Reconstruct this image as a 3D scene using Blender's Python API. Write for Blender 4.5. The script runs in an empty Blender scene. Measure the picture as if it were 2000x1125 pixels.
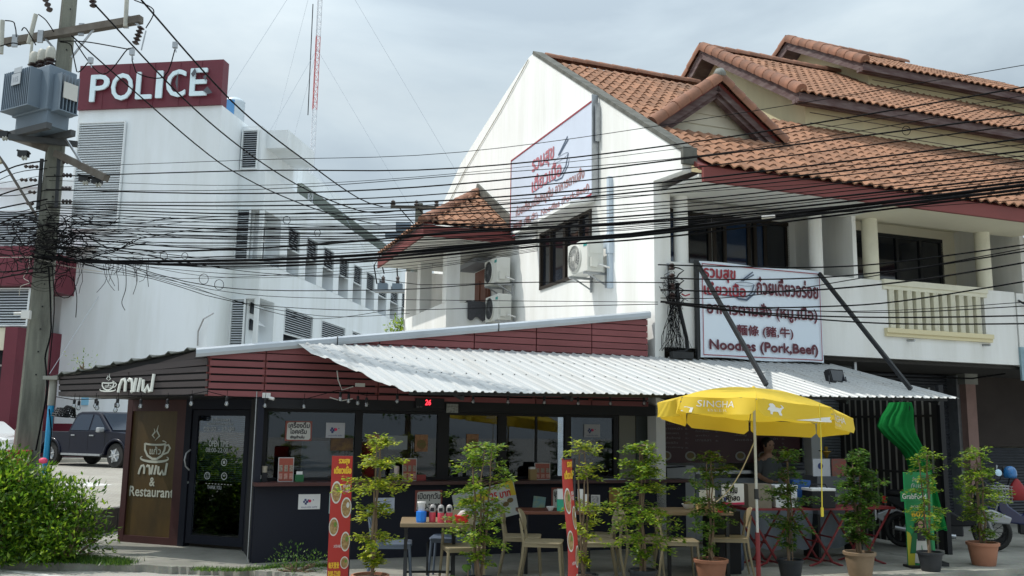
import bpy, bmesh, math, random
from mathutils import Vector, Matrix, noise
from mathutils.geometry import tessellate_polygon
random.seed(11)
SC = bpy.context.scene
COL = SC.collection
# ---------------- camera ----------------
FPX = 1780.0; EYE = 1.7
PITCH = math.atan(277.5 / FPX); ROLL = .0135
Fv = Vector((0, math.cos(PITCH), math.sin(PITCH))); R0 = Vector((1, 0, 0)); U0 = Vector((0, -math.sin(PITCH), math.cos(PITCH)))
Rv = math.cos(ROLL) * R0 + math.sin(ROLL) * U0; Uv = -math.sin(ROLL) * R0 + math.cos(ROLL) * U0
CE = Vector((0, 0, EYE))
cam = bpy.data.cameras.new('camera'); camo = bpy.data.objects.new('camera', cam); COL.objects.link(camo)
cam.sensor_width = 36; cam.lens = 36 * FPX / 2000; cam.clip_end = 600; cam.clip_start = .05
camo.matrix_world = Matrix(((Rv.x, Uv.x, -Fv.x, 0), (Rv.y, Uv.y, -Fv.y, 0), (Rv.z, Uv.z, -Fv.z, EYE), (0, 0, 0, 1)))
SC.camera = camo
# ---------------- world ----------------
def ray(px, py): return Fv + (px - 1000) / FPX * Rv + (562.5 - py) / FPX * Uv
def hit(px, py, o, n):
    d = ray(px, py); return CE + d * ((o - CE).dot(n) / d.dot(n))
def gnd(px, py, z=0.0): return hit(px, py, Vector((0, 0, z)), Vector((0, 0, 1)))
def at(px, py, Y):  return hit(px, py, Vector((0, Y, 0)), Vector((0, 1, 0)))
_vp = ray(5670, 902); TH = math.atan2(_vp.y, _vp.x)
uS = Vector((math.cos(TH), math.sin(TH), 0)); vS = Vector((-math.sin(TH), math.cos(TH), 0))
OS = hit(1280, 700, gnd(500, 1100), vS); OS.z = 0
def W(a, b, c=0.0): return OS + uS * a + vS * b + Vector((0, 0, c))
def toS(P): q = P - OS; return Vector((q.dot(uS), q.dot(vS), P.z))
def onv(px, py, v0=0.0): return toS(hit(px, py, W(0, v0), vS))
def onu(px, py, u0=0.0): return toS(hit(px, py, W(u0, 0), uS))
def gx(px, D, z=0.0):            # ground point seen at picture column px, at distance D
    d = ray(px, 840); k = D / d.y; return Vector((d.x * k, D, z))
SUN_H = (-.84 * uS + .42 * vS).normalized(); SUN_EL = math.radians(58)
SUN = Vector((SUN_H.x * math.cos(SUN_EL), SUN_H.y * math.cos(SUN_EL), math.sin(SUN_EL)))
world = bpy.data.worlds.new('World'); SC.world = world; world.use_nodes = True
wn = world.node_tree; wn.nodes.clear(); L = wn.links.new
out = wn.nodes.new('ShaderNodeOutputWorld'); bg = wn.nodes.new('ShaderNodeBackground'); bg.inputs[1].default_value = .112
sky = wn.nodes.new('ShaderNodeTexSky'); sky.sky_type = 'NISHITA'; sky.sun_disc = False
sky.sun_elevation = SUN_EL; sky.sun_rotation = math.atan2(SUN.x, SUN.y); sky.dust_density = 3; sky.air_density = 1.2
tc = wn.nodes.new('ShaderNodeTexCoord'); mp = wn.nodes.new('ShaderNodeMapping'); mp.inputs['Scale'].default_value = (1.0, 1.0, 2.6); mp.inputs['Location'].default_value = (.3, 1.4, .2)
nz = wn.nodes.new('ShaderNodeTexNoise'); nz.inputs['Scale'].default_value = 2.3; nz.inputs['Detail'].default_value = 9; nz.inputs['Roughness'].default_value = .52; nz.inputs['Distortion'].default_value = .25
cr = wn.nodes.new('ShaderNodeValToRGB'); cr.color_ramp.elements[0].position = .34; cr.color_ramp.elements[1].position = .62
cr.color_ramp.elements[0].color = (4.3, 4.8, 4.95, 1); cr.color_ramp.elements[1].color = (2.65, 3.15, 3.5, 1)
e = cr.color_ramp.elements.new(.5); e.color = (3.4, 3.95, 4.25, 1)
mx = wn.nodes.new('ShaderNodeMix'); mx.data_type = 'RGBA'; mx.inputs[0].default_value = .88
L(tc.outputs['Generated'], mp.inputs[0]); L(mp.outputs[0], nz.inputs[0]); L(nz.outputs[0], cr.inputs[0])
L(sky.outputs[0], mx.inputs[6]); L(cr.outputs[0], mx.inputs[7]); 
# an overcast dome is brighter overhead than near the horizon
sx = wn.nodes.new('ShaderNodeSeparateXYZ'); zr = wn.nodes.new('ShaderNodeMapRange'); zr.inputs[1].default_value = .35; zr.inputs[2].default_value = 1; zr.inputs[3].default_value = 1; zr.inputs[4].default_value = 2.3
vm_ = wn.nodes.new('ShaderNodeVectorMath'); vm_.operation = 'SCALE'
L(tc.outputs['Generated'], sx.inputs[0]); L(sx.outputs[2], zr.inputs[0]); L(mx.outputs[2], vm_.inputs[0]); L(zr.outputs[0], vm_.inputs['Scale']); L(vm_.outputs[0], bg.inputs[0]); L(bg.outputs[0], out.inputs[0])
sl = bpy.data.lights.new('sun', 'SUN'); sl.energy = 2.0; sl.angle = math.radians(.6); sl.color = (1, .955, .88)
so = bpy.data.objects.new('sun', sl); COL.objects.link(so); so.rotation_euler = SUN.to_track_quat('Z', 'Y').to_euler()
vs = SC.view_settings; vs.view_transform = 'Standard'; vs.look = 'None'; vs.gamma = 1; vs.use_curve_mapping = False; vs.exposure = .68
SC.render.film_transparent = False
SC.cycles.max_bounces = 6; SC.cycles.transparent_max_bounces = 12; SC.cycles.glossy_bounces = 3; SC.cycles.transmission_bounces = 4
SC.cycles.use_denoising = True
# ---------------- materials ----------------
MC = {}
def mat(name, col, rough=.7, metal=0.0, ns=None, amt=.25, bump=0.0, bs=40, col2=None, stretch=None, emit=None, spec=.5, rnd=0.0, alpha=None, coat=0, trans=0, streak=None):
    """ns: noise scale of the colour variation towards col2 (or a darker col) by amt."""
    if name in MC: return MC[name]
    m = bpy.data.materials.new(name); m.use_nodes = True; nt = m.node_tree; b = nt.nodes['Principled BSDF']; l = nt.links.new
    b.inputs['Base Color'].default_value = (*col, 1); b.inputs['Roughness'].default_value = rough; b.inputs['Metallic'].default_value = metal
    b.inputs['Specular IOR Level'].default_value = spec
    if coat: b.inputs['Coat Weight'].default_value = coat; b.inputs['Coat Roughness'].default_value = .05
    if emit: b.inputs['Emission Color'].default_value = (*emit[0], 1); b.inputs['Emission Strength'].default_value = emit[1]
    t = nt.nodes.new('ShaderNodeTexCoord'); src = t.outputs['Object']
    if ns:
        mp_ = nt.nodes.new('ShaderNodeMapping'); mp_.inputs['Scale'].default_value = stretch or (1, 1, 1); l(src, mp_.inputs[0])
        n = nt.nodes.new('ShaderNodeTexNoise'); n.inputs['Scale'].default_value = ns; n.inputs['Detail'].default_value = 7; n.inputs['Roughness'].default_value = .62
        l(mp_.outputs[0], n.inputs[0])
        r = nt.nodes.new('ShaderNodeMapRange'); r.inputs[1].default_value = .4; r.inputs[2].default_value = .68; r.inputs[3].default_value = 0; r.inputs[4].default_value = amt
        l(n.outputs[0], r.inputs[0])
        mixn = nt.nodes.new('ShaderNodeMix'); mixn.data_type = 'RGBA'
        mixn.inputs[6].default_value = (*col, 1); mixn.inputs[7].default_value = (*(col2 or tuple(c * .35 for c in col)), 1)
        l(r.outputs[0], mixn.inputs[0]); o = mixn.outputs[2]
        if streak:      # (stretch, amount, colour): long weather marks
            m3 = nt.nodes.new('ShaderNodeMapping'); m3.inputs['Scale'].default_value = streak[0]; l(src, m3.inputs[0])
            n3 = nt.nodes.new('ShaderNodeTexNoise'); n3.inputs['Scale'].default_value = 1; n3.inputs['Detail'].default_value = 6; n3.inputs['Roughness'].default_value = .6; l(m3.outputs[0], n3.inputs[0])
            r3 = nt.nodes.new('ShaderNodeMapRange'); r3.inputs[1].default_value = .5; r3.inputs[2].default_value = .76; r3.inputs[4].default_value = streak[1]; l(n3.outputs[0], r3.inputs[0])
            x3 = nt.nodes.new('ShaderNodeMix'); x3.data_type = 'RGBA'; x3.inputs[7].default_value = (*streak[2], 1); l(r3.outputs[0], x3.inputs[0]); l(o, x3.inputs[6]); o = x3.outputs[2]
        if rnd:
            oi = nt.nodes.new('ShaderNodeObjectInfo'); hs = nt.nodes.new('ShaderNodeHueSaturation')
            mr = nt.nodes.new('ShaderNodeMapRange'); mr.inputs[3].default_value = 1 - rnd; mr.inputs[4].default_value = 1 + rnd
            l(oi.outputs['Random'], mr.inputs[0]); l(mr.outputs[0], hs.inputs['Value']); l(o, hs.inputs['Color']); o = hs.outputs[0]
        l(o, b.inputs['Base Color'])
        rr = nt.nodes.new('ShaderNodeMapRange'); rr.inputs[3].default_value = rough - .08; rr.inputs[4].default_value = min(1, rough + .12); l(n.outputs[0], rr.inputs[0]); l(rr.outputs[0], b.inputs['Roughness'])
    if bump:
        n2 = nt.nodes.new('ShaderNodeTexNoise'); n2.inputs['Scale'].default_value = bs; n2.inputs['Detail'].default_value = 4; l(src, n2.inputs[0])
        bp = nt.nodes.new('ShaderNodeBump'); bp.inputs['Strength'].default_value = bump; bp.inputs['Distance'].default_value = .01
        l(n2.outputs[0], bp.inputs['Height']); l(bp.outputs[0], b.inputs['Normal'])
    if trans:
        tr = nt.nodes.new('ShaderNodeBsdfTranslucent'); ms = nt.nodes.new('ShaderNodeMixShader'); ms.inputs[0].default_value = trans
        if b.inputs['Base Color'].links: l(b.inputs['Base Color'].links[0].from_socket, tr.inputs[0])
        else: tr.inputs[0].default_value = (*col, 1)
        l(b.outputs[0], ms.inputs[1]); l(tr.outputs[0], ms.inputs[2]); l(ms.outputs[0], nt.nodes['Material Output'].inputs[0])
    MC[name] = m; return m
def glass(name, tint=(.75, .8, .85), refl=.12, rough=.015):
    if name in MC: return MC[name]
    m = bpy.data.materials.new(name); m.use_nodes = True; nt = m.node_tree; nt.nodes.clear(); l = nt.links.new
    o = nt.nodes.new('ShaderNodeOutputMaterial'); ms = nt.nodes.new('ShaderNodeMixShader'); fr = nt.nodes.new('ShaderNodeFresnel'); fr.inputs[0].default_value = 1.36
    ad = nt.nodes.new('ShaderNodeMath'); ad.operation = 'ADD'; ad.inputs[1].default_value = refl; ad.use_clamp = True
    t = nt.nodes.new('ShaderNodeBsdfTransparent'); t.inputs[0].default_value = (*tint, 1); g = nt.nodes.new('ShaderNodeBsdfGlossy'); g.inputs[0].default_value = (.95, .97, 1, 1); g.inputs['Roughness'].default_value = rough
    l(fr.outputs[0], ad.inputs[0]); l(ad.outputs[0], ms.inputs[0]); l(t.outputs[0], ms.inputs[1]); l(g.outputs[0], ms.inputs[2]); l(ms.outputs[0], o.inputs[0])
    MC[name] = m; return m
white_wall = mat('white_wall', (.87, .88, .87), .85, ns=.9, amt=.36, col2=(.58, .57, .50), stretch=(2.2, 2.2, .25), bump=.15, bs=30, streak=((1.7, 1.7, .22), .30, (.46, .45, .40)))
cream_wall = mat('cream_wall', (.68, .60, .38), .85, ns=1.1, amt=.25, stretch=(2, 2, .4), bump=.15, bs=30, col2=(.4, .36, .25))
beige_wall = mat('pale_beige_paint', (.72, .68, .54), .85, ns=1.0, amt=.15, col2=(.45, .42, .33))  # pale beige wall paint, faintly mottled
police_wall = mat('police_wall', (.82, .87, .91), .85, ns=.22, amt=.45, col2=(.55, .58, .56), stretch=(2.2, 2.2, .3), bump=.1, bs=8, streak=((.8, .8, .1), .4, (.52, .54, .50)))
maroon = mat('maroon_paint', (.135, .014, .030), .5, ns=.6, amt=.25)
fascia_red = mat('red_brown_fascia', (.20, .042, .036), .6, ns=2, amt=.35, stretch=(.6, .6, 2), col2=(.10, .03, .03))
old_wood = mat('weathered_dark_wood', (.09, .05, .05), .8, ns=4, amt=.5, stretch=(.5, .5, 3), col2=(.28, .24, .23))
tile_m = mat('terracotta_tile', (.30, .150, .086), .88, ns=2.3, amt=.85, col2=(.13, .072, .045), rnd=.22, bump=.3, bs=60, streak=((.7, .9, .9), .75, (.085, .06, .045)))
cap_m = mat('terracotta_cap', (.31, .150, .095), .85, ns=3, amt=.75, col2=(.13, .075, .055), rnd=.15)
coping_m = mat('mossy_concrete', (.13, .13, .115), .9, ns=5, amt=.75, col2=(.05, .055, .045), bump=.4, bs=30)
plank_red = mat('red_plank', (.23, .068, .072), .62, ns=3, amt=.3, stretch=(.5, 3, 3), rnd=.1, bump=.1)
plank_dark = mat('dark_brown_plank', (.060, .048, .048), .6, ns=4, amt=.3, stretch=(.5, 3, 3), rnd=.15, col2=(.07, .055, .052))
black_m = mat('black_paint', (.008, .009, .012), .55, spec=.35, ns=3, amt=.3, col2=(.018, .018, .02))
navy_m = mat('navy_black_paint', (.010, .012, .022), .7, spec=.3, ns=1.6, amt=.4, col2=(.02, .021, .028), stretch=(1, 1, .4))
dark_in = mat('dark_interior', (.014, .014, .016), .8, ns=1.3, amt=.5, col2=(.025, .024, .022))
sheet_m = mat('galvanised_white_sheet', (.45, .465, .465), .5, .1, ns=1.2, amt=.3, stretch=(4, .5, 1), streak=((7, .35, 1), .5, (.33, .31, .27)), col2=(.40, .42, .43))
gutter_m = mat('grey_blue_metal', (.46, .50, .54), .4, .35, ns=2, amt=.2)
conc_m = mat('grey_concrete', (.30, .30, .27), .9, ns=1.2, amt=.55, col2=(.15, .15, .135), bump=.35, bs=60)
steel_m = mat('dark_steel', (.03, .032, .035), .45, .4, ns=6, amt=.3)
rust_red = mat('red_frame_paint', (.20, .018, .022), .45, ns=6, amt=.3)
galv_m = mat('galvanised_steel', (.42, .44, .46), .4, .8, ns=8, amt=.3)
white_pl = mat('white_plastic', (.72, .72, .70), .45, ns=2, amt=.12)
ac_m = mat('ac_casing', (.66, .67, .63), .5, ns=2, amt=.25, col2=(.45, .43, .36))
blk_cable = mat('black_cable', (.006, .006, .007), .85, spec=.12)
beige_pl = mat('beige_plastic', (.27, .225, .14), .42, ns=3, amt=.12, rnd=.05)
grey_pl = mat('grey_plastic', (.10, .13, .18), .45, ns=3, amt=.15)
terra_pot = mat('terracotta_pot', (.36, .16, .095), .8, ns=3, amt=.4, rnd=.12, col2=(.22, .11, .075))
black_pot = mat('black_pot', (.018, .022, .028), .5, ns=5, amt=.3)
soil_m = mat('soil', (.06, .04, .028), .95, ns=20, amt=.5)
bark_m = mat('bark', (.20, .14, .09), .9, ns=14, amt=.6, stretch=(1, 1, .3), bump=.5)
paper_m = mat('white_paper', (.74, .74, .74), .7)
red_ban = mat('red_banner', (.42, .028, .022), .42, ns=1.5, amt=.15)
yellow_um = mat('yellow_fabric', (.83, .60, .05), .65, ns=2.5, amt=.12, col2=(.62, .42, .03), trans=.32)
wood_top = mat('wood_tabletop', (.25, .185, .11), .5, ns=3, amt=.5, stretch=(.6, 5, 5), col2=(.20, .13, .07))
red_top = mat('redwood_tabletop', (.16, .055, .032), .4, ns=3, amt=.4, stretch=(.6, 5, 5))
tyre_m = mat('tyre_rubber', (.015, .015, .015), .8, ns=10, amt=.3, col2=(.04, .038, .035))
skin_m = mat('skin', (.42, .24, .16), .55)
hair_m = mat('black_hair', (.010, .009, .008), .6, ns=30, amt=.4)
win_glass = glass('shop_glass', (.50, .56, .62), .025)
door_glass = glass('door_glass', (.45, .5, .56), .07)
blue_glass = mat('blue_reflective_pane', (.018, .045, .11), .05, spec=1.0, coat=.6)
dark_glass = mat('dark_window_pane', (.010, .013, .020), .06, spec=.9)
ink = mat('black_ink', (.012, .012, .018), .6)
ink_red = mat('dark_red_ink', (.30, .02, .035), .6)
ink_w = mat('white_ink', (.72, .72, .70), .6)
ink_y = mat('yellow_ink', (.80, .48, .03), .55)
ink_n = mat('navy_ink', (.03, .045, .16), .6)
def leaf_mat(name, c1, c2, c3):
    m = bpy.data.materials.new(name); m.use_nodes = True; nt = m.node_tree; b = nt.nodes['Principled BSDF']; l = nt.links.new
    g = nt.nodes.new('ShaderNodeNewGeometry'); r = nt.nodes.new('ShaderNodeValToRGB')
    r.color_ramp.elements[0].color = (*c1, 1); r.color_ramp.elements[1].color = (*c3, 1); e_ = r.color_ramp.elements.new(.55); e_.color = (*c2, 1)
    l(g.outputs['Random Per Island'], r.inputs[0]); l(r.outputs[0], b.inputs['Base Color']); b.inputs['Roughness'].default_value = .42
    t = nt.nodes.new('ShaderNodeBsdfTranslucent'); ms = nt.nodes.new('ShaderNodeMixShader'); ms.inputs[0].default_value = .42
    hs = nt.nodes.new('ShaderNodeHueSaturation'); hs.inputs['Value'].default_value = 1.9; l(r.outputs[0], hs.inputs['Color']); l(hs.outputs[0], t.inputs[0])
    l(b.outputs[0], ms.inputs[1]); l(t.outputs[0], ms.inputs[2]); l(ms.outputs[0], nt.nodes['Material Output'].inputs[0]); return m
leaf_a = leaf_mat('fresh_leaf', (.05, .115, .010), (.12, .21, .016), (.30, .36, .03))
leaf_b = leaf_mat('deep_leaf', (.022, .065, .010), (.05, .12, .015), (.13, .21, .025))
leaf_bush = leaf_mat('bush_leaf', (.028, .078, .008), (.08, .17, .012), (.24, .34, .025))
leaf_y = leaf_mat('yellow_leaf', (.07, .12, .010), (.20, .26, .018), (.42, .42, .03))
# ---------------- mesh helpers ----------------
class MB:
    def __init__(s): s.v = []; s.f = []
    def add(s, vs, fs):
        k = len(s.v); s.v += [Vector(p) for p in vs]; s.f += [tuple(i + k for i in f) for f in fs]; return s
    def box(s, x0, x1, y0, y1, z0, z1, M=None):
        p = [Vector((x, y, z)) for z in (z0, z1) for y in (y0, y1) for x in (x0, x1)]
        if M is not None: p = [M @ q for q in p]
        return s.add(p, [(0, 2, 3, 1), (4, 5, 7, 6), (0, 1, 5, 4), (2, 6, 7, 3), (0, 4, 6, 2), (1, 3, 7, 5)])
    def beam(s, p, q, w, h=None, up=Vector((0, 0, 1))):
        p = Vector(p); q = Vector(q); h = h or w; d = (q - p).normalized()
        if abs(d.dot(up)) > .98: up = Vector((1, 0, 0))
        a = d.cross(up).normalized() * w / 2; b = a.cross(d).normalized() * h / 2
        return s.add([p - a - b, p + a - b, p + a + b, p - a + b, q - a - b, q + a - b, q + a + b, q - a + b],
                     [(0, 3, 2, 1), (4, 5, 6, 7), (0, 1, 5, 4), (1, 2, 6, 5), (2, 3, 7, 6), (3, 0, 4, 7)])
    def tube(s, pts, r, n=6, cap=True):
        pts = [Vector(p) for p in pts]; rs = r if isinstance(r, (list, tuple)) else [r] * len(pts)
        k = len(s.v); up = Vector((.13, .21, .97)); pa = None
        for i, p in enumerate(pts):
            d = (pts[min(i + 1, len(pts) - 1)] - pts[max(i - 1, 0)]).normalized()
            a = d.cross(up) if pa is None else pa - d * pa.dot(d)
            if a.length < 1e-4: a = d.cross(Vector((1, 0, 0)))
            if a.length < 1e-4: a = Vector((1, 0, 0))
            a.normalize(); b = a.cross(d).normalized(); pa = a
            for j in range(n):
                t = 2 * math.pi * j / n; s.v.append(p + (a * math.cos(t) + b * math.sin(t)) * rs[i])
        for i in range(len(pts) - 1):
            for j in range(n):
                j2 = (j + 1) % n; s.f.append((k + i * n + j, k + i * n + j2, k + (i + 1) * n + j2, k + (i + 1) * n + j))
        if cap: s.f.append(tuple(k + j for j in range(n))[::-1]); e_ = k + (len(pts) - 1) * n; s.f.append(tuple(e_ + j for j in range(n)))
        return s
    def cyl(s, p, q, r, n=12): return s.tube([p, q], r, n)
    def lathe(s, prof, n=16, c=(0, 0, 0), M=None):
        k = len(s.v); c = Vector(c)
        for (r, z) in prof:
            for j in range(n):
                t = 2 * math.pi * j / n; q = Vector((r * math.cos(t), r * math.sin(t), z)); s.v.append((M @ q if M is not None else q) + c)
        for i in range(len(prof) - 1):
            for j in range(n):
                j2 = (j + 1) % n; s.f.append((k + i * n + j, k + i * n + j2, k + (i + 1) * n + j2, k + (i + 1) * n + j))
        s.f.append(tuple(k + j for j in range(n))[::-1]); e_ = k + (len(prof) - 1) * n; s.f.append(tuple(e_ + j for j in range(n)))
        return s
    def prism(s, loops, fn, d0, d1):
        """polygon (outer loop then holes) in 2D, fn(x, y, d) -> point; from depth d0 to d1"""
        tri = tessellate_polygon([[Vector((x, y, 0)) for x, y in lp] for lp in loops]); flat = [p for lp in loops for p in lp]
        k = len(s.v); n = len(flat)
        s.v += [Vector(fn(x, y, d0)) for x, y in flat] + [Vector(fn(x, y, d1)) for x, y in flat]
        for t in tri: s.f.append(tuple(k + i for i in t)); s.f.append(tuple(k + n + i for i in reversed(t)))
        o = 0
        for lp in loops:
            m = len(lp)
            for i in range(m):
                a, b = o + i, o + (i + 1) % m; s.f.append((k + a, k + b, k + n + b, k + n + a))
            o += m
        return s
    def quad(s, a, b, c, d): return s.add([a, b, c, d], [(0, 1, 2, 3)])
    def build(s, name, m, parent=None, smooth=False, bevel=0, loc=None, fix=True):
        me = bpy.data.meshes.new(name); me.from_pydata([tuple(p) for p in s.v], [], s.f)
        if fix:
            bm = bmesh.new(); bm.from_mesh(me); bmesh.ops.recalc_face_normals(bm, faces=bm.faces); bm.to_mesh(me); bm.free()
        me.materials.append(m)
        if smooth: me.polygons.foreach_set('use_smooth', [True] * len(me.polygons)); 
        o = bpy.data.objects.new(name, me); COL.objects.link(o)
        if smooth and smooth != 'all':
            me.set_sharp_from_angle(angle=math.radians(38))
        if bevel:
            b = o.modifiers.new('bevel', 'BEVEL'); b.width = bevel; b.segments = 2; b.limit_method = 'ANGLE'
        if parent is not None: o.parent = parent
        if loc is not None: o.location = loc
        return o
def tag(o, label=None, cat=None, group=None, kind=None):
    if label: o['label'] = label
    if cat: o['category'] = cat
    if group: o['group'] = group
    if kind: o['kind'] = kind
    return o
def thing(name, label, cat, loc=(0, 0, 0), rz=0.0, group=None, kind=None):
    o = bpy.data.objects.new(name, None); COL.objects.link(o); o.location = loc; o.rotation_euler = (0, 0, rz); o.empty_display_size = .1
    return tag(o, label, cat, group, kind)
def S_thing(name, label, cat, a=0, b=0, c=0, **k): return thing(name, label, cat, W(a, b, c), TH, **k)
def copy_tree(o, parent=None):
    c = o.copy(); COL.objects.link(c); c.parent = parent
    for ch in KIDS(o): copy_tree(ch, c)
    return c
def KIDS(o): return [x for x in bpy.data.objects if x.parent == o]
def share(name, me, parent, M):
    o = bpy.data.objects.new(name, me); COL.objects.link(o); o.parent = parent; o.matrix_local = M; return o
def text(body, x0, x1, z0, z1, y, m, parent=None, bold=0.0, name='lettering', fn=None, shear=0.0, keep=False, depth=0.0, align='l'):
    """lettering fitted into x0..x1, z0..z1 of its parent's XZ plane, facing -Y"""
    c = bpy.data.curves.new('tmp', 'FONT'); c.body = body; c.size = 1; c.shear = shear; c.resolution_u = 3
    if depth: c.extrude = .5
    o = bpy.data.objects.new('tmp', c); COL.objects.link(o)
    me = bpy.data.meshes.new_from_object(o.evaluated_get(bpy.context.evaluated_depsgraph_get())); bpy.data.objects.remove(o); bpy.data.curves.remove(c)
    vs_ = [v.co.copy() for v in me.vertices]; fs = [tuple(p.vertices) for p in me.polygons]; bpy.data.meshes.remove(me)
    if not vs_: return None
    ax = min(v.x for v in vs_); bx = max(v.x for v in vs_); ay = min(v.y for v in vs_); by = max(v.y for v in vs_)
    sx = (x1 - x0) / max(bx - ax, 1e-6); sz = (z1 - z0) / max(by - ay, 1e-6)
    if keep: sx = sz = min(sx, sz); x0 += ((x1 - x0) - sx * (bx - ax)) / 2 if align == 'c' else 0
    b = MB(); offs = [(0, 0)] if not bold else [(0, 0), (bold, 0), (-bold, 0), (0, bold), (0, -bold)]
    for k, (dx, dz) in enumerate(offs):
        pts = [Vector((x0 + dx + sx * (v.x - ax), y - .0003 * k + (depth * v.z), z0 + dz + sz * (v.y - ay))) for v in vs_]
        if fn: pts = [fn(p) for p in pts]
        b.add(pts, fs)
    return b.build(name, m, parent, fix=False)
def disc_pts(r, n=24, cx=0, cz=0, rz=None): return [(cx + r * math.cos(2 * math.pi * i / n), cz + (rz or r) * math.sin(2 * math.pi * i / n)) for i in range(n)]
def XZ(y0=0): return lambda x, z, d: (x, y0 + d, z)
def flat(pts, y, name, m, parent, th=.002): return MB().prism([pts], XZ(), y, y + th).build(name, m, parent)
def band(pts, w, y, name, m, parent, th=.002, ws=None):
    """a painted stroke of width w along 2D points"""
    b = MB(); P = [Vector((p[0], p[1])) for p in pts]; Lf = []; Rt = []
    for i, p in enumerate(P):
        d = (P[min(i + 1, len(P) - 1)] - P[max(i - 1, 0)]).normalized(); n = Vector((-d.y, d.x)) * (ws[i] if ws else w) / 2; Lf.append(p + n); Rt.append(p - n)
    for i in range(len(P) - 1):
        q = [Lf[i], Lf[i + 1], Rt[i + 1], Rt[i]]; b.add([(a.x, y, a.y) for a in q], [(0, 1, 2, 3)])
    return b.build(name, m, parent)
def arc(cx, cz, rx, rz, a0, a1, n=14): return [(cx + rx * math.cos(math.radians(a0 + (a1 - a0) * i / n)), cz + rz * math.sin(math.radians(a0 + (a1 - a0) * i / n))) for i in range(n + 1)]
# =====================================================================  GROUND
def poly_slab(pts, z0_, z1_, name, m):
    return MB().prism([[(p[0], p[1]) for p in pts]], lambda x, y, d: (x, y, d), z0_, z1_).build(name, m)
def ground_mat(name, c1, c2, c3, sc=.35, bump=.4, brick=None, lines=False):
    m = bpy.data.materials.new(name); m.use_nodes = True; nt = m.node_tree; b = nt.nodes['Principled BSDF']; l = nt.links.new
    g = nt.nodes.new('ShaderNodeNewGeometry'); n1 = nt.nodes.new('ShaderNodeTexNoise'); n1.inputs['Scale'].default_value = sc; n1.inputs['Detail'].default_value = 9; n1.inputs['Roughness'].default_value = .65
    n2 = nt.nodes.new('ShaderNodeTexNoise'); n2.inputs['Scale'].default_value = 38; n2.inputs['Detail'].default_value = 4
    v_ = nt.nodes.new('ShaderNodeTexVoronoi'); v_.feature = 'DISTANCE_TO_EDGE'; v_.inputs['Scale'].default_value = .33
    nd = nt.nodes.new('ShaderNodeTexNoise'); nd.inputs['Scale'].default_value = 1.3; nd.inputs['Detail'].default_value = 5
    vm = nt.nodes.new('ShaderNodeMixRGB'); vm.inputs[0].default_value = .35; l(g.outputs['Position'], vm.inputs[1]); l(nd.outputs['Color'], vm.inputs[2]); l(g.outputs['Position'], nd.inputs[0]); l(vm.outputs[0], v_.inputs['Vector'])
    r = nt.nodes.new('ShaderNodeValToRGB'); r.color_ramp.elements[0].position = .36; r.color_ramp.elements[1].position = .66
    r.color_ramp.elements[0].color = (*c1, 1); r.color_ramp.elements[1].color = (*c2, 1)
    l(g.outputs['Position'], n1.inputs[0]); l(g.outputs['Position'], n2.inputs[0]); l(n1.outputs[0], r.inputs[0])
    m1 = nt.nodes.new('ShaderNodeMix'); m1.data_type = 'RGBA'; m1.blend_type = 'MULTIPLY'; m1.inputs[0].default_value = .35; l(r.outputs[0], m1.inputs[6]); l(n2.outputs['Color'], m1.inputs[7])
    cm = nt.nodes.new('ShaderNodeMapRange'); cm.inputs[1].default_value = 0; cm.inputs[2].default_value = .006; cm.inputs[3].default_value = .55; cm.inputs[4].default_value = 0; l(v_.outputs['Distance'], cm.inputs[0])
    m2 = nt.nodes.new('ShaderNodeMix'); m2.data_type = 'RGBA'; l(cm.outputs[0], m2.inputs[0]); l(m1.outputs[2], m2.inputs[6]); m2.inputs[7].default_value = (*c3, 1); o = m2.outputs[2]
    h = n2.outputs[0]
    if brick:
        bt = nt.nodes.new('ShaderNodeTexBrick'); bt.inputs['Scale'].default_value = brick; bt.inputs['Color1'].default_value = (1, 1, 1, 1); bt.inputs['Color2'].default_value = (.78, .76, .74, 1); bt.inputs['Mortar'].default_value = (.4, .4, .38, 1); bt.inputs['Mortar Size'].default_value = .02
        l(g.outputs['Position'], bt.inputs[0]); m3 = nt.nodes.new('ShaderNodeMix'); m3.data_type = 'RGBA'; m3.blend_type = 'MULTIPLY'; m3.inputs[0].default_value = .8; l(o, m3.inputs[6]); l(bt.outputs[0], m3.inputs[7]); o = m3.outputs[2]
    l(o, b.inputs['Base Color']); b.inputs['Roughness'].default_value = .9
    bp = nt.nodes.new('ShaderNodeBump'); bp.inputs['Strength'].default_value = bump; bp.inputs['Distance'].default_value = .01; l(h, bp.inputs['Height']); l(bp.outputs[0], b.inputs['Normal']); return m
street_m = ground_mat('street_concrete', (.34, .33, .30), (.48, .47, .43), (.12, .11, .10))
pave_m = ground_mat('pavement_concrete', (.22, .22, .19), (.42, .41, .36), (.10, .10, .09), sc=.8)
lot_m = ground_mat('lot_paving', (.36, .34, .30), (.46, .44, .39), (.26, .25, .22), sc=.3, brick=2.2)
far_m = ground_mat('far_ground', (.26, .25, .22), (.34, .33, .30), (.2, .2, .18))
o = MB().add([(-260, -120, -.09), (260, -120, -.09), (260, 260, -.09), (-260, 260, -.09)], [(0, 1, 2, 3)]).build('street', street_m); tag(o, kind='structure')
K = [gnd(-500, 1085), gnd(0, 1098), gnd(200, 1100), gnd(330, 1106), gnd(440, 1110), gnd(545, 1117), gnd(640, 1128), gnd(760, 1140), gnd(1000, 1166)]
kk = K[-1]; K.append(kk + uS * 14)
K += [W(16, 9), W(-9, 9), gnd(-500, 930)]
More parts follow.
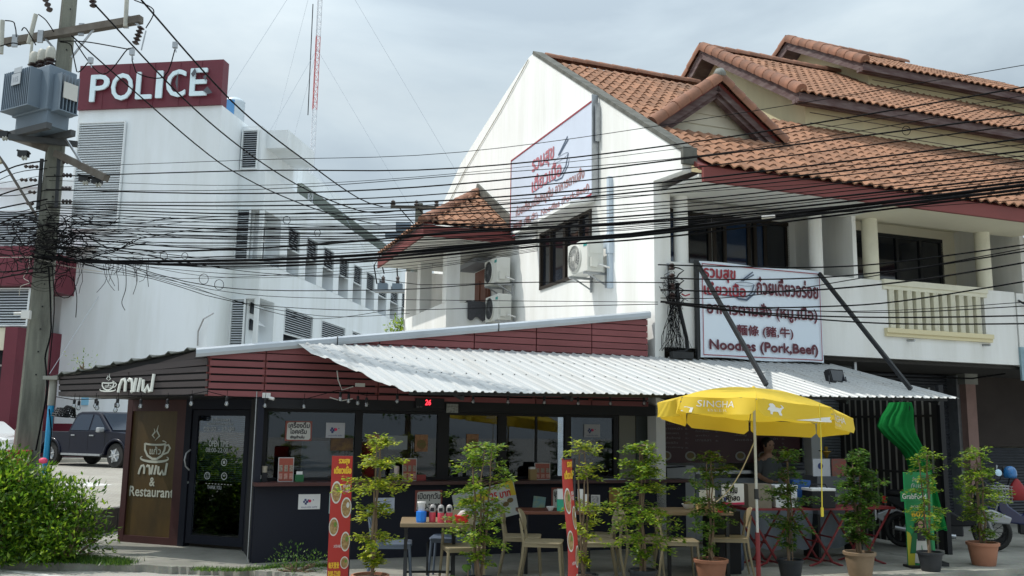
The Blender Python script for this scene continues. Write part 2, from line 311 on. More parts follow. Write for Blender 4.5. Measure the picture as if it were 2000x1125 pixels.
# rough broken edge of the apron
edge = []
for i in range(len(K)):
    a, b_ = K[i], K[(i + 1) % len(K)]
    n_ = 14 if i < 8 else 1
    for j in range(n_):
        p = a.lerp(b_, j / n_); 
        if n_ > 1: p = p + Vector((0, random.uniform(-.035, .035), 0))
        edge.append(p)
o = poly_slab(edge, -.088, 0, 'pavement', pave_m); tag(o, kind='structure')
# white edge line on the street
a_, b_ = gnd(-330, 1077, -.09), gnd(170, 1133, -.09); d_ = (b_ - a_).normalized(); n_ = Vector((-d_.y, d_.x, 0)) * .06
MBq = MB(); MBq.add([a_ - n_ + Vector((0, 0, .004)), b_ - n_ + Vector((0, 0, .004)), b_ + n_ + Vector((0, 0, .004)), a_ + n_ + Vector((0, 0, .004))], [(0, 1, 2, 3)])
tag(MBq.build('road_marking', mat('road_paint', (.62, .62, .6), .7, ns=14, amt=.7, col2=(.34, .33, .3))), kind='structure')
# raised lot behind
E1, E2 = gnd(165, 1001, .35), gnd(235, 992, .35); d_ = (E2 - E1).normalized()
far_l = E1 - d_ * 26; far_r = E1 + d_ * 5.2
lot = [far_l, far_r, Vector((-1.5, 26, 0)), Vector((-1.5, 120, 0)), Vector((-120, 120, 0)), Vector((-120, far_l.y, 0))]
tag(poly_slab(lot, -.08, .35, 'parking_lot', lot_m), kind='structure')
nb = Vector((d_.y, -d_.x, 0))
rw = MB()
for i in range(9):
    p = far_r - d_ * (1.5 * i + .01); q = far_r - d_ * (1.5 * (i + 1) - .01)
    if i == 0: first = (p, q)
    rw.add([p + nb * .1 + Vector((0, 0, z)) - Vector((0, 0, p.z)) for z in (0.0, .37)] + [q + nb * .1 + Vector((0, 0, z)) - Vector((0, 0, q.z)) for z in (.0, .37)] +
           [p - nb * .06 + Vector((0, 0, z)) - Vector((0, 0, p.z)) for z in (0.0, .37)] + [q - nb * .06 + Vector((0, 0, z)) - Vector((0, 0, q.z)) for z in (.0, .37)],
           [(0, 2, 3, 1), (1, 3, 7, 5), (4, 5, 7, 6), (0, 1, 5, 4), (2, 6, 7, 3)])
o = rw.build('retaining_wall', mat('dark_stained_concrete', (.07, .065, .06), .9, ns=3, amt=.6, col2=(.03, .03, .028), bump=.4))
tag(o, 'low dark stained concrete retaining wall edging the raised parking lot', 'wall')
# pavement arrow in the lot
def lotp(px, py): return gnd(px, py, .354)
ar = MB(); ar.add([lotp(112, 945), lotp(168, 944), lotp(168, 941), lotp(222, 947), lotp(172, 950.5), lotp(168, 948), lotp(112, 948.5)], [(0, 1, 2, 3, 4, 5, 6)])
tag(ar.build('arrow_marking', MC['road_paint']), kind='structure')
kb = MB(); p, q = gnd(-60, 906, .35), gnd(420, 899, .35); kb.beam(p + Vector((0, 0, .06)), q + Vector((0, 0, .06)), .2, .14)
tag(kb.build('kerb', mat('pale_kerb', (.5, .48, .42), .9, ns=3, amt=.3)), kind='structure')
# distant ground cover / hills are hidden by buildings; a low treeline closes the horizon
# =====================================================================  POLICE BUILDING
sP = ray(1255, 843); sP.z = 0; sP.normalize(); wP = Vector((sP.y, -sP.x, 0)); d_ = ray(393, 830); PO = CE + d_ * (38 / d_.y); PO.z = 0
def onf(px, py, o=0.0):
    P = hit(px, py, PO + sP * o, sP); q = P - PO; return Vector((q.dot(wP), q.dot(sP), P.z))
def ons(px, py, o=1.22):
    P = hit(px, py, PO + wP * o, wP); q = P - PO; return Vector((q.dot(wP), q.dot(sP), P.z))
PB = thing('police_building', 'white multi-storey building with louvred tower and maroon fascia behind the restaurant', 'building', PO, math.atan2(wP.y, wP.x))
b = MB().box(-6.75, 0, 0, 9, .2, 15.5); b.build('tower', police_wall, PB)
b = MB().box(0.0, 1.22, 2.1, 5, 11.35, 13.15).box(0, 1.22, 2.1, 2.3, 7.3, 9.0).box(0, 1.22, 2.11, 2.31, .2, 5.0).box(-.4, .5, 2.6, 44, .2, 11.4); b.build('wing_wall', police_wall, PB)
b = MB().box(.0, 1.22, 5.0, 44, 11.3, 13.15).box(.52, 1.22, 2.3, 44, 7.35, 9.02).box(.52, 1.22, 2.31, 44, .2, 5.0).box(-5, 0.9, 2.2, 44, 13.15, 13.2); b.build('spandrel', police_wall, PB)
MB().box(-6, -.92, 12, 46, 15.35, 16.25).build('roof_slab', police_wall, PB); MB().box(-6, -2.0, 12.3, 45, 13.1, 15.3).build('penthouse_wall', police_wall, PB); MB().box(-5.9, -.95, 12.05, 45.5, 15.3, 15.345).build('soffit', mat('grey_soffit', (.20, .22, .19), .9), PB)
b = MB().box(-.9, .98, 2.1, 6, 13.15, 15.25).box(.98, 2.0, 2.6, 6, 14.35, 15.2); b.build('stair_head', police_wall, PB)
fin_me = None
slat_w = mat('white_louvre', (.74, .78, .80), .6); recess = mat('recess_shade_paint', (.02, .025, .035), .9); far_win = mat('dark_far_pane', (.012, .018, .028), .35, spec=.35)
for s_ in (5.08, 7.54, 10.04, 12.64, 15.22, 17.76, 20.43, 23.25, 26.17, 29.2):
    MB().box(.5, 1.24, s_ - .9, s_ - .02, 9.02, 11.3).build('pilaster', police_wall, PB)
for s_ in (5.15, 10.22, 15.43, 20.6, 26):
    MB().box(.5, 1.24, s_ - 1.25, s_ - .02, 5.0, 7.35).build('pilaster', police_wall, PB)
MB().box(1.06, 1.23, 2.11, 2.29, 4.9, 11.4).build('pilaster', police_wall, PB)
def louvre(name, xa, xb, za, zb, n, fn, frame=.05, back=True, m=slat_w, tilt=.6, par=PB, d=.1, tk=.34):
    """slatted screen in the plane fn(x, z, depth)"""
    h = (zb - za) / n; sl_ = MB()
    for i in range(n):
        z = za + h * (i + .5); t = h * tk
        sl_.add([fn(x, z + t * sz * tilt + t * .35 * s2, sz * d * .35 + .02 * s2) for x in (xa, xb) for sz in (-1, 1) for s2 in (-1, 1)],
                [(0, 1, 3, 2), (4, 6, 7, 5), (0, 4, 5, 1), (2, 3, 7, 6), (0, 2, 6, 4), (1, 5, 7, 3)])
    o = sl_.build(name, m, par); o['kind'] = 'stuff'
    fr = MB()
    for (x0, x1, z0_, z1_) in ((xa - frame, xa, za - frame, zb + frame), (xb, xb + frame, za - frame, zb + frame), (xa, xb, za - frame, za), (xa, xb, zb, zb + frame)):
        fr.add([fn(x, z, dd) for x in (x0, x1) for z in (z0_, z1_) for dd in (-d * .6, d * .5)], [(0, 1, 3, 2), (4, 6, 7, 5), (0, 4, 5, 1), (2, 3, 7, 6), (0, 2, 6, 4), (1, 5, 7, 3)])
    fr.build('louvre_frame', m, par)
    if back: MB().add([fn(x, z, d * .62) for x, z in ((xa, za), (xb, za), (xb, zb), (xa, zb))], [(0, 1, 2, 3)]).build('louvre_shade', recess, par)  # dark sheet standing in for the shade behind the slats
FR = lambda x, z, d: Vector((x, -.1 + d, z))
louvre('louvre', -6.55, -4.42, 10.1, 14.85, 44, FR, tk=.50, tilt=.75)
SD = lambda x, z, d: Vector((1.2 - d, x, z))
ups = (5.08, 7.54, 10.04, 12.64, 15.22, 17.76, 20.43, 23.25, 26.17, 29.2)
for a, b2 in zip(ups[:-1], [x - .9 for x in ups[1:]]):
    louvre('louvre', a + .06, b2 - .06, 10.2, 11.25, 9, SD, back=True, frame=.04)
    MB().box(.52, .56, a + .25, b2 - .25, 9.02, 11.1).build('window', far_win, PB)
    MB().box(.55, .62, (a + b2) / 2 - .04, (a + b2) / 2 + .04, 9.02, 11.1).build('window_frame', white_pl, PB)
lo_ = (5.15, 10.22, 15.43, 20.6, 26)
for a, b2 in zip(lo_[:-1], [x - 1.25 for x in lo_[1:]]):
    louvre('louvre', a + .06, b2 - .06, 6.1, 7.3, 11, SD, back=True, frame=.05)
    MB().box(.52, .56, a + 1.2, b2 - .4, 5.0, 6.5).build('window', far_win, PB)
# openings of the near bay: louvre screen at the front, recess behind
FB = lambda x, z, d: Vector((x, 2.05 + d, z))
louvre('louvre', .06, .62, 9.05, 11.3, 22, FB, back=True)
louvre('louvre', .06, .62, 5.1, 7.25, 20, FB, back=True)
MB().box(.62, 1.0, 2.6, 2.7, 9.02, 11.32).build('recess_wall', police_wall, PB)
louvre('louvre', .12, .80, 13.25, 15.0, 17, lambda x, z, d: Vector((x, 2.02 + d, z)), back=True)
MB().box(.53, .57, 2.9, 3.9, 9.02, 10.9).build('window', far_win, PB); MB().box(.56, .62, 3.36, 3.42, 9.02, 10.9).box(.56, .62, 2.9, 3.9, 10.2, 10.26).build('window_frame', white_pl, PB)
for z in (6.0, 6.75):
    MB().box(.53, .57, 2.9, 3.7, z, z + .5).build('window', far_win, PB)
    MB().add([(.6, 2.9, z + .5), (.6, 3.7, z + .5), (.95, 3.7, z + .22), (.95, 2.9, z + .22)], [(0, 1, 2, 3)]).build('window_flap', slat_w, PB)
# left block with louvre and entrance
MB().box(-26, -6.75, .3, 10, .2, 12.3).build('left_block', police_wall, PB)
MB().box(-26, -6.75, .18, .3, 12.1, 12.4).build('parapet', police_wall, PB)
louvre('louvre', -12.5, -8.1, 9.45, 11.0, 15, lambda x, z, d: Vector((x, .2 + d, z)))
cano = MB().box(-26, -6.2, -3.0, .1, 7.15, 8.75).add([(-26, -3.0, 8.76), (-6.2, -3.0, 8.76), (-5.3, 0, 9.3), (-26, 0, 9.3)], [(0, 1, 2, 3)]); cano.build('entrance_canopy', maroon, PB)
louvre('louvre', -12.5, -6.4, 5.6, 7.05, 13, lambda x, z, d: Vector((x, -2.6 + d, z)), back=True)
MB().box(-7.15, -6.6, -2.8, 0, .3, 5.5).build('entrance_column', maroon, PB); MB().box(-10.3, -9.9, -2.8, -2.3, .3, 5.5).build('entrance_column', maroon, PB)
MB().box(-26, -7.15, -.25, -.2, .3, 5.5).build('window', far_win, PB)
wf = MB()
for z in (1.6, 2.9, 4.1): wf.box(-14, -7.16, -.32, -.24, z, z + .07)
for x in (-8.6, -9.7, -11.2): wf.box(x, x + .07, -.34, -.245, .3, 2.9)
wf.build('window_frame', white_pl, PB)
MB().box(-12, -7.2, -2.55, -2.3, 4.6, 5.5).build('transom_panel', beige_wall, PB)
MB().box(-6.75, .02, -.05, 0.0, .3, 1.72).build('plinth', maroon, PB)
MB().box(-5.4, -5.1, -.06, 0.0, 2.5, 2.95).build('notice', mat('sky_blue_sign', (.25, .55, .75), .6), PB)
cp = MB(); a = onf(414, 668, 1.4); cp.tube([(-.35 + 0, -.08, 5.0), (-.33, -.15, 5.6), (-.05, -.3, 6.1), (.35, -.25, 6.35)], .035, 6); cp.build('conduit', galv_m, PB)
# maroon rooftop sign, a thing of its own
PS = thing('police_sign', 'big maroon rooftop sign box with white POLICE letters, one letter peeling', 'sign', PO + Vector((0, 0, 15.5)), math.atan2(wP.y, wP.x))
MB().box(-6.79, 0, -.12, .42, 0, 2.06).build('sign_box', maroon, PS)
for x in (-5.6, -4.4, -3.2, -2.0, -1.0): MB().box(x, x + .02, -.135, -.12, 0, 2.05).build('panel_joint', mat('maroon_joint', (.12, .012, .025), .5), PS)
let_m = mat('white_sign_letter', (.72, .88, .95), .4, ns=1.5, amt=.1)
xs = [(178, 213), (219, 259), (267, 297), (306, 317), (326, 362), (372, 404)]
for ch, (xa, xb) in zip('POLICE', xs):
    mid = (xa + xb) / 2; zt = onf(mid, 147 - (mid - 196) * .066, -.25).z - 15.5; zb_ = onf(mid, 198 - (mid - 190) * .060, -.25).z - 15.5
    text(ch, onf(xa, 165, -.25).x, onf(xb, 165, -.25).x, zb_, zt, -.25, let_m, PS, bold=.02, depth=.07, name='letter')
for pts in ([(-1.35, 1.35), (-1.18, 1.62), (-1.1, 1.4), (-1.25, 1.2)], [(-.75, .55), (-.55, .75), (-.3, .45), (-.5, .4)], [(-.78, 1.2), (-.6, 1.35), (-.66, 1.0)], [(-2.05, 1.0), (-1.95, 1.5), (-1.93, .6)]):
    flat(pts, -.36, 'peeled_patch', mat('peeled_dark', (.09, .10, .12), .7), PS)
# rooftop water tank
WT = thing('water_tank', 'ribbed stainless rooftop water tank beside the maroon sign', 'water tank', PO + wP * -1.85 + sP * 5 + Vector((0, 0, 15.5)), 0)
pr = [(0, 0)]; 
for i in range(12): pr += [(.48, .1 + i * .17), (.51, .18 + i * .17)]
pr += [(.42, 2.15), (.2, 2.28), (0, 2.3)]
MB().lathe(pr, 20).build('tank_body', mat('stainless', (.62, .68, .72), .28, .8, ns=3, amt=.2), WT, smooth='all')
MB().box(-.3, .15, -.53, -.50, .9, 2.0).build('label_panel', mat('tank_blue', (.08, .25, .5), .4), WT)
# radio mast
ms_ = gx(583, 52, 0); MT = thing('radio_mast', 'tall red and white lattice radio mast with guy wires above the white roofs', 'antenna mast', ms_, .4)
hm = 34; mw = .16
mred = mat('mast_red', (.50, .14, .14), .6); mwh = mat('mast_white', (.60, .62, .66), .6)
for k in range(0, 7):
    z0_, z1_ = 2 + k * 4.6, 2 + (k + 1) * 4.6; red = k == 4
    q = MB(); c3 = [Vector((mw * math.cos(t), mw * math.sin(t), 0)) for t in (0, 2.09, 4.19)]
    for i in range(3):
        q.tube([c3[i] + Vector((0, 0, z0_)), c3[i] + Vector((0, 0, z1_))], .022, 4)
        nz_ = 10
        for j in range(nz_):
            za = z0_ + (z1_ - z0_) * j / nz_; zb_ = z0_ + (z1_ - z0_) * (j + 1) / nz_
            q.tube([c3[i] + Vector((0, 0, za)), c3[(i + 1) % 3] + Vector((0, 0, zb_))], .014, 3); q.tube([c3[i] + Vector((0, 0, zb_)), c3[(i + 1) % 3] + Vector((0, 0, zb_))], .012, 3)
    q.build('mast_section', mred if red else mwh, MT)
q = MB()
for zz, rr in ((17.2, 9), (24.2, 13), (31, 17)):
    for t in (-.3, 1.8, 3.9): q.tube([(0, 0, zz), (rr * math.cos(t), rr * math.sin(t), 3)], .012, 3)
q.build('guy_wire', mat('guy_wire_grey', (.5, .54, .6), .6), MT)
MB().tube([(-.35, 0, 20), (-.38, 0, 27)], .03, 5).tube([(-.35, 0, 28), (-.3, 0, 30.5)], .04, 5).build('aerial', steel_m, MT)
# =====================================================================  ROW HOUSES
SL = .655; EZ, EV = 5.64, -1.1          # eave of the long front roof
def rz(v): return EZ + SL * (v - EV)
# one curved clay tile: width along x, length up y, humped in z
TWD, TLN = .205, .335
def tile_pts(w=TWD, l=TLN, n=6):
    hump = [0, .030, .048, .040, .006, -.006, 0]
    xs_ = [w * t for t in (0, .14, .32, .52, .74, .88, 1.0)]
    v_, f_ = [], []
    for y, dz in ((-.02, .020), (l + .03, -.004)):
        for x, h in zip(xs_, hump): v_.append((x, y, h + dz))
    for x, h in zip(xs_, hump): v_.append((x, -.02, h + .02 - .024))
    n = 7
    for i in range(n - 1):
        f_.append((i, i + 1, n + i + 1, n + i)); f_.append((2 * n + i, 2 * n + i + 1, i + 1, i))
    return v_, f_
_tv, _tf = tile_pts()
tile_me = bpy.data.meshes.new('tile'); tile_me.from_pydata(_tv, [], _tf); tile_me.materials.append(tile_m); tile_me.polygons.foreach_set('use_smooth', [True] * len(tile_me.polygons)); tile_me.set_sharp_from_angle(angle=math.radians(50))
def roof_tiles(parent, o, x, y, ncol, nrow, keep, limit=300, flip=False, cell=(TWD, TLN)):
    """tiles over the plane o + x*i*w + y*j*l (x along the eave, y up the slope); keep(i, j, centre) tells which are there"""
    x = x.normalized(); y = y.normalized(); z = x.cross(y).normalized(); allp = []
    camL = parent.matrix_world.inverted() @ CE
    for j in range(nrow):
        for i in range(ncol):
            p = o + x * (i * cell[0]) + y * (j * cell[1]); c = p + x * cell[0] / 2 + y * cell[1] / 2
            if keep(c): allp.append(((c - camL).length, p))
    allp.sort(key=lambda t: t[0])
    for k, (dist, p) in enumerate(allp[:limit]):
        jx = random.uniform(-.006, .006); tw = random.uniform(-.02, .02); R = Matrix((x, y, z)).transposed().to_4x4() @ Matrix.Rotation(tw, 4, 'Z')
        share('tile', tile_me, parent, Matrix.Translation(p + x * jx + z * random.uniform(0, .008)) @ R)
    rest = allp[limit:]
    if rest:
        q = MB()
        for dist, p in rest:
            p = p + z * random.uniform(0, .008) + x * random.uniform(-.006, .006)
            q.add([p + x * a + y * b_ + z * c for a, b_, c in _tv], _tf)
        ob = q.build('roof_tiles', tile_m, parent, smooth=False, fix=False); ob['kind'] = 'stuff'; ob.data.polygons.foreach_set('use_smooth', [True] * len(ob.data.polygons)); ob.data.set_sharp_from_angle(angle=math.radians(50))
cap_pr = []
def cap_row(parent, p, q, up, r=.11, l=.31, name='ridge_tile', both=True):
    """half-round clay caps lapped along p -> q"""
    p = Vector(p); q = Vector(q); d = (q - p).normalized(); n = max(1, round((q - p).length / l)); l = (q - p).length / n
    sd = d.cross(up).normalized(); upn = sd.cross(d).normalized()
    key = ('cap', round(r, 3), round(l, 3))
    me = MC.get(key)
    if me is None:
        vs_, fs = [], []
        for yy, k in ((0, 1.0), (.03, 1.06), (l + .035, .93)):
            for i in range(8):
                t = math.pi * (-.08 + 1.16 * i / 7); vs_.append((r * k * math.cos(t), yy, r * k * math.sin(t)))
        for a in range(2):
            for i in range(7): fs.append((a * 8 + i, a * 8 + i + 1, a * 8 + 8 + i + 1, a * 8 + 8 + i))
        fs.append(tuple(range(8)))
        me = bpy.data.meshes.new('ridge_tile'); me.from_pydata(vs_, [], fs); me.materials.append(cap_m); me.polygons.foreach_set('use_smooth', [True] * len(me.polygons)); me.set_sharp_from_angle(angle=math.radians(50)); MC[key] = me
    R = Matrix((-sd, d, upn)).transposed().to_4x4()
    for i in range(n):
        share(name, me, parent, Matrix.Translation(p + d * l * i + upn * random.uniform(-.006, .006)) @ R @ Matrix.Rotation(random.uniform(-.03, .03), 4, 'Y'))
bpy.context.view_layer.update()
H1 = S_thing('townhouse', 'white gabled end house with orange tiled roof and balcony above the noodle shop', 'house')
bpy.context.view_layer.update()
# gable wall (plane u = 0) with a window hole
GW = lambda v, z, d: Vector((d, v, z))
outer = [(0, 0), (0, 5.62), (-.85, 5.56), (-.86, 5.90), (5.02, 9.74), (5.3, 9.76), (6.65, 9.47), (8.62, 9.01), (10.04, 8.65), (12.33, 7.61), (12.33, 0)]
hole = [(2.2, 4.5), (4.56, 4.5), (4.56, 5.66), (2.2, 5.66)]
MB().prism([outer, hole], GW, 0, .16).build('gable_wall', white_wall, H1)
# coping, moss-darkened, on the right-hand slope and on the ridge end
MB().beam((.10, -.86, 5.895), (.10, 5.05, 9.765), .24, .07, up=Vector((1, 0, 0)).cross(Vector((0, .836, .549)))).build('coping', coping_m, H1)
MB().box(-.02, .22, -.92, -.85, 5.66, 5.92).build('coping_end', coping_m, H1)
MB().tube([(-.02, 5.3, 9.7), (-.02, 7.0, 9.1), (-.02, 9.6, 8.35), (-.02, 11.5, 7.6)], .012, 4).build('wall_cable', mat('pale_cable', (.55, .55, .5), .7), H1)
# gable window with projecting canopy
MB().box(.03, .07, 2.2, 4.56, 4.5, 5.66).build('window', dark_glass, H1)
wf = MB()
for v0, v1 in ((2.2, 2.27), (2.66, 2.71), (3.3, 3.4), (4.0, 4.05), (4.49, 4.56)): wf.box(-.03, .06, v0, v1, 4.5, 5.66)
wf.box(-.032, .062, 2.2, 4.56, 4.5, 4.56).box(-.032, .062, 2.2, 4.56, 5.6, 5.66)
wf.build('window_frame', mat('bronze_frame', (.045, .035, .028), .45, .5), H1)
MB().add([(-.02, 2.05, 5.84), (-.02, 4.85, 5.84), (-.5, 4.85, 5.72), (-.5, 2.05, 5.72), (-.02, 2.05, 5.76), (-.02, 4.85, 5.76), (-.5, 4.85, 5.66), (-.5, 2.05, 5.66)],
         [(0, 1, 2, 3), (4, 7, 6, 5), (0, 3, 7, 4), (1, 5, 6, 2), (2, 6, 7, 3), (0, 4, 5, 1)]).build('window_canopy', white_wall, H1)
# front: lower solid, balcony parapet, slab, columns, partition
def facade(H, u0, u1, hole_=None, zt=4.35, wall=white_wall):
    f = lambda x, z, d: Vector((x, d, z)); lp = [[(u0, 3.0), (u1, 3.0), (u1, zt), (u0, zt)]]
    if hole_: lp.append(hole_)
    MB().prism(lp, f, 0, .12).build('balcony_wall', wall, H)
    MB().box(u0, u1, .12, 1.55, 3.0, 3.12).build('balcony_slab', wall, H)
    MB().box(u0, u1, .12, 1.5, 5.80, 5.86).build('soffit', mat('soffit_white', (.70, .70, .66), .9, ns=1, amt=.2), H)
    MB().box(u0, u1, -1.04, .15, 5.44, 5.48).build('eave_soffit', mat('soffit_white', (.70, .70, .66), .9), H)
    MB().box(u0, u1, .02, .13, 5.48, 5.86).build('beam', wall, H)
facade(H1, .161, 3.97)
MB().box(.161, .30, .01, .14, 4.35, 5.48).build('corner_pier', white_wall, H1)
for u_ in (.56, 3.21): MB().lathe([(.115, 4.35), (.115, 5.46)], 20, (u_, .12, 0)).build('column', white_wall, H1, smooth=True)
back_f = lambda x, z, d: Vector((x, 1.5 + d, z))
def back_wall(H, u0, u1, holes, wall):
    MB().prism([[(u0, 3.12), (u1, 3.12), (u1, 5.8), (u0, 5.8)]] + [[(a, c), (b_, c), (b_, e_), (a, e_)] for a, b_, c, e_ in holes], back_f, 0, .12).build('rear_wall', wall, H)
back_wall(H1, .161, 3.97, [(.3, 1.36, 3.2, 5.63), (1.55, 3.72, 3.2, 5.61)], white_wall)
def panes(H, u0, u1, z0_, z1_, cuts, mats, fm, v=1.53):
    e_ = [u0] + cuts + [u1]
    for i in range(len(e_) - 1): MB().box(e_[i] + .03, e_[i + 1] - .03, v, v + .02, z0_ + .05, z1_ - .05).build('window_pane', mats[i % len(mats)], H)
    q = MB()
    for x in e_: q.box(x - .035, x + .035, v - .03, v + .04, z0_, z1_)
    for z in (z0_ + .03, z1_ - .03): q.box(u0 - .03, u1 + .03, v - .032, v + .042, z - .035, z + .035)
    q.build('window_frame', fm, H)
brz = MC['bronze_frame']
panes(H1, .3, 1.36, 3.2, 5.63, [], [blue_glass], brz)
panes(H1, 1.55, 3.72, 3.2, 5.61, [2.02, 2.12, 2.34, 2.86, 3.0, 3.22], [dark_glass, white_pl, dark_glass, blue_glass, dark_glass, blue_glass, dark_glass], brz)
# fascia + roof deck
MB().box(.2, 4.1, -1.12, -1.06, 5.36, 5.585).build('fascia_board', fascia_red, H1)
MB().add([(.165, -1.05, rz(-1.05) - .13), (4.1, -1.05, rz(-1.05) - .13), (4.1, 5.1, rz(5.1) - .13), (.165, 5.1, rz(5.1) - .13), (.165, -1.05, rz(-1.05) - .05), (4.1, -1.05, rz(-1.05) - .05), (4.1, 5.1, rz(5.1) - .05), (.165, 5.1, rz(5.1) - .05)],
         [(0, 3, 2, 1), (4, 5, 6, 7), (0, 1, 5, 4), (1, 2, 6, 5), (2, 3, 7, 6), (3, 0, 4, 7)]).build('roof_deck', fascia_red, H1)
MB().add([(.165, 5.1, rz(5.1) - .06), (4.1, 5.1, rz(5.1) - .06), (4.1, 12.3, 6.9), (.165, 12.3, 6.9)], [(0, 1, 2, 3)]).build('rear_roof_slope', tile_m, H1)
MB().box(.18, 4.0, 2.5, 12.3, 0, 5.5).build('house_body', white_wall, H1)
up_s = Vector((0, 1, SL)).normalized(); xe = Vector((1, 0, 0))
# dormer
DU, DV, DH, DA = 1.63, .55, 1.27, 7.73; DB = 6.80        # centre, face v, half width, apex z, foot z
ds = (DA - DB) / DH
def in_dormer(c):
    if c.y < DV - .02: return False
    top = DA - ds * abs(c.x - DU); return rz(c.y) < top - .05
allr = lambda c: c.x > .24 and c.y < 5.06 and not in_dormer(c)
L1 = (5.05 - EV) / up_s.y
roof_tiles(H1, Vector((.30, -1.15, rz(-1.15) + .0)), xe, up_s, 19, int(L1 / TLN), lambda c: allr(c) and c.x < 4.15, 300)
cap_row(H1, (.28, 5.08, rz(5.08) + .03), (4.15, 5.08, rz(5.08) + .03), Vector((0, 0, 1)), .10, .33)
# dormer geometry
yb = lambda z: EV + (z - EZ) / SL
q = MB(); yd = DV + .32
q.add([(DU - DH + .12, yd, DB + .1), (DU + DH - .12, yd, DB + .1), (DU, yd, DA - .02), (DU - DH + .12, yd + .6, DB + .3), (DU + DH - .12, yd + .6, DB + .3)], [(0, 1, 2)])
q.build('dormer_wall', mat('dormer_board', (.62, .58, .46), .8, ns=2, amt=.2), H1, fix=False)
for k in range(5):
    z = DB + .02 + k * .2; hw = (DA - z - .26) / ds
    if hw > .1: MB().box(DU - hw, DU + hw, yd - .02, yd, z, z + .175).build('dormer_plank', MC['dormer_board'], H1)
for sg in (-1, 1):
    a = Vector((DU + sg * DH, DV, DB)); c = Vector((DU, DV, DA)); y0_ = yb(DB); 
    bk = Vector((DU, yb(DA), DA))
    # roof panel: triangle between apex front, foot front, and the valley back to the main roof
    q = MB(); th = Vector((0, 0, -.07)); tri = [a, c, bk]
    q.add(tri + [p + th for p in tri], [(0, 1, 2), (3, 5, 4), (0, 3, 4, 1), (1, 4, 5, 2), (2, 5, 3, 0)]); q.build('dormer_deck', fascia_red, H1)
    sl_d = (c - a).normalized(); nrm = 10; xdir = Vector((0, -1, 0)) if sg < 0 else Vector((0, 1, 0))
    orig = a + (Vector((0, 3.2, 0)) if sg < 0 else Vector((0, -.0, 0)))
    orig = orig - sl_d * .1
    roof_tiles(H1, orig, xdir, sl_d, 15, 5, lambda c_, sg=sg: c_.y > DV and rz(c_.y) < DA - ds * abs(c_.x - DU) + .07 and abs(c_.x - DU) < DH + .05, 40)
    cap_row(H1, a + Vector((sg * .06, -.02, -.01)), c + Vector((0, -.02, .05)), Vector((sg * .5, -.5, 1)), .115, .30)
    # barge board
    bd = MB(); n_ = Vector((0, 0, 1)); p0 = a + Vector((0, .03, -.1)); p1 = c + Vector((0, .03, -.1)); bd.beam(p0, p1, .05, .17, up=Vector((sg * .6, 0, .8))); bd.build('barge_board', old_wood, H1)
    bd = MB(); bd.beam(p0 + Vector((-sg * .04, .1, -.1)), p1 + Vector((0, .1, -.12)), .12, .10, up=Vector((sg * .6, 0, .8))); bd.build('barge_board', old_wood, H1)
cap_row(H1, (DU, DV - .03, DA + .06), bk + Vector((0, 0, .06)), Vector((0, 0, 1)), .10, .30)
MB().lathe([(.0, -.03), (.1, -.02), (.11, .05), (.07, .12), (0, .14)], 10, (DU, DV - .04, DA + .08)).build('finial', mat('grey_mortar', (.25, .26, .24), .9, ns=9, amt=.6), H1, smooth='all')
# ---- porch at the back left with its small hipped roof
PC = lambda a, b_, c: Vector((a, b_, c))
MB().box(-1.23, .0, 7.0, 7.14, 2.9, 4.5).box(-1.23, -1.09, 7.14, 10.75, 2.9, 4.5).box(-1.2, 0, 7.15, 10.7, 2.9, 3.0).build('porch_parapet', white_wall, H1)
MB().box(-1.24, -.93, 6.99, 7.3, 4.5, 5.75).build('porch_column', white_wall, H1); MB().box(-1.24, -.95, 9.2, 9.5, 4.5, 5.75).build('porch_column', white_wall, H1)
MB().box(-1.23, 0, 10.6, 10.75, 2.9, 5.75).build('porch_back_wall', white_wall, H1)
MB().box(-.5, -.06, 7.9, 8.8, 4.5, 4.52).build('porch_ledge', white_wall, H1)
MB().box(-.08, -.02, 7.5, 8.45, 3.0, 5.45).build('panel_door', mat('brown_door', (.20, .07, .04), .5, ns=3, amt=.4, stretch=(4, 4, .5)), H1)
for z in (3.4, 4.05, 4.7):
    for v0 in (7.6, 8.05): MB().box(-.1, -.08, v0, v0 + .32, z, z + .5).build('door_panel', MC['brown_door'], H1)
MB().box(-.45, -.02, 7.3, 8.7, 5.5, 5.62).build('door_canopy', mat('grey_canopy', (.25, .26, .28), .7), H1)
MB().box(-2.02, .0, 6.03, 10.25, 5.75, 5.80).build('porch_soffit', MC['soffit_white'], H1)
MB().box(-2.08, .0, 6.0, 6.05, 5.73, 5.97).build('fascia_board', fascia_red, H1); MB().box(-2.08, -2.03, 6.05, 10.3, 5.73, 5.97).build('fascia_board', fascia_red, H1)
ph = onu(935, 380, -.02); apx = Vector((-.02, ph.y, ph.z)); c0 = Vector((-2.12, 5.95, 5.98))
fr_ = Vector((-.02, 5.95, 5.98)); lf = Vector((-2.12, 10.3, 5.98)); apb = Vector((-.02, 10.3, ph.z))
MB().add([c0, fr_, apx, lf, apb], [(0, 1, 2), (0, 2, 4, 3)]).build('porch_roof_deck', fascia_red, H1)
def tri_keep(A, B, C, n):
    def f(c):
        def sd(p, q, r): return ((q - p).cross(r - p)).dot(n)
        return sd(A, B, c) > -.04 and sd(B, C, c) > -.04 and sd(C, A, c) > -.04
    return f
yv = (apx - fr_).normalized(); nn = Vector((1, 0, 0)).cross(yv)
roof_tiles(H1, c0 + Vector((0, 0, .03)) - yv * .02, Vector((1, 0, 0)), yv, 11, 12, tri_keep(c0, fr_, apx, nn), 110)
xv2 = Vector((0, -1, 0)); t_ = c0 + xv2 * (-(apx.y - 5.95)); yv2 = (Vector((apx.x, apx.y, apx.z)) - Vector((-2.12, apx.y, 5.98))).normalized(); n2 = xv2.cross(yv2)
